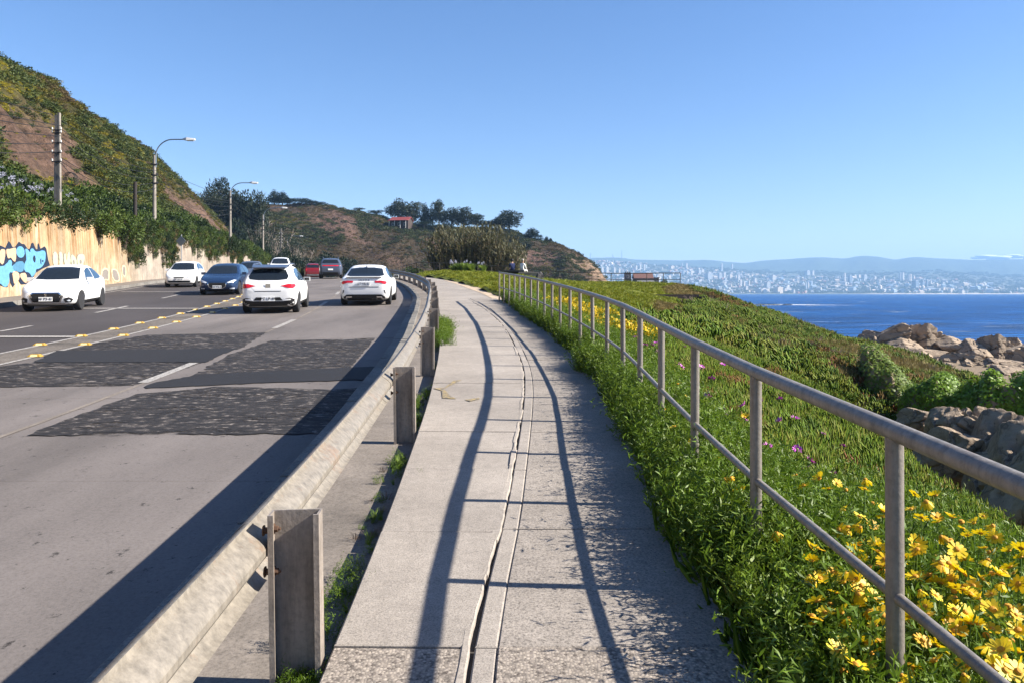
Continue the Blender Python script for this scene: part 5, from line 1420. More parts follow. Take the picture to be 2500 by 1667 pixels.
# weeds in the gap between guard rail and path
N = 420
y = np.concatenate([rng.uniform(2.2, 24, N)]); x = G(y) + rng.normal(.06, .09, N)
wn_ = fbm(y*.9, y*0, 4, 141) > .46
x, y = x[wn_], y[wn_]; n = len(x)
z = gz(y) - .13
kq = rng.integers(0, 3, n)
for j, (key, lb) in enumerate((('grass', 'grass weeds in the gap beside the guard rail'), ('fern', 'leafy weeds in the gap beside the guard rail'), ('dead', 'dry weeds in the gap beside the guard rail'))):
    m_ = kq == j; scatter('verge_weeds', tmpl[key], np.stack([x, y, z], 1)[m_], rots(m_.sum(), .35), rng.uniform(.15, .5, m_.sum()), lb, 'weeds')
n = 60; y = rng.normal(16.5, 1.0, n); x = PATHL(y) + rng.uniform(-.05, .16, n)
scatter('verge_bush', tmpl['fern'], np.stack([x, y, gz(y) - .05], 1), rots(n, .3), rng.uniform(.6, 1.1, n), 'leafy green weed clump spilling onto the path from the guard rail', 'weeds')
n = 9; y = rng.normal(2.95, .06, n); x = -.80 + rng.normal(0, .07, n)
scatter('post_weeds', tmpl['fern2'], np.stack([x, y, gz(y) - .12], 1), rots(n, .4), rng.uniform(.2, .4, n), 'small weeds at the foot of the nearest guard rail post', 'weeds')

# ------------------------------------------------------------------ single flowers
M['petal_y'] = NT('yellow_petal', .5, .3)
_m = M['petal_y']; _oi = _m.new('ShaderNodeObjectInfo'); _m.base(_m.ramp(_oi.outputs['Random'], [(0., (.62, .33, .004)), (.3, (.66, .44, .005)), (.7, (.72, .55, .012)), (1., (.74, .60, .05))]))
_t = _m.new('ShaderNodeBsdfTranslucent'); _t.inputs['Color'].default_value = (.8, .58, .01, 1); _x = _m.new('ShaderNodeMixShader'); _x.inputs[0].default_value = .3
_o = [q for q in _m.n if q.type == 'OUTPUT_MATERIAL'][0]; _m.lk(_m.b.outputs[0], _x.inputs[1]); _m.lk(_t.outputs[0], _x.inputs[2]); _m.lk(_x.outputs[0], _o.inputs['Surface']); M['petal_y'] = _m.mat
M['disc_y'] = plain('flower_disc', (.55, .26, .02), .8, var=.3, vscale=60)
M['stem'] = plain('flower_stem', (.10, .17, .03), .6, var=.2)
M['petal_p'] = plain('magenta_petal', (.60, .10, .54), .5, var=.2, vscale=40)
M['disc_p'] = plain('pale_disc', (.75, .68, .35), .7)
def daisy_petals(n, L, w, cup, seed, droop=0.):
    r = random.Random(seed); b = MB()
    for k in range(n):
        a = 6.283*k/n + r.uniform(-.08, .08); l = L*r.uniform(.88, 1.1); c = cup + r.uniform(-.12, .12)
        ca, sa = math.cos(a), math.sin(a)
        prof = ((.006, .30), (.35, .85), (.72, 1.0), (.93, .75), (1.0, .3))
        V = []
        for u, q in prof:
            rad = .006 + l*u; z = math.sin(c)*l*u - droop*l*u*u
            V += [(ca*rad*math.cos(c) - sa*w*q*.5, sa*rad*math.cos(c) + ca*w*q*.5, z), (ca*rad*math.cos(c) + sa*w*q*.5, sa*rad*math.cos(c) - ca*w*q*.5, z - .001)]
        b.add(V, [(2*i, 2*i+1, 2*i+3, 2*i+2) for i in range(4)])
    return b.mesh('petals', M['petal_y'], fix=False)
dp = [daisy_petals(12, .030, .0125, .25, 1), daisy_petals(11, .028, .0125, .05, 2), daisy_petals(13, .031, .012, .5, 3), daisy_petals(10, .026, .013, -.5, 4, .6)]
dm = MB().lathe([(.001, -.004), (.009, -.003), (.0105, .002), (.007, .007), (.001, .0085)], 10).mesh('disc', M['disc_y'], True)
def stem_mesh(h, bx):
    return MB().tube([(bx, 0, -h), (bx*.6, .01, -h*.6), (bx*.1, 0, -h*.2), (0, 0, -.003)], [.0035, .003, .0026, .002], 5).mesh('stem', M['stem'])
stm = [stem_mesh(.34, .05), stem_mesh(.34, -.03), stem_mesh(.34, .0)]
bud_me = MB().lathe([(.001, -.008), (.009, -.004), (.012, .003), (.009, .010), (.001, .013)], 9).mesh('bud', M['disc_y'], True)
def daisy(p, k, scale, tiltx, tilty, label, group, bud=False):
    t = thing('yellow_daisy', label, 'daisy', p, random.uniform(0, 6.28), group)
    t.scale = (scale,)*3
    link('stem', stm[k % 3], t)
    h = link('petals', dp[k], t)
    # lean the head toward the sun
    h.rotation_euler = Euler((tiltx, tilty, 0))
    c = link('disc', dm, h)
    h.rotation_euler = (tiltx, tilty, 0)
    return t
Z3 = lambda L, ox, oy, s: [(ox + x*s, oy + y*s) for x, y in L]
dz_px = Z3([(135, 30), (185, 105), (305, 55), (435, 100), (500, 90), (645, 72), (370, 130), (640, 130), (490, 300), (600, 350), (700, 400), (515, 420), (580, 430), (700, 190), (775, 290), (770, 340), (1010, 165), (1095, 225), (985, 285), (1060, 360), (1165, 185), (1180, 390), (1275, 470), (1205, 490), (1400, 490), (1370, 425), (1450, 400), (1500, 480), (1605, 490), (1590, 410), (1520, 335), (1355, 325), (1285, 345), (1175, 350), (1000, 560), (1080, 585), (1010, 625), (740, 600), (610, 560), (570, 610), (680, 665), (790, 690), (785, 580), (1325, 610), (1385, 675), (1265, 700), (1215, 690), (1120, 770), (1200, 830), (1150, 850), (1265, 790), (1385, 790), (1365, 885), (1050, 900), (1530, 570), (1565, 610), (1710, 600), (1800, 580), (1580, 700), (1650, 740), (1745, 785), (1780, 860), (1800, 665), (1510, 795), (1585, 780), (1310, 950), (1580, 940), (1570, 990), (1490, 940), (1590, 1060), (1750, 1040), (1660, 870), (1090, 1040), (1310, 1035), (1465, 1135), (1780, 1195), (1660, 1280), (1730, 1255), (1585, 1190), (1650, 1385), (1600, 1465), (1780, 1350), (1760, 1490), (1090, 1250), (665, 1355), (605, 880), (705, 955), (595, 1005), (500, 785), (230, 805), (155, 1010), (345, 1000), (465, 1050), (265, 1140), (910, 1560), (670, 1080)], 1900, 1150, .3297)
dz_px += Z3([(340, 200), (383, 180), (545, 210), (460, 445), (600, 570), (385, 312), (655, 915), (935, 925), (965, 955), (975, 790), (800, 695), (1240, 1285), (255, 560), (485, 115), (1000, 372), (575, 1025), (845, 805), (890, 830)], 1500, 900, .3188)
rr_ = random.Random(12)
for k in range(110):
    u_, v_ = rr_.random(), rr_.random(); dz_px.append((1975 + 520*u_, 1265 + 130*u_ + (1660 - 1265 - 130*u_)*v_**1.3))
for i, (px, py) in enumerate(dz_px):
    h_ = random.uniform(.34, .44)
    q = px_ground(px, py, h_)
    if q is None or q[0] < float(PATHR(q[1])) + .1 or q[1] > 12: continue
    k = (0, 1, 2, 0, 1, 3)[i % 6]
    wh = ('among the thickest flowers of the handrail bank' if px > 2160 and py > 1180 else 'on the bank behind the nearest handrail post' if px > 2000 else 'growing beside the path edge under the handrail')
    look = {0: 'open yellow daisy ', 1: 'flat open yellow daisy ', 2: 'cupped yellow daisy ', 3: 'wilting yellow daisy with drooping petals '}[k]
    if i % 9 == 4:
        t = thing('daisy_bud', 'brown spent daisy head ' + wh, 'flower bud', (q[0], q[1], q[2] + h_*.9), i, 'spent daisy heads on the bank'); t.scale = (random.uniform(.9, 1.3),)*3
        link('bud', bud_me, t); link('stem', stm[i % 3], t); continue
    daisy((q[0], q[1], q[2] + h_), k, random.uniform(.7, 1.25), random.uniform(.1, .7), random.uniform(.15, .75), look + wh, 'yellow daisies on the bank')
def ice_flower(seed):
    r = random.Random(seed); b = MB()
    for k in range(30):
        a = 6.283*k/30 + r.uniform(-.1, .1); l = .021*r.uniform(.8, 1.1); c = r.uniform(.1, .7); w = .0026
        ca, sa = math.cos(a), math.sin(a); V = []
        for u, q in ((.1, 1), (.6, 1.2), (1, .4)):
            rad = l*u*math.cos(c); z = l*u*math.sin(c); V += [(ca*rad - sa*w*q, sa*rad + ca*w*q, z), (ca*rad + sa*w*q, sa*rad - ca*w*q, z)]
        b.add(V, [(0, 1, 3, 2), (2, 3, 5, 4)])
    return b.mesh('petals', M['petal_p'], fix=False)
ifm = [ice_flower(1), ice_flower(2)]
idm = MB().lathe([(.001, -.001), (.006, 0), (.006, .004), (.001, .005)], 8).mesh('disc', M['disc_p'])
ipx = Z3([(703, 212), (868, 330), (855, 368), (1262, 402), (1003, 598), (958, 755), (745, 935), (1197, 850), (1465, 770), (1480, 815), (1750, 595), (870, 720), (435, 700), (490, 830), (1265, 235), (1205, 790), (742, 80), (490, 95), (1440, 1240)], 1500, 900, .3188) + Z3([(1450, 575), (1655, 620), (1885, 845), (2085, 850), (1115, 610), (880, 410), (1080, 640), (2290, 825), (2135, 1130), (1615, 640), (1550, 640), (1650, 710), (1925, 660), (1425, 475)], 1180, 680, .2551)
rr_ = random.Random(21)
ipx += [(rr_.uniform(1600, 2030), rr_.uniform(960, 1230)) for _ in range(16)]
for i, (px, py) in enumerate(ipx):
    q = px_ground(px, py, .2)
    if q is None: continue
    t = thing('ice_plant_flower', 'small magenta ice plant flower ' + ('on the bank beyond the second handrail post' if px > 1840 else 'among green fingers further up the handrail bank' if py < 950 else 'low on the bank between handrail posts'), 'flower', (q[0], q[1], q[2] + .2), random.uniform(0, 6), 'magenta ice plant flowers')
    t.scale = (random.uniform(1.6, 2.3)*(1 if q[1] < 8 else 1.4),)*3
    h = link('petals', ifm[i % 2], t); h.rotation_euler = (random.uniform(0, .5), random.uniform(.1, .7), 0); link('disc', idm, h); link('stem', MB().tube([(0, 0, -.10), (0, 0, 0)], [.004, .005], 5).mesh('stem', M['stem']), t)

# ------------------------------------------------------------------ rocks
def rock_mesh(seed, mat, planes=11, sub=4, rough=.06, stretch=(1, 1, 1), lo=.52, hi=.86):
    r = np.random.default_rng(seed)
    bm = bmesh.new(); bmesh.ops.create_icosphere(bm, subdivisions=sub, radius=1.0)
    V = np.array([v.co[:] for v in bm.verts])
    n = r.normal(size=(planes, 3)); n /= np.linalg.norm(n, axis=1)[:, None]; h = r.uniform(lo, hi, planes)
    dt = V @ n.T
    k = np.min(np.where(dt > 1e-3, h[None]/np.maximum(dt, 1e-3), 9), axis=1); k = np.minimum(k, 1.0)
    V = V*k[:, None]
    nz = fbm(V[:, 0]*2.2 + V[:, 2]*1.7 + seed, V[:, 1]*2.2 - V[:, 2]*1.3, 5, seed) - .5
    cr = np.abs(fbm(V[:, 0]*1.3 + seed*3, V[:, 1]*1.3 + V[:, 2]*2.1, 3, seed + 5) - .5)
    V = V*(1 + nz*rough*4 - .22*np.exp(-(cr/.025)**2))[:, None]*np.array(stretch)
    for v, c in zip(bm.verts, V): v.co = c
    me = bpy.data.meshes.new('rock'); bm.to_mesh(me); bm.free(); me.materials.append(mat)
    me.polygons.foreach_set('use_smooth', [True]*len(me.polygons)); me.set_sharp_from_angle(angle=R(32))
    return me
rk = [rock_mesh(300+i, M['rock'], 10 + i % 4, 5, .03, (1, 1, 1), .42, .80) for i in range(6)]; rkn = [rock_mesh(320+i, M['rock_near'], 12, 5, .09) for i in range(4)]
def rock(px, y0, y1, wpx, d, mi, label, group, near=False, dep=1.0, name='boulder'):
    """rock whose visible outline spans rows y0..y1 and wpx columns at distance d"""
    zt_ = CAMH + (HZ - y0)/F*d; zb_ = CAMH + (HZ - y1)/F*d
    w = wpx/F*d/2; h = (zt_ - zb_)/2
    o = link(name, (rkn if near else rk)[mi % (4 if near else 6)]); o.location = ((px - CX)/F*d, d, (zt_ + zb_)/2)
    q_ = 1.0 if near else 1.12
    o.scale = (w*1.5*q_, w*1.5*dep*q_, h*1.45*q_); o.rotation_euler = (random.uniform(-.15, .15), random.uniform(-.15, .15), mi*1.3)
    return tag(o, label, 'boulder', group)
gB = 'boulders along the shore'
for px, y0, y1, w, d, lb in ((2120, 815, 850, 34, 66, 'small grey boulder at the seaward end of the row'), (2150, 806, 858, 60, 67, 'dark knobbly boulder beside the smooth pale one'), (2185, 800, 850, 64, 66, 'smooth pale boulder leaning to the right'), (2262, 798, 862, 72, 66, 'tall pointed boulder standing over the row'), (2225, 832, 868, 60, 64, 'low slab between the pale and pointed boulders'), (2210, 845, 880, 90, 61, 'flat slab in front of the shore boulders'), (2260, 848, 885, 60, 62, 'wedge rock at the foot of the pointed boulder'),
                              (2312, 832, 858, 40, 66, 'rounded rock right of the pointed boulder'), (2345, 830, 866, 60, 64, 'broken boulder in the middle of the row'), (2387, 836, 880, 46, 62, 'dark upright boulder with a narrow head'), (2436, 824, 878, 56, 62, 'broad flat-faced boulder facing inland'), (2468, 820, 862, 34, 64, 'boulder behind the broad flat-faced one'), (2505, 832, 905, 80, 58, 'dark shaded boulder at the inland end of the row'), (2300, 866, 888, 60, 60, 'fractured slabs in front of the broken boulder'), (2370, 868, 892, 70, 58, 'low rubble slab below the dark upright boulder'), (2440, 875, 895, 60, 56, 'small rubble at the foot of the flat-faced boulder'), (2470, 893, 930, 90, 50, 'dark low rock on the sandy platform'), (2330, 876, 892, 34, 59, 'small loose stone by the fractured slabs')):
    rock(px, y0, y1 + 8, w*1.12, d, int(px) % 6, lb, gB)
gC = 'rocks in the gully'
for px, y0, y1, w, d, lb in ((2318, 1000, 1100, 90, 17.2, 'rounded beige rock at the head of the gully'), (2255, 1003, 1060, 80, 18.5, 'low beige rock under the creeper-covered mound'), (2385, 1005, 1150, 130, 16.5, 'big cracked beige rock above the gully'), (2355, 1060, 1180, 120, 15.8, 'overhanging cracked rock beside the gully'), (2450, 1015, 1200, 120, 15.6, 'tall blocky rock wall beside the gully'), (2510, 1050, 1290, 150, 14.2, 'rough rock wall rising at the right of the gully'), (2480, 1150, 1340, 110, 13.2, 'ragged rock pillar low in the gully'), (2430, 1120, 1330, 120, 14.6, 'dark shaded rock deep in the gully'), (2560, 1110, 1400, 180, 12.6, 'massive rock face beside the gully mouth'), (2300, 1080, 1200, 110, 16.8, 'shaded rock under the rounded beige rock')):
    rock(px, y0, y1, w, d, int(px*3) % 4, lb, gC, True, 1.1)
# mounds cloaked in creeping plants
LM['creeper'] = leafmat('creeper_leaf', [(.15, .21, .04), (.20, .27, .05), (.12, .17, .03)], .5, .35)
LM['creeper2'] = leafmat('creeper_leaf_bright', [(.14, .25, .02), (.20, .32, .026), (.11, .20, .016)], .5, .35)
def leaf_mat(P, Nn, size, seed):
    """leaves lying flat on a surface"""
    r = np.random.default_rng(seed); n = len(P)
    d = np.cross(Nn, r.normal(size=(n, 3))); d /= np.linalg.norm(d, axis=1)[:, None] + 1e-9
    d = d + Nn*r.uniform(.05, .6, (n, 1)); s_ = np.cross(d, Nn); s_ /= np.linalg.norm(s_, axis=1)[:, None] + 1e-9
    L = size*r.uniform(.6, 1.3, (n, 1)); w = L*.36
    V = np.stack([P - s_*w*.5, P + s_*w*.5, P + d*L*.5 - s_*w, P + d*L*.5 + s_*w, P + d*L - s_*w*.3 - Nn*L*.2, P + d*L + s_*w*.3 - Nn*L*.2], 1).reshape(-1, 3)
    i = np.arange(n)[:, None]*6
    return V, np.concatenate([i + np.array([[0, 1, 3, 2]]), i + np.array([[2, 3, 5, 4]])], 0)
def mound(px, y0, y1, wpx, d, lb, lm, seed, dep=1.0):
    zt_ = CAMH + (HZ - y0)/F*d; zb_ = CAMH + (HZ - y1)/F*d; w = wpx/F*d/2; h = zt_ - zb_
    t = thing('overgrown_rock', lb, 'overgrown rock', ((px - CX)/F*d, d, zb_), seed*.7, 'overgrown rocks above the gully')
    o = link('rock', rkn[seed % 4], t); o.scale = (w*1.45, w*1.45*dep, h*1.3); o.location = (0, 0, h*.05)
    me = rkn[seed % 4]; n = 16000; r = np.random.default_rng(seed)
    vv = np.array([v.co[:] for v in me.vertices]); nn = np.array([v.normal[:] for v in me.vertices])
    sc_ = np.array([w*1.45, w*1.45*dep, h*1.3]); idx = r.integers(0, len(vv), n*2); ok = vv[idx, 2] > -.35; idx = idx[ok][:n]
    Pp = vv[idx]*sc_ + np.array([0, 0, h*.05]) + r.normal(0, .05, (len(idx), 3)) + nn[idx]*.05; Oo = nn[idx]
    V, Fq = leaf_mat(Pp, Oo, .085, seed)
    c = link('creeper', mesh_np('creeper', V, Fq, LM[lm]), t); c['kind'] = 'stuff'
mound(2160, 880, 1050, 150, 24, 'tall grey green creeper-covered rock at the gully head', 'creeper', 1)
mound(2290, 928, 1045, 110, 22, 'low creeper-covered rock between two green mounds', 'creeper2', 2)
mound(2400, 926, 1075, 190, 20.5, 'wide bright green creeper-covered mound', 'creeper2', 3, .8)
mound(2520, 945, 1110, 170, 19.5, 'bright green creeper-covered mound beside the rock wall', 'creeper2', 4)
n = 320; y = rng.uniform(54, 72, n); x = 22 + rng.uniform(0, 26, n); z = tz(x, y)
for k in range(0, n, 8):
    pass
o = scatter('shore_stones', template('stone', rk[2]), np.stack([x, y, z], 1), rots(n, .5), rng.uniform(.08, .55, n)**1.3, 'loose stones strewn over the shore platform', 'stones')
# skerry with breaking foam
for px, d, w, lb in ((1865, 415, 5, 'long low black sea rock awash in foam'), (1890, 410, 6, 'middle black sea rock with foam around it'), (1925, 404, 3.2, 'small black sea rock at the tail of the foam')):
    o = link('sea_rock', rk[int(px) % 6]); o.location = ((px - CX)/F*d, d, SEA); o.scale = (w*1.4, w, .75); o.data = o.data.copy(); o.data.materials.clear(); o.data.materials.append(M['rock_wet']); tag(o, lb, 'sea rock', 'sea rocks off the headland')
fm = NT('foam', .8, .2); ff_ = fm.ramp(fm.noise(fm.world((.25, .5, 1)), 1.2, 6, .75), [(.42, 0.), (.52, 1.)]); fm.base((.6, .63, .66)); fm.lk(ff_, fm.b.inputs['Alpha'])
fb = MB()
for px, d, w, dd_ in ((1895, 418, 46, 8), (1950, 404, 40, 5), (1855, 432, 26, 7), (2010, 396, 34, 3), (1870, 400, 20, 3)):
    x0 = (px - CX)/F*d
    fb.add([(x0 + w*.5*math.cos(a)*(1 + .2*math.sin(3*a)), d + dd_*math.sin(a), SEA + .12) for a in np.linspace(0, 6.283, 28)[:-1]], [tuple(range(27))])
o = fb.build('sea_foam', fm.mat); tag(o, 'white foam breaking round the black sea rocks', 'foam', kind='stuff')
# ------------------------------------------------------------------ far shore across the bay with its city
SKY2 = pchip([700, 1100, 1300, 1440, 1500, 1560, 1640, 1700, 1780, 1816, 1860, 1950, 2000, 2055, 2110, 2150, 2185, 2230, 2300, 2400, 2500, 2800, 3200],
             [640, 636, 634, 632, 632, 635, 638, 637, 641, 643, 638, 633, 629, 633, 626, 629, 635, 629, 633, 636, 634, 640, 650])
CITY = pchip([700, 1300, 1440, 1520, 1600, 1700, 1800, 1900, 2000, 2100, 2200, 2300, 2400, 2500, 2800, 3200], [655, 646, 638, 642, 648, 656, 662, 667, 668, 670, 668, 668, 674, 678, 684, 690])
D_S, D_C, D_R = 4000., 5700., 7600.
def coast_z(px, d):
    zc = (HZ - CITY(px))/F*D_C; zr = (HZ - SKY2(px))/F*D_R; zs = SEA + 2.5 - CAMH
    u = np.clip((d - D_S)/(D_C - D_S), 0, 1); w = np.clip((d - D_C)/(D_R - D_C), 0, 1)
    z = zs + (zc - zs)*(u**1.25) + (zr - zc)*(w*w*(3 - 2*w))
    n = (fbm(px*.02, d*.0016, 4, 151) - .5)
    z = z + n*55*np.sin(np.pi*np.clip(u, 0, 1))*.7 + n*50*np.sin(np.pi*w)
    z = np.where(d > D_R, z - (d - D_R)*.12, z)
    z = np.where(d < D_S, SEA - CAMH + (d - D_S)*.05 + 2.5, z)
    return z + CAMH
pxs = np.arange(700, 3201, 9.0); dsC = np.concatenate([np.arange(3900, 5800, 70), np.arange(5800, 8400, 120)])
PX, DC = np.meshgrid(pxs, dsC, indexing='ij')
ZC = coast_z(PX.ravel(), DC.ravel()).reshape(PX.shape)
cn = fbm(PX.ravel()*.05, DC.ravel()*.004, 4, 155)
wd = sstep(5300, 6300, DC.ravel())
CCol = (np.array([.10, .105, .075])*(.6 + .8*cn)[:, None])*(1-wd)[:, None] + (np.array([.045, .065, .045])*(.7 + .6*cn)[:, None])*wd[:, None]
bch = sstep(4075, 4020, DC.ravel())*sstep(2050, 2200, PX.ravel()); CCol = CCol*(1-bch)[:, None] + np.array([.5, .43, .33])*bch[:, None]
cme = grid_mesh('far_coast', np.stack([(PX - CX)/F*DC, DC, ZC], -1), M['coast']); colour_attr(cme, CCol)
o = link('far_coast', cme); tag(o, 'hazy far coast with wooded hills behind the city', 'coast', kind='structure')
def bmat(name, c):
    m = NT(name, .8, .2)
    w = m.coord('Object'); f = m.new('ShaderNodeTexBrick'); f.inputs['Scale'].default_value = .16
    f.inputs['Color1'].default_value = (*[x*.45 for x in c], 1); f.inputs['Color2'].default_value = (*[x*.5 for x in c], 1); f.inputs['Mortar'].default_value = (*c, 1); f.inputs['Mortar Size'].default_value = .07
    f.inputs['Row Height'].default_value = .5; f.inputs['Brick Width'].default_value = .6
    mp = m.new('ShaderNodeMapping'); mp.inputs['Rotation'].default_value = (R(90), 0, 0); m.lk(w, mp.inputs[0]); m.lk(mp.outputs[0], f.inputs['Vector'])
    m.base(f.outputs[0]); return m.mat
BM = [bmat('tower_white', (.50, .48, .45)), bmat('tower_cream', (.60, .52, .42)), bmat('tower_grey', (.36, .38, .40)), bmat('tower_blue', (.18, .23, .30))]
M['flatroof'] = plain('flat_roof', (.35, .33, .32), .9)
# apartment towers one can pick out: column, top row, bottom row, width (photo pixels), tone
TW = [(1500, 655, 668, 6, 0), (1482, 652, 668, 8, 0), (1470, 654, 668, 7, 0), (1512, 656, 668, 5, 1), (1553, 650, 662, 6, 0), (1563, 647, 660, 5, 0), (1573, 647, 660, 5, 0), (1617, 653, 659, 3, 0), (1640, 650, 657, 13, 1), (1676, 644, 656, 5, 0), (1665, 644, 653, 3, 2), (1678, 662, 674, 4, 1), (1688, 663, 674, 4, 1), (1707, 661, 671, 9, 2), (1714, 659, 669, 9, 0),
      (1762, 645, 664, 5, 2), (1787, 646, 660, 5, 2), (1768, 666, 681, 7, 0), (1757, 668, 681, 11, 2), (1730, 668, 684, 18, 2), (1783, 671, 683, 9, 1), (1797, 674, 683, 6, 1), (1771, 680, 692, 7, 2), (1769, 690, 700, 5, 0), (1803, 673, 690, 7, 0), (1808, 684, 700, 7, 0), (1817, 688, 700, 5, 1), (1829, 686, 696, 4, 1), (1843, 681, 694, 8, 0), (1822, 700, 710, 9, 0), (1873, 690, 707, 15, 2), (1887, 673, 687, 12, 0), (1881, 673, 687, 4, 2), (1973, 691, 706, 5, 0), (1968, 692, 706, 4, 2),
      (1971, 662, 672, 13, 2), (1984, 662, 674, 7, 0), (2062, 668, 694, 6, 0), (2057, 674, 694, 5, 3), (2075, 674, 694, 11, 3), (2087, 673, 683, 8, 1), (2097, 672, 680, 8, 1), (2110, 672, 684, 13, 2), (2135, 676, 684, 9, 0), (2143, 684, 697, 5, 2), (2147, 683, 697, 4, 0), (2158, 676, 685, 5, 1), (2204, 667, 687, 7, 0), (2198, 668, 686, 6, 2), (2223, 671, 691, 5, 1), (2219, 672, 691, 4, 0), (2231, 675, 684, 5, 1), (2235, 686, 706, 16, 3), (2252, 687, 702, 10, 3), (2263, 685, 702, 6, 3), (2272, 687, 697, 7, 0), (2363, 692, 700, 6, 0), (2383, 693, 701, 6, 0), (2483, 704, 711, 5, 1), (2320, 706, 716, 12, 1), (2348, 710, 717, 14, 0), (2406, 702, 710, 10, 1), (2437, 703, 707, 14, 1), (1900, 702, 716, 22, 1), (1860, 706, 716, 30, 0), (1917, 705, 713, 30, 0)]
def tower_obj(px, y0, y1, w, tone, lb, grp):
    # its base row gives its place on the slope
    ds = np.arange(4020, 6600, 20.); yy = HZ - (coast_z(np.full(len(ds), float(px)), ds) - CAMH)/ds*F
    i = int(np.argmin(np.abs(yy - y1))); d = float(ds[i]); zb = float(coast_z(np.array([float(px)]), np.array([d]))[0])
    h = max(8., (y1 - y0)/F*d); ww = w/F*d
    b = MB(); a = R(35); m = Matrix.Rotation(a, 3, 'Z')
    b.box((0, 0, h/2 - 8), (ww*.95, ww*.6, h + 16), m)
    b.mi = 1
    b.box((ww*.1, 0, h + 2), (ww*.35, ww*.25, 5), m)
    o = b.build('apartment_tower', [BM[tone], M['flatroof']]); o.location = ((px - CX)/F*d, d, zb)
    return tag(o, lb, 'tower block', grp)
tone_n = ['white', 'cream', 'grey', 'slate blue']
for i, (px, y0, y1, w, t) in enumerate(TW):
    ratio = (y1 - y0)/w
    shp = 'slender' if ratio > 2.4 else 'tall' if ratio > 1.4 else 'squat' if ratio > .8 else 'long low'
    where = 'high in the far city' if y1 < 664 else 'mid-slope in the far city' if y1 < 690 else 'on the far city waterfront'
    part = ' beyond the lookout railing' if px < 1665 else ' where the green slope meets the bay' if px < 1850 else ' across the open bay' if px < 2150 else ' under the wooded far hills'
    tower_obj(px, y0, y1, w, t, shp + ' ' + tone_n[t] + ' tower ' + where + part, 'tower blocks of the far city')
# mid-sized blocks, each its own building, and the thousands of small houses
r_ = np.random.default_rng(77)
house_m = [plain('house_white', (.36, .35, .33), .8), plain('house_cream', (.50, .42, .33), .8), plain('house_blue', (.26, .32, .38), .8), plain('house_red', (.32, .16, .12), .8)]
bx = [MB().box((0, 0, .3), (1, 1, 1.4)).add([(-.5, -.5, 1), (.5, -.5, 1), (.5, .5, 1), (-.5, .5, 1), (-.5, 0, 1.3), (.5, 0, 1.3)], [(0, 1, 5, 4), (2, 3, 4, 5), (1, 2, 5), (3, 0, 4)]).mesh('building', hm) for hm in house_m]
mid = 0
while mid < 200:
    px = r_.uniform(1440, 2500); d = r_.uniform(4030, 5600)
    dens = (fbm(np.array([px*.03]), np.array([d*.003]), 3, 161)[0])
    lim = np.interp(px, [1440, 1900, 2300, 2500], [5700, 5300, 5000, 4400])
    if dens < .45 or d > lim: continue
    k = int(r_.integers(0, 3)); o = link('city_building', bx[k]); s = r_.uniform(16, 34)
    o.location = ((px - CX)/F*d, d, float(coast_z(np.array([px]), np.array([d]))[0]) - 2); o.scale = (s, s*.7, r_.uniform(9, 22)); o.rotation_euler = (0, 0, r_.uniform(0, 3))
    band = 'low near the waterfront' if d < 4500 else 'half way up the slope' if d < 5100 else 'high on the slope'
    col = ('white', 'cream', 'bluish')[k]
    tag(o, col + ' mid-rise building of the far city, ' + band, 'building', 'mid-rise buildings of the far city'); mid += 1
n = 4300
px = r_.uniform(1300, 2560, n); d = D_S + 40 + (r_.uniform(0, 1, n)**.8)*2000
lim = np.interp(px, [1300, 1440, 1700, 1900, 2100, 2300, 2500], [6000, 6000, 5800, 5500, 5300, 5200, 4500])
keep = (d < lim) & (fbm(px*.04, d*.004, 4, 163) > .42) & (r_.uniform(0, 1, n) < np.interp(px, [2200, 2320, 2500], [1, .5, .2])); px, d = px[keep], d[keep]; n = len(px)
tk = r_.choice(4, n, p=[.55, .2, .15, .10])
for k in range(4):
    m_ = tk == k; nn = m_.sum(); s = r_.uniform(7, 19, nn); hgt = r_.uniform(4, 11, nn)
    e = np.zeros((nn, 3)); e[:, 2] = r_.uniform(0, 3.1, nn)
    scatter('city_houses', template('house_%d' % k, bx[k]), np.stack([(px[m_] - CX)/F*d[m_], d[m_], coast_z(px[m_], d[m_])], 1), e, np.stack([s, s*.75, hgt], 1), ('white', 'cream', 'bluish', 'red roofed')[k] + ' small houses spread over the far city hills', 'houses')
n = 3500
px = r_.uniform(1300, 2600, n); d = r_.uniform(4050, 6200, n); s = r_.uniform(8, 22, n)
scatter('city_trees', tb['hill2_green'], np.stack([(px - CX)/F*d, d, coast_z(px, d)], 1), rots(n, .1), np.stack([s, s, s*.8], 1), 'dark trees scattered through the far city', 'trees')
for px, y0, y1, lb in ((1518, 611, 634, 'tallest thin radio mast on the far ridge'), (1496, 620, 634, 'middle thin radio mast on the far ridge'), (1441, 617, 633, 'thin radio mast near the headland on the far ridge')):
    d = 7000.; t = thing('radio_mast', lb, 'mast', ((px - CX)/F*d, d, CAMH + (HZ - y1 - 3)/F*d), 0, 'radio masts on the far ridge'); H = (y1 - y0 + 3)/F*d
    MB().tube([(0, 0, -10), (0, 0, H*.55), (0, 0, H)], [4.5, 3., 1.5], 4).build('mast', M['steel'], t)
    MB().box((0, 0, H*.7), (9, 9, 3)).build('antenna_ring', M['steel'], t)

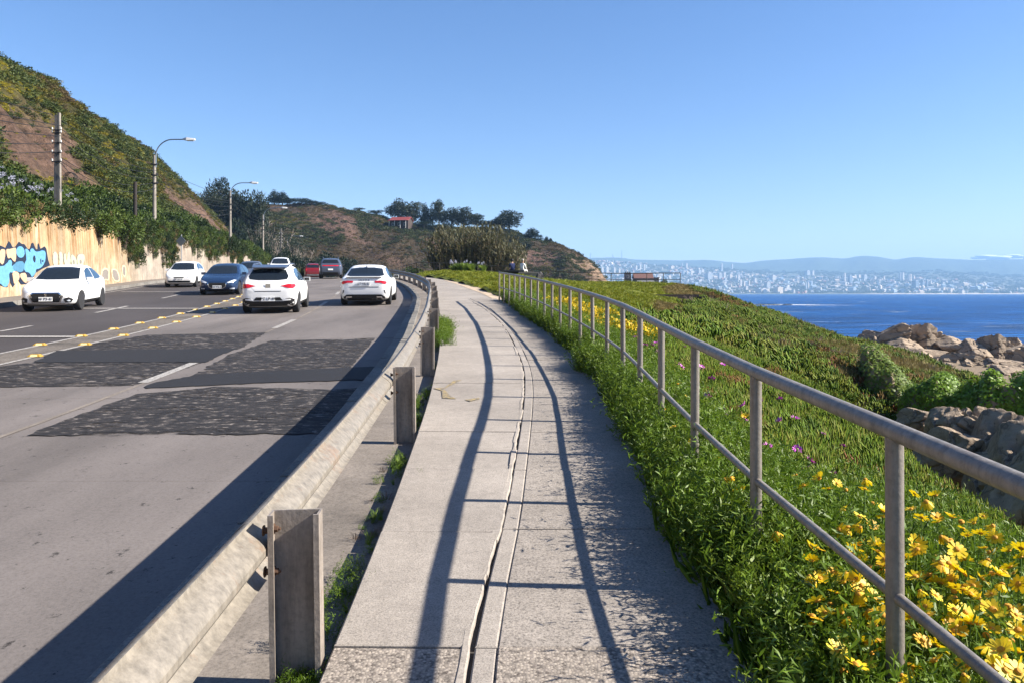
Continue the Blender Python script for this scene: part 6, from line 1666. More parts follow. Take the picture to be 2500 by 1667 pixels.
# ------------------------------------------------------------------ houses on the headland
M['red_roof'] = plain('red_roof', (.22, .045, .038), .6, var=.2, vscale=3); M['dark_wall'] = plain('dark_wall', (.05, .035, .03), .8); M['pale_wall'] = plain('pale_wall', (.6, .57, .52), .8, var=.15, vscale=2); M['glass_dark'] = plain('window_glass', (.03, .04, .05), .1)
M['stone_dark'] = plain('dark_stone', (.10, .085, .08), .9, var=.3, vscale=2)
def gable(t, x0, x1, y0, y1, z0, z1, zr, wall_m, roof_m, nwin=3, over=.35):
    xm = (x0+x1)/2; ym = (y0+y1)/2
    MB().box((xm, ym, (z0+z1)/2), (x1-x0, y1-y0, z1-z0)).build('wall', wall_m, t)
    b = MB()
    e = over
    for s, ya in ((0, y0 - e), (1, y1 + e)):
        zz = z1 - e*(zr - z1)/((y1-y0)/2)
        b.add([(x0-e, ya, zz), (x1+e, ya, zz), (x1+e, ym, zr), (x0-e, ym, zr), (x0-e, ya, zz+.18), (x1+e, ya, zz+.18), (x1+e, ym, zr+.18), (x0-e, ym, zr+.18)], [(0, 1, 2, 3), (4, 5, 6, 7), (0, 1, 5, 4), (1, 2, 6, 5), (2, 3, 7, 6), (3, 0, 4, 7)])
    r = b.build('roof', roof_m, t)
    MB().add([(x0+.02, y0, z1), (x0+.02, y1, z1), (x0+.02, ym, zr), (x1-.02, y0, z1), (x1-.02, y1, z1), (x1-.02, ym, zr)], [(0, 1, 2), (3, 5, 4)]).build('gable_end', wall_m, t)
    for k in range(nwin):
        wx = x0 + (x1-x0)*(k+.5)/nwin
        w = MB().box((wx, y0 - .03, z0 + (z1-z0)*.55), (.9, .1, 1.1)).build('window', M['pale_wall'], t)
        MB().box((wx, y0 - .09, z0 + (z1-z0)*.55), (.7, .06, .9)).build('pane', M['glass_dark'], w)
    return r
d = 287.; x0 = (980 - CX)/F*d; zb = float(hill2_z(np.array([x0]), np.array([d]))[0])
h1 = thing('house', 'red-roofed cottage with an open porch on the headland crest', 'house', (x0, d, zb + .3), R(-14))
gable(h1, -3.6, 3.6, -2.4, 2.4, -1.5, 1.7, 3.0, M['dark_wall'], M['red_roof'], 3)
for xx in (-3.2, -1.0, 1.2, 3.4): MB().box((xx, -4.2, .1), (.14, .14, 3.0)).build('porch_post', M['pale_wall'], h1)
MB().add([(-3.9, -4.5, 1.45), (3.9, -4.5, 1.45), (3.9, -2.3, 1.9), (-3.9, -2.3, 1.9), (-3.9, -4.5, 1.6), (3.9, -4.5, 1.6), (3.9, -2.3, 2.05), (-3.9, -2.3, 2.05)], [(0, 1, 2, 3), (4, 5, 6, 7), (0, 1, 5, 4), (1, 2, 6, 5), (2, 3, 7, 6), (3, 0, 4, 7)]).build('porch_roof', M['red_roof'], h1)
# low point of land with the old villa
d = 335.; px_ = np.arange(1400, 1700, 6.); dd = np.arange(318, 372, 4.)
PXv, DDv = np.meshgrid(px_, dd, indexing='ij')
env = np.interp(PXv, [1400, 1450, 1500, 1600, 1640, 1690], [8, 7, 4.3, 4.2, 2, -9])*np.where(DDv < 345, 1, 1) - 9*(1 - sstep(318, 326, DDv)) - 9*sstep(356, 370, DDv)
ZV = CAMH + env + (fbm(PXv*.05, DDv*.3, 3, 171) - .5)*1.2
vme = grid_mesh('point', np.stack([(PXv - CX)/F*DDv, DDv, np.maximum(ZV, SEA - 3)], -1), M['hill']); colour_attr(vme, np.tile(np.array([[.16, .12, .08]]), (PXv.size, 1)))
o = link('point', vme); tag(o, 'low rocky point of land under the old villa', 'point', kind='structure')
vl = thing('villa', 'old dark stone villa with a square tower and red roof beyond the railing', 'house', ((1566 - CX)/F*d, d, CAMH + 4.0), 0)
gable(vl, -3.4, 4.6, -2.5, 2.5, -2, 2.6, 4.6, M['stone_dark'], plain('old_tiles', (.13, .06, .045), .8, var=.2, vscale=3), 4)
MB().box((-6.2, 0, 1.4), (2.5, 2.5, 7.0)).build('tower', M['stone_dark'], vl)
for xx in (-7.1, -6.2, -5.3): MB().box((xx, -1.1, 5.1), (.5, .35, .6)).build('merlon', M['stone_dark'], vl)
w = MB().box((-6.2, -1.28, 3.2), (.9, .1, 1.2)).build('window', M['pale_wall'], vl); MB().box((-6.2, -1.34, 3.2), (.7, .06, 1.0)).build('pane', M['glass_dark'], w)
MB().box((1.2, -3.2, .9), (7.5, 1.2, .25)).box((1.2, -3.7, 1.25), (7.5, .12, .5)).build('terrace', M['pale_wall'], vl)
MB().box((6.2, 0, .8), (2.6, 3, 3.6)).build('wing', M['stone_dark'], vl); MB().box((6.2, 0, 2.75), (3.0, 3.4, .3)).build('wing_roof', M['stone_dark'], vl)
for k, px in enumerate((1500, 1516, 1535, 1560, 1600, 1620)):
    e = thing('shrub', ('dark bush at the foot of the villa tower', 'low bush left of the villa tower', 'bush in front of the villa tower', 'bush in front of the villa terrace', 'bush beside the villa wing', 'last bush on the villa point')[k], 'shrub', ((px - CX)/F*326, 326, CAMH + 3.2), k, 'shrubs round the villa'); q = 1.8 + .3*(k % 3); e.scale = (q, q, q); link('foliage', bush_me[k % 5], e)

# ------------------------------------------------------------------ cloud bank low over the far hills, outside the haze
cm_ = plain('cloud_white', (.9, .9, .92), .95, spec=0.)
cl = thing('cloud', 'thin white cloud low over the far hills', 'cloud', ((2490 - CX)/F*15000, 15000, CAMH + (HZ - 634)/F*15000))
b = bmesh.new(); r_ = random.Random(4)
for k in range(34):
    xx = r_.uniform(-900, 1400); m_ = Matrix.Translation((xx, r_.uniform(-150, 150), r_.uniform(20, 90)*(1 - .4*abs(xx)/1400))) @ Matrix.Diagonal((r_.uniform(90, 240), r_.uniform(80, 160), r_.uniform(18, 42), 1))
    bmesh.ops.create_icosphere(b, subdivisions=2, radius=1.0, matrix=m_)
me = bpy.data.meshes.new('puff'); b.to_mesh(me); b.free(); me.materials.append(cm_); me.polygons.foreach_set('use_smooth', [True]*len(me.polygons)); o = link('puff', me, cl); o['kind'] = 'stuff'

# ------------------------------------------------------------------ the air over the bay
hz_m = bpy.data.materials.new('haze_air'); hz_m.use_nodes = True
nt = hz_m.node_tree; nt.nodes.clear()
pv_ = nt.nodes.new('ShaderNodeVolumePrincipled'); ou = nt.nodes.new('ShaderNodeOutputMaterial')
pv_.inputs['Color'].default_value = (.36, .63, 1.0, 1); pv_.inputs['Density'].default_value = 1.4e-4; pv_.inputs['Anisotropy'].default_value = 0.0
nt.links.new(pv_.outputs[0], ou.inputs['Volume'])
hz = MB().box((0, 4600, 235), (19400, 9600, 500)).build('haze', hz_m); tag(hz, 'thin blue sea haze over the bay', 'haze', kind='stuff')
# ------------------------------------------------------------------ vehicles
M['white_paint'] = plain('white_car_paint', (.70, .70, .69), .25, spec=.5)
M['navy_paint'] = plain('navy_car_paint', (.012, .028, .07), .2, spec=.6)
M['blue_grey_paint'] = plain('blue_grey_car_paint', (.055, .068, .10), .22, spec=.6)
M['grey_paint'] = plain('grey_car_paint', (.08, .085, .10), .22, spec=.6)
M['red_paint'] = plain('red_car_paint', (.17, .010, .014), .25, spec=.5)
M['car_glass'] = plain('tinted_glass', (.012, .016, .020), .06, spec=.6)
M['side_glass'] = plain('side_glass', (.03, .06, .10), .06, spec=.8)
M['black_trim'] = plain('black_trim', (.012, .012, .013), .5)
M['chrome'] = plain('chrome', (.75, .76, .78), .15, 1.)
M['tail_red'] = plain('tail_lamp', (.50, .012, .022), .15, spec=.6)
M['lamp_clear'] = plain('head_lamp', (.50, .54, .60), .12, spec=.8)
M['plate'] = plain('number_plate', (.78, .78, .76), .4)
M['ink'] = plain('plate_ink', (.015, .015, .02), .5)
M['tyre'] = plain('tyre_rubber', (.018, .018, .019), .85)
M['rim'] = plain('alloy_rim', (.52, .53, .55), .3, .7)

def eval_mesh(o):
    dg = bpy.context.evaluated_depsgraph_get(); dg.update()
    return bpy.data.meshes.new_from_object(o.evaluated_get(dg))
SH = {  # side-view tables for a 4.0 m car: roof line, underside, half width, belt, half width of roof
 'sedan': dict(top=[(0, .56), (.03, .66), (.12, .74), (.35, .84), (.7, .92), (1.08, .99), (1.3, 1.12), (1.8, 1.41), (2.15, 1.495), (2.6, 1.51), (2.95, 1.45), (3.25, 1.30), (3.5, 1.14), (3.7, 1.07), (3.9, 1.04), (3.97, .98), (4.0, .80)]),
 'hatch': dict(top=[(0, .56), (.03, .66), (.12, .74), (.35, .84), (.7, .92), (1.05, .99), (1.3, 1.13), (1.8, 1.42), (2.15, 1.50), (2.6, 1.515), (3.1, 1.50), (3.5, 1.45), (3.66, 1.38), (3.78, 1.20), (3.9, 1.0), (3.97, .86), (4.0, .72)]),
}
def car_body(kind, L, W, H):
    kx, ky, kz = L/4.0, W/1.735, H/1.515
    top = pchip(*zip(*SH[kind]['top']))
    bot = pchip([0, .06, .2, .5, 3.5, 3.8, 3.95, 4.0], [.40, .27, .21, .19, .19, .22, .30, .44])
    wb = pchip([0, .03, .1, .25, .55, 1.0, 3.0, 3.5, 3.8, 3.95, 4.0], [.56, .64, .71, .785, .84, .8675, .8675, .85, .80, .73, .66])
    if kind == 'sedan':
        belt = pchip([0, .12, .7, 1.05, 2, 3.0, 3.5, 3.9, 4], [.50, .68, .86, .93, .965, 1.0, 1.02, .98, .70])
        wt = pchip([0, .12, .35, .7, 1.05, 1.4, 1.8, 2.3, 2.9, 3.25, 3.5, 3.9, 4], [.48, .60, .68, .73, .75, .67, .60, .585, .57, .60, .66, .67, .58])
    else:
        belt = pchip([0, .12, .7, 1.05, 2, 3.0, 3.5, 3.9, 4], [.50, .68, .86, .93, .97, 1.01, 1.03, .93, .64])
        wt = pchip([0, .12, .35, .7, 1.05, 1.4, 1.8, 2.3, 3.1, 3.5, 3.7, 3.9, 4], [.48, .60, .68, .73, .75, .67, .605, .595, .585, .58, .61, .69, .60])
    xs = np.concatenate([[0, .015, .04, .08, .14], np.linspace(.22, 3.78, 40), [3.85, 3.9, 3.94, 3.975, 4.0]])
    V = []; n = 12
    for x in xs:
        zb, zt, w, t = bot(x), top(x), wb(x), wt(x); zl = min(belt(x), zt - .035)
        k = min(1, (zt - zl)/.3); w95 = .955*w; t = min(t, w95 - .01)
        half = [(0, zb), (.72*w, zb), (.92*w, zb + .03), (.985*w, zb + .14), (w, zb + .42*(zl-zb)), (.992*w, zb + .72*(zl-zb)), (w95, zl), (t + (w95-t)*.66, zl + (zt-zl)*.36), (t + (w95-t)*.25, zl + (zt-zl)*.76), (t*.93, zt - .03*k - .006), (t*.66, zt - .006*k), (0, zt + .012)]
        ring = [(x, y, z) for y, z in half] + [(x, -y, z) for y, z in half[-2:0:-1]]
        V += ring
    m = 2*n - 2; Fc = []
    for i in range(len(xs) - 1):
        for j in range(m): Fc.append((i*m + j, i*m + (j+1) % m, (i+1)*m + (j+1) % m, (i+1)*m + j))
    Fc.append(tuple(range(m-1, -1, -1))); Fc.append(tuple(range((len(xs)-1)*m, len(xs)*m)))
    V = [(x*kx, y*ky, z*kz) for x, y, z in V]
    me = bpy.data.meshes.new('body'); me.from_pydata(V, [], Fc)
    bm = bmesh.new(); bm.from_mesh(me); bmesh.ops.recalc_face_normals(bm, faces=bm.faces); bm.to_mesh(me); bm.free()
    return me
def wheel_meshes(r=.31, w=.20):
    t = MB().lathe([(r*.66, -w/2), (r*.93, -w/2), (r, -w/2 + .03), (r, w/2 - .03), (r*.93, w/2), (r*.66, w/2)], 28, 'y').mesh('wheel', M['tyre'], True)
    b = MB(); b.lathe([(r*.70, -.07), (r*.70, .07), (r*.64, .085), (r*.60, .05), (r*.60, -.07)], 28, 'y')
    for k in range(8):
        a = 6.283*k/8; c, s = math.cos(a), math.sin(a)
        b.add([(c*q - s*wd, yy, s*q + c*wd) for q, wd in ((.03, .02), (r*.62, .024)) for yy in (.05, .078) for wd in (-wd, wd)], [(0, 1, 3, 2), (4, 6, 7, 5), (0, 4, 5, 1), (2, 3, 7, 6), (0, 2, 6, 4), (1, 5, 7, 3)])
    b.lathe([(.055, .04), (.055, .085), (.02, .092)], 12, 'y')
    rim = b.mesh('rim', M['rim'], False)
    hub = MB().lathe([(r*.6, -.02), (r*.6, .03)], 24, 'y').mesh('brake', M['black_trim'])
    return t, rim, hub
WMS = wheel_meshes()
def patch(bvh, poly, axis, sgn, mat, off=.006, cuts=3, name='panel', parent=None):
    """polygon drawn in a side or end view, laid on the body surface and raised a little"""
    bm = bmesh.new()
    vs = [bm.verts.new((p[0], p[1], 0)) for p in poly]; bm.faces.new(vs)
    bmesh.ops.triangulate(bm, faces=bm.faces[:])
    for _ in range(cuts): bmesh.ops.subdivide_edges(bm, edges=[e for e in bm.edges if e.calc_length() > .07], cuts=1, use_grid_fill=True)
    bmesh.ops.triangulate(bm, faces=bm.faces[:])
    bad = []
    for v in bm.verts:
        if axis == 'y': o = Vector((v.co.x, sgn*3, v.co.y)); dr = Vector((0, -sgn, 0))
        else: o = Vector((sgn*9 if sgn > 0 else -5, v.co.x, v.co.y)); dr = Vector((-sgn, 0, 0))
        hit = bvh.ray_cast(o, dr)
        if hit[0] is None: bad.append(v); continue
        v.co = hit[0] + hit[1]*off
    bmesh.ops.delete(bm, geom=bad, context='VERTS')
    ed = [e for e in bm.edges if e.is_boundary]
    if ed:
        r = bmesh.ops.extrude_edge_only(bm, edges=ed)
        for v in [g for g in r['geom'] if isinstance(g, bmesh.types.BMVert)]:
            if axis == 'y': v.co.y -= sgn*.02
            else: v.co.x -= sgn*.02
    bmesh.ops.recalc_face_normals(bm, faces=bm.faces)
    me = bpy.data.meshes.new(name); bm.to_mesh(me); bm.free(); me.materials.append(mat)
    me.polygons.foreach_set('use_smooth', [True]*len(me.polygons)); me.set_sharp_from_angle(angle=R(45))
    return link(name, me, parent)
def mir(p): return [(-x, y) for x, y in p][::-1]
def text_mesh(s, size, mat, name):
    cu = bpy.data.curves.new(name, 'FONT'); cu.body = s; cu.size = size; cu.align_x = 'CENTER'; cu.align_y = 'CENTER'; cu.extrude = .004; cu.resolution_u = 2
    o = bpy.data.objects.new(name, cu); COL.objects.link(o); me = eval_mesh(o); bpy.data.objects.remove(o); me.materials.clear(); me.materials.append(mat); return me
_body_cache = {}
def car(kind, L, W, H, paint, loc, yaw, label, plate=None, wr=.31, group=None, name='car', face='front', style=None):
    """loc = contact point of the car's middle; yaw: direction the front faces (0 = +X)"""
    t = thing(name, label, 'car', loc, yaw, group)
    key = (kind, L, W, H, wr)
    kx, ky, kz = L/4.0, W/1.735, H/1.515
    ax = (.77*kx, 3.26*kx)
    if key not in _body_cache:
        me = car_body(kind, L, W, H)
        o = link('body_tmp', me); md = o.modifiers.new('s', 'SUBSURF'); md.levels = md.render_levels = 1
        full = eval_mesh(o); bm = bmesh.new(); bm.from_mesh(full); bvh = BVHTree.FromBMesh(bm); bm.free()
        cuts = []
        for x in ax:
            for s in (-1, 1):
                c = link('cut', MB().lathe([(wr + .055, -.20), (wr + .055, .20)], 30, 'y', (x, s*(W/2 - .03), wr)).mesh('cut', M['black_trim'])); cuts.append(c)
                b_ = o.modifiers.new('b', 'BOOLEAN'); b_.operation = 'DIFFERENCE'; b_.object = c; b_.solver = 'EXACT'
        cut = eval_mesh(o); bpy.data.objects.remove(o)
        for c in cuts: bpy.data.objects.remove(c)
        cut.polygons.foreach_set('use_smooth', [True]*len(cut.polygons)); cut.set_sharp_from_angle(angle=R(38))
        _body_cache[key] = (cut, bvh)
    cut, bvh = _body_cache[key]
    cut = cut.copy(); cut.materials.clear(); cut.materials.append(M[paint])
    g = bpy.data.objects.new('tmp', None)
    off = Matrix.Translation((L/2, 0, 0)) @ Matrix.Rotation(math.pi, 4, 'Z')     # x=0 (nose) -> +L/2
    def place(o):
        if o.data.users == 1 or True: o.data.transform(off)
        return o
    body = link('body', cut, t); place(body)
    P = lambda poly: [(x, y) for x, y in poly]
    def S(poly): return [(x*kx, z*kz) for x, z in poly]
    def E(poly): return [(y*ky, z*kz) for y, z in poly]
    def fr(poly, mat, nm, off_=.006, both=False, parent=t, cuts=3):
        r = []
        for q in ([E(poly), E(mir(poly))] if both else [E(poly)]): r.append(place(patch(bvh, q, 'x', -1, M[mat], off_, cuts, nm, parent)))
        return r
    def re(poly, mat, nm, off_=.006, both=False, parent=t, cuts=3):
        r = []
        for q in ([E(poly), E(mir(poly))] if both else [E(poly)]): r.append(place(patch(bvh, q, 'x', 1, M[mat], off_, cuts, nm, parent)))
        return r
    def si(poly, mat, nm, off_=.006, parent=None):
        return [place(patch(bvh, S(poly), 'y', s, M[mat], off_, 3, nm, parent or t)) for s in (1, -1)]
    # doors (two each side), side windows, handles
    hatch = kind == 'hatch'
    for dp_, hx in (([(1.22, .32), (1.22, .92), (1.60, .965), (2.33, .975), (2.33, .30)], 2.2), ([(2.345, .30), (2.345, .975), (3.0, 1.0), (3.12, .88), (2.98, .62), (2.86, .30)], 2.98)):
        ds_ = si(dp_, paint, 'door', .004)
        for s, dr in zip((1, -1), ds_):
            q = S([(hx - .10, .84), (hx + .06, .84), (hx + .06, .87), (hx - .10, .87)])
            place(patch(bvh, q, 'y', s, M[paint], .022, 1, 'handle', dr))
    si([(1.42, .985), (1.80, 1.29), (2.10, 1.385), (2.33, 1.40), (2.33, .99)], 'side_glass', 'side_window', .007)
    si([(2.40, .99), (2.40, 1.40), (2.80, 1.375), (3.02, 1.28), (3.18, 1.16), (3.22, 1.075), (3.05, 1.02)] if not hatch else [(2.40, .99), (2.40, 1.405), (2.90, 1.39), (3.22, 1.30), (3.36, 1.15), (3.10, 1.02)], 'side_glass', 'side_window', .007)
    si([(.95, .205), (1.15, .33), (2.95, .33), (3.05, .205)], 'black_trim', 'sill', .006)
    fr([(-.665, 1.035), (-.53, 1.395), (-.25, 1.43), (.25, 1.43), (.53, 1.395), (.665, 1.035), (.3, 1.015), (-.3, 1.015)], 'car_glass', 'windscreen', .007)
    for gx in (1.21, 2.338, 2.99): si([(gx - .006, .33), (gx - .006, .95), (gx + .006, .95), (gx + .006, .33)], 'black_trim', 'door_gap', .0015)
    # mirrors
    for s in (1, -1):
        mb = MB(); mb.box((1.52*kx, s*(W/2 + .05), 1.02*kz), (.11, .19, .13)); o = mb.build('mirror', M[paint], t, True); place(o)
        g_ = MB().box((1.58*kx, s*(W/2 + .05), 1.02*kz), (.012, .16, .10)).build('mirror_glass', M['car_glass'], o); place(g_)
    # wheels
    for x in ax:
        for s in (1, -1):
            w = link('wheel', WMS[0], t); w.location = (L/2 - x, -s*(W/2 - .115), wr); w.rotation_euler = (0, random.uniform(0, 1), math.pi if s > 0 else 0)
            q = wr/.31; w.scale = (q, 1, q)
            link('rim', WMS[1], w); link('brake', WMS[2], w)
    MB().box((0, 0, .30*kz), (L - .5, W - .5, .26)).build('underbody', M['black_trim'], t)
    # ends
    if style == 'dzire':
        gl = fr([(-.36, .60), (.36, .60), (.47, .50), (.38, .31), (-.38, .31), (-.47, .50)], 'black_trim', 'grille', .008)[0]
        fr([(-.39, .625), (.39, .625), (.52, .50), (.42, .285), (-.42, .285), (-.52, .50)], 'chrome', 'grille_frame', .003)
        fr([(.42, .655), (.72, .80), (.80, .80), (.76, .66), (.60, .60)], 'lamp_clear', 'headlight', .008, True)
        fr([(.52, .42), (.66, .47), (.76, .40), (.70, .30), (.55, .30)], 'black_trim', 'fog_lamp_recess', .007, True)
        fr([(.60, .36), (.66, .39), (.70, .36), (.66, .33)], 'lamp_clear', 'fog_lamp', .012, True)
        fr([(-.68, .275), (.68, .275), (.62, .245), (-.62, .245)], 'chrome', 'bumper_trim', .006)
    elif style == 'lion':
        fr([(-.30, .62), (.30, .62), (.20, .53), (-.20, .53)], 'black_trim', 'grille', .007)
        fr([(.40, .60), (.70, .80), (.78, .78), (.70, .62), (.52, .56)], 'lamp_clear', 'headlight', .008, True)
        fr([(-.62, .40), (.62, .40), (.56, .30), (-.56, .30)], 'black_trim', 'lower_grille', .007)
    elif style == 'shield':
        fr([(-.38, .60), (.38, .60), (.34, .42), (.20, .34), (-.20, .34), (-.34, .42)], 'black_trim', 'grille', .007)
        fr([(-.42, .61), (-.38, .60), (-.34, .42), (-.20, .34), (.20, .34), (.34, .42), (.38, .60), (.42, .61), (.37, .40), (.22, .315), (-.22, .315), (-.37, .40)], 'chrome', 'grille_frame', .012)
        fr([(.42, .62), (.70, .74), (.78, .72), (.68, .62), (.48, .58)], 'lamp_clear', 'headlight', .008, True)
        fr([(.52, .34), (.72, .36), (.72, .30), (.55, .29)], 'lamp_clear', 'fog_lamp', .008, True)
        fr([(-.6, .27), (.6, .27), (.5, .22), (-.5, .22)], 'black_trim', 'lower_grille', .007)
    elif style == 'plainfront':
        fr([(-.4, .66), (.4, .66), (.36, .50), (-.36, .50)], 'black_trim', 'grille', .007); fr([(.45, .62), (.72, .78), (.78, .74), (.66, .60)], 'lamp_clear', 'headlight', .008, True); fr([(-.6, .38), (.6, .38), (.5, .28), (-.5, .28)], 'black_trim', 'lower_grille', .007)
    elif style == 'argo':
        re([(-.50, 1.36), (-.20, 1.40), (.20, 1.40), (.50, 1.36), (.60, 1.17), (.56, 1.08), (.30, 1.05), (-.30, 1.05), (-.56, 1.08), (-.60, 1.17)], 'car_glass', 'rear_window', .007)
        tl = re([(.37, .87), (.60, .93), (.77, .93), (.80, .86), (.74, .79), (.55, .82)], 'tail_red', 'tail_light', .012, True)
        re([(-.62, 1.035), (.62, 1.035), (.60, .95), (.40, .72), (-.40, .72), (-.60, .95)], 'white_paint', 'tailgate', .004)
        re([(-.40, .715), (.40, .715), (.38, .70), (-.38, .70)], 'black_trim', 'tailgate_gap', .006)
        re([(-.36, .52), (.36, .52), (.44, .42), (-.44, .42)], 'black_trim', 'plate_recess', .008)
        re([(-.78, .47), (-.66, .50), (-.52, .48), (-.46, .40), (.46, .40), (.52, .48), (.66, .50), (.78, .47), (.76, .24), (-.76, .24)], 'black_trim', 'lower_bumper', .006)
        re([(-.68, .47), (-.5, .47), (-.44, .405), (-.68, .43)], 'white_paint', 'bumper_insert', .012, True)
        for z_, x_ in ((1.515, 0),):
            sp = MB().add([(3.30*kx, -.56*ky, 1.475*kz), (3.30*kx, .56*ky, 1.475*kz), (3.80*kx, .52*ky, 1.425*kz), (3.80*kx, -.52*ky, 1.425*kz), (3.30*kx, -.56*ky, 1.53*kz), (3.30*kx, .56*ky, 1.53*kz), (3.80*kx, .50*ky, 1.455*kz), (3.80*kx, -.50*ky, 1.455*kz)], [(3, 2, 1, 0), (4, 5, 6, 7), (0, 1, 5, 4), (1, 2, 6, 5), (2, 3, 7, 6), (3, 0, 4, 7)]).build('roof_spoiler', M['blue_grey_paint'], t); place(sp)
        for s in (1, -1): place(MB().tube([(1.9*kx, s*.56*ky, 1.49*kz), (2.1*kx, s*.555*ky, 1.555*kz), (3.2*kx, s*.55*ky, 1.55*kz), (3.4*kx, s*.55*ky, 1.49*kz)], .018, 6).build('roof_rail', M['blue_grey_paint'], t, True))
        fm_ = text_mesh('F', .15, M['ink'], 'emblem'); o = link('emblem', fm_, t); o.rotation_euler = (R(90), 0, R(-90)); h = bvh.ray_cast(Vector((9, 0, .86*kz)), Vector((-1, 0, 0))); o.location = (L/2 - h[0].x - .012, 0, .86*kz)
        fr_ = MB().box((-.008, 0, 0), (.01, .15, .155)); ob = fr_.build('emblem_frame', M['chrome'], t); ob.location = (L/2 - h[0].x - .004, 0, .86*kz)
    elif style == 'notch':
        re([(-.54, 1.37), (-.25, 1.41), (.25, 1.41), (.54, 1.37), (.64, 1.12), (.5, 1.09), (-.5, 1.09), (-.64, 1.12)], 'car_glass', 'rear_window', .007)
        place(MB().add([(3.82*kx, -.62*ky, 1.035*kz), (3.82*kx, .62*ky, 1.035*kz), (4.0*kx, .58*ky, 1.07*kz), (4.0*kx, -.58*ky, 1.07*kz), (3.82*kx, -.62*ky, 1.055*kz), (3.82*kx, .62*ky, 1.055*kz), (4.0*kx, .58*ky, 1.088*kz), (4.0*kx, -.58*ky, 1.088*kz)], [(3, 2, 1, 0), (4, 5, 6, 7), (0, 1, 5, 4), (1, 2, 6, 5), (2, 3, 7, 6), (3, 0, 4, 7)]).build('boot_spoiler', M[paint], t))
        re([(.36, .93), (.55, .94), (.72, .92), (.76, .84), (.70, .80), (.55, .86), (.38, .86)], 'tail_red', 'tail_light', .012, True)
        re([(-.56, 1.0), (.56, 1.0), (.52, .70), (-.52, .70)], paint, 'boot_lid', .004)
        re([(-.50, .715), (.50, .715), (.47, .695), (-.47, .695)], 'black_trim', 'boot_gap', .006)
        re([(.66, .60), (.71, .58), (.73, .44), (.69, .48)], 'black_trim', 'bumper_slot', .006, True)
        re([(-.70, .34), (-.58, .43), (.58, .43), (.70, .34), (.68, .23), (-.68, .23)], 'black_trim', 'diffuser', .007)
        re([(.42, .36), (.60, .36), (.60, .32), (.42, .32)], 'chrome', 'exhaust_trim', .012, True)
        h = bvh.ray_cast(Vector((9, 0, .97*kz)), Vector((-1, 0, 0)))
        o = link('letters', text_mesh('S K O D A', .085, M['ink'], 'letters'), t); o.rotation_euler = (R(90), 0, R(-90)); o.location = (L/2 - h[0].x - .016, 0, .955*kz)
        place(MB().add([(2.95*kx, -.012, 1.46*kz), (2.95*kx, .012, 1.46*kz), (3.15*kx, .012, 1.40*kz), (3.15*kx, -.012, 1.40*kz), (3.12*kx, 0, 1.52*kz)], [(0, 1, 2, 3), (0, 1, 4), (1, 2, 4), (2, 3, 4), (3, 0, 4)]).build('roof_fin', M['ink'], t))
    elif style == 'suvrear':
        re([(-.50, 1.37), (.50, 1.37), (.60, 1.12), (-.60, 1.12)], 'car_glass', 'rear_window', .007)
        re([(-.74, .97), (.74, .97), (.74, .90), (-.74, .90)], 'tail_red', 'tail_light_bar', .01)
        re([(-.68, .46), (.68, .46), (.66, .22), (-.66, .22)], 'black_trim', 'lower_bumper', .007)
        for s in (1, -1): place(MB().tube([(1.7*kx, s*.56*ky, 1.47*kz), (1.9*kx, s*.555*ky, 1.56*kz), (3.2*kx, s*.55*ky, 1.55*kz), (3.4*kx, s*.55*ky, 1.48*kz)], .022, 6).build('roof_rail', M['chrome'], t, True))
    elif style == 'truckrear':
        re([(-.55, 1.37), (.55, 1.37), (.62, 1.08), (-.62, 1.08)], 'car_glass', 'rear_window', .007); re([(.58, .98), (.76, .98), (.76, .72), (.62, .72)], 'tail_red', 'tail_light', .01, True); re([(-.7, .5), (.7, .5), (.68, .3), (-.68, .3)], 'chrome', 'bumper', .012)
    if plate:
        end, zc, tx = plate
        sg_ = -1 if end == 'f' else 1
        h = bvh.ray_cast(Vector((9 if sg_ > 0 else -5, 0, zc*kz)), Vector((-sg_, 0, 0)))
        xx = L/2 - h[0].x + (-.022*sg_)
        pb = MB().box((0, 0, 0), (.02, .40, .135)).build('number_plate', M['plate'], t); pb.location = (xx, 0, zc*kz)
        if tx:
            tm = link('plate_text', text_mesh(tx, .115, M['ink'], 'plate_text'), pb); tm.rotation_euler = (R(90), 0, R(90) if end == 'f' else R(-90)); tm.location = (.013*(1 if end == 'f' else -1), 0, 0)
    if style == 'dzire':
        h = bvh.ray_cast(Vector((-5, 0, .53*kz)), Vector((1, 0, 0)))
        o = link('emblem', text_mesh('S', .17, M['chrome'], 'emblem'), t); o.rotation_euler = (R(90), 0, R(90)); o.location = (L/2 - h[0].x + .016, 0, .535*kz); o.scale = (1.2, .8, 1)
    # sit square on the sloping road
    sl = math.atan(.047 if loc[1] < 62 else .02)
    fwd = math.sin(yaw)
    t.rotation_euler = Euler((sl*math.cos(yaw)*1.0, -sl*fwd, yaw), 'XYZ')
    return t
def at(px, d): return ((px - CX)/F*d, d, rz(d) - .005)
def ctr(px_end, d_end, L, yaw, sgn):
    """centre of a car whose near end (nose or tail) shows at a column"""
    x = (px_end - CX)/F*d_end; x += math.cos(yaw)*L/2*sgn; y = d_end + math.sin(yaw)*L/2*sgn
    return (x, y, float(rz(y)) + (.0 if x > float(MEDR(y)) else -.02))
y1 = R(-90 + 14)    # oncoming cars: nose toward the viewer, road bends to the left behind them
car('sedan', 4.0, 1.735, 1.515, 'white_paint', ctr(112, 24.6, 4.0, y1, -1), y1, 'white compact saloon with a dark hexagonal grille beside the graffiti', ('f', .41, 'W P3·41'), style='dzire', group='cars on the road')
y2 = R(-90 + 13)
car('hatch', 4.0, 1.75, 1.50, 'white_paint', ctr(437, 44, 4.0, y2, -1), y2, 'white hatchback with swept-back headlights beside the wall creeper', ('f', .485, 'SP·LR·10'), style='lion', group='cars on the road')
y3 = R(-90 + 10)
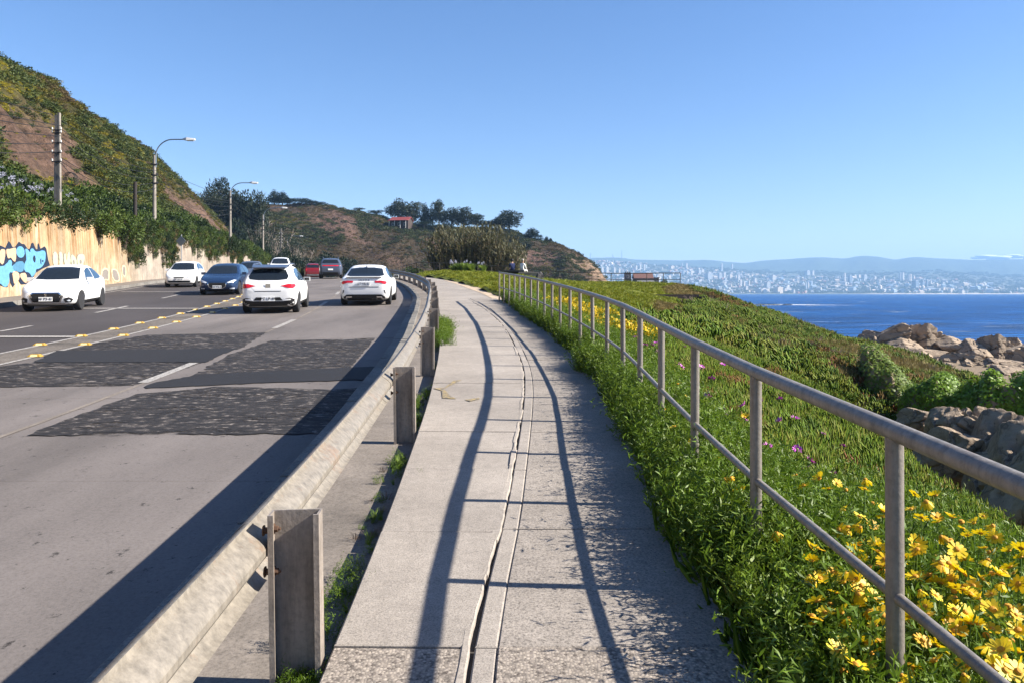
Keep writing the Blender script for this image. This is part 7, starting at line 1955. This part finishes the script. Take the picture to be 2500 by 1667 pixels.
car('hatch', 4.4, 1.79, 1.46, 'navy_paint', ctr(530, 35.2, 4.4, y3, -1), y3, 'dark navy hatchback with a chrome-edged shield grille', ('f', .40, 'CW·PX·54'), style='shield', group='cars on the road')
y4 = R(-90 + 14)
car('sedan', 4.3, 1.75, 1.50, 'grey_paint', ctr(606, 50, 4.3, y4, -1), y4, 'dark grey car half hidden behind the navy hatchback', None, style='plainfront', group='cars on the road')
y5 = R(-90 + 14)
car('hatch', 4.6, 1.9, 1.86, 'white_paint', ctr(682, 66, 4.6, y5, -1), y5, 'tall white car showing above the roof of the white hatchback', None, .36, style='plainfront', group='cars on the road')
y6 = R(90 + 9)
car('hatch', 4.0, 1.724, 1.50, 'white_paint', ctr(655, 23.4, 4.0, y6, 1), y6, 'white hatchback seen from behind with a dark roof spoiler and red lamps', ('r', .47, 'PZ·LP·49'), style='argo', group='cars on the road')
y7 = R(90 + 5)
car('sedan', 4.69, 1.83, 1.47, 'white_paint', ctr(889, 27.2, 4.69, y7, 1), y7, 'white saloon seen from behind with a boot spoiler beside the guard rail', ('r', .82, 'LT·YR·51'), .33, style='notch', group='cars on the road')
y8 = R(90 + 12)
car('hatch', 4.6, 1.9, 1.68, 'blue_grey_paint', ctr(807, 62, 4.6, y8, 1), y8, 'blue grey sport utility car with roof rails driving away', ('r', .66, ''), .36, style='suvrear', group='cars on the road')
y9 = R(90 + 13)
car('hatch', 4.8, 1.9, 1.80, 'red_paint', ctr(764, 84, 4.8, y9, 1), y9, 'red vehicle partly hidden behind the blue grey car', None, .36, style='truckrear', group='cars on the road')

# ------------------------------------------------------------------ people and furniture at the lookout
def figure(name, label, loc, rz_, top_c, leg_c, hair_c, pose):
    """seated person: one skinned body, hair as a child"""
    skin = plain('skin', (.42, .25, .17), .6)
    tm = plain('cloth_top', top_c, .85); lm = plain('cloth_leg', leg_c, .85); sh = plain('shoe', (.03, .03, .03), .6)
    J = {'pel': (0, 0, .47), 'spn': (0, -.02, .66), 'chs': (0, .03, .86), 'nck': (0, .06, 1.01), 'hd0': (0, .08, 1.10), 'hd1': (0, .09, 1.20), 'hd2': (0, .09, 1.27)}
    rad = {'pel': .15, 'spn': .135, 'chs': .15, 'nck': .055, 'hd0': .075, 'hd1': .092, 'hd2': .06}
    ed = [('pel', 'spn'), ('spn', 'chs'), ('chs', 'nck'), ('nck', 'hd0'), ('hd0', 'hd1'), ('hd1', 'hd2')]
    for s, k in ((1, 'l'), (-1, 'r')):
        J.update({k+'sh': (s*.17, .03, .93), k+'el': (s*.24, .10, .68), k+'wr': (s*.15, .33, .60), k+'hn': (s*.11, .41, .60), k+'hp': (s*.10, .05, .46), k+'kn': (s*.12, .46, .48), k+'an': (s*.11, .47, .09), k+'to': (s*.12, .63, .04)})
        rad.update({k+'sh': .062, k+'el': .045, k+'wr': .032, k+'hn': .036, k+'hp': .092, k+'kn': .062, k+'an': .042, k+'to': .036})
        ed += [('chs', k+'sh'), (k+'sh', k+'el'), (k+'el', k+'wr'), (k+'wr', k+'hn'), ('pel', k+'hp'), (k+'hp', k+'kn'), (k+'kn', k+'an'), (k+'an', k+'to')]
    ks = list(J); me = bpy.data.meshes.new('person'); me.from_pydata([J[k] for k in ks], [(ks.index(a), ks.index(b)) for a, b in ed], [])
    o = link('tmp_person', me); sk = o.modifiers.new('skin', 'SKIN'); 
    for i, k in enumerate(ks):
        v = me.skin_vertices[0].data[i]; v.radius = (rad[k], rad[k]*.9); v.use_root = (k == 'pel')
    ss = o.modifiers.new('s', 'SUBSURF'); ss.levels = ss.render_levels = 2
    bme = eval_mesh(o); bpy.data.objects.remove(o)
    bme.materials.clear()
    for m_ in (tm, lm, skin, sh): bme.materials.append(m_)
    mi = []
    for p in bme.polygons:
        c = p.center
        mi.append(2 if c.z > 1.0 or (c.y > .34 and .54 < c.z < .70) else 3 if c.z < .12 else 1 if (c.z < .53 or (c.y > .2 and c.z < .56)) else 0)
    bme.polygons.foreach_set('material_index', mi); bme.polygons.foreach_set('use_smooth', [True]*len(bme.polygons))
    b = link(name, bme); b.location = loc; b.rotation_euler = (0, 0, rz_)
    tag(b, label, 'person')
    hm = bmesh.new(); bmesh.ops.create_icosphere(hm, subdivisions=3, radius=1)
    for v in hm.verts:
        v.co = Vector((v.co.x*.105, v.co.y*.115 - .012, v.co.z*.12))
    bmesh.ops.delete(hm, geom=[v for v in hm.verts if v.co.z < -.03 and v.co.y > -.03], context='VERTS')
    hme = bpy.data.meshes.new('hair'); hm.to_mesh(hme); hm.free(); hme.materials.append(plain('hair_' + name, hair_c, .7)); hme.polygons.foreach_set('use_smooth', [True]*len(hme.polygons))
    h = link('hair', hme, b); h.location = (0, .085, 1.215)
    return b
dB = 56.; bxx = (1246 - CX)/F*dB; bz = tz1(bxx, dB)
bn_ = thing('bench', 'dark solid bench on the lawn behind the end of the handrail', 'bench', (bxx, dB, bz))
MB().box((0, 0, .42), (2.1, .5, .09)).build('seat', M['dark_steel'], bn_)
for xx in (-.85, .85): MB().box((xx, 0, .19), (.16, .42, .42)).build('leg', M['dark_steel'], bn_)
MB().box((0, .26, .24), (2.0, .05, .40)).build('back_panel', M['dark_steel'], bn_)
figure('person', 'person in a navy top seated on the dark bench, seen from behind', (bxx + .15, dB + .02, bz - .01 + .02), R(12), (.012, .022, .085), (.03, .035, .06), (.012, .009, .008), 0)
figure('person', 'person in white clothes seated at the end of the dark bench', (bxx + .88, dB + .02, bz + .01), R(-35), (.75, .74, .70), (.70, .68, .63), (.30, .26, .22), 1)
lw_ = MB().box((0, 0, .18), (1.3, .5, .5)).box((0, 0, .46), (1.4, .58, .08)).build('concrete_block', M['path'])
lx = (1292 - CX)/F*50; lw_.location = (lx, 50, tz1(lx, 50)); tag(lw_, 'low pale concrete block seat on the lawn', 'block')
bd = rock_mesh(401, plain('dark_boulder', (.07, .065, .065), .9, var=.3, vscale=4), 9, 4, .04)
o = link('boulder', bd); lx = (1318 - CX)/F*46; o.location = (lx, 46, tz1(lx, 46) + .22); o.scale = (.27, .27, .36); tag(o, 'dark rounded boulder on the lawn beside the pale block', 'boulder')
# sunken step cut into the lawn: dark retaining boards and a sandy floor
st = thing('sunken_step', 'dark timber edged step sunk into the lawn with a sandy floor', 'step', (9.4, 47, 0))
zz = tz1(9.4, 48.4)
MB().box((0, 1.05, zz - .28), (4.9, .16, .60)).build('retaining_board', M['dark_wall'], st)
MB().box((-2.3, .3, zz - .32), (.12, 1.6, .5)).build('side_board', M['dark_wall'], st); MB().box((2.42, .3, zz - .36), (.12, 1.5, .5)).build('side_board', M['dark_wall'], st)
fz = tz1(9.4, 47.3) + .06
MB().box((.05, .1, fz - .08), (4.6, 1.8, .12)).build('sandy_floor', M['edging'], st)
# sandy margin where the path widens by the lawn
sd = strip('sandy_margin', lambda d: PATHR(d) - .35, lambda d: PATHR(d) + .25 + .5*math.sin(max(0, min(1, (d-26)/24))*math.pi), 25.5, 52, .7, -.004, plain('sand', (.40, .31, .22), .95, var=.3, vscale=3), None, 3, 'structure'); tag(sd, 'sandy strip where the path meets the lawn', 'sand')
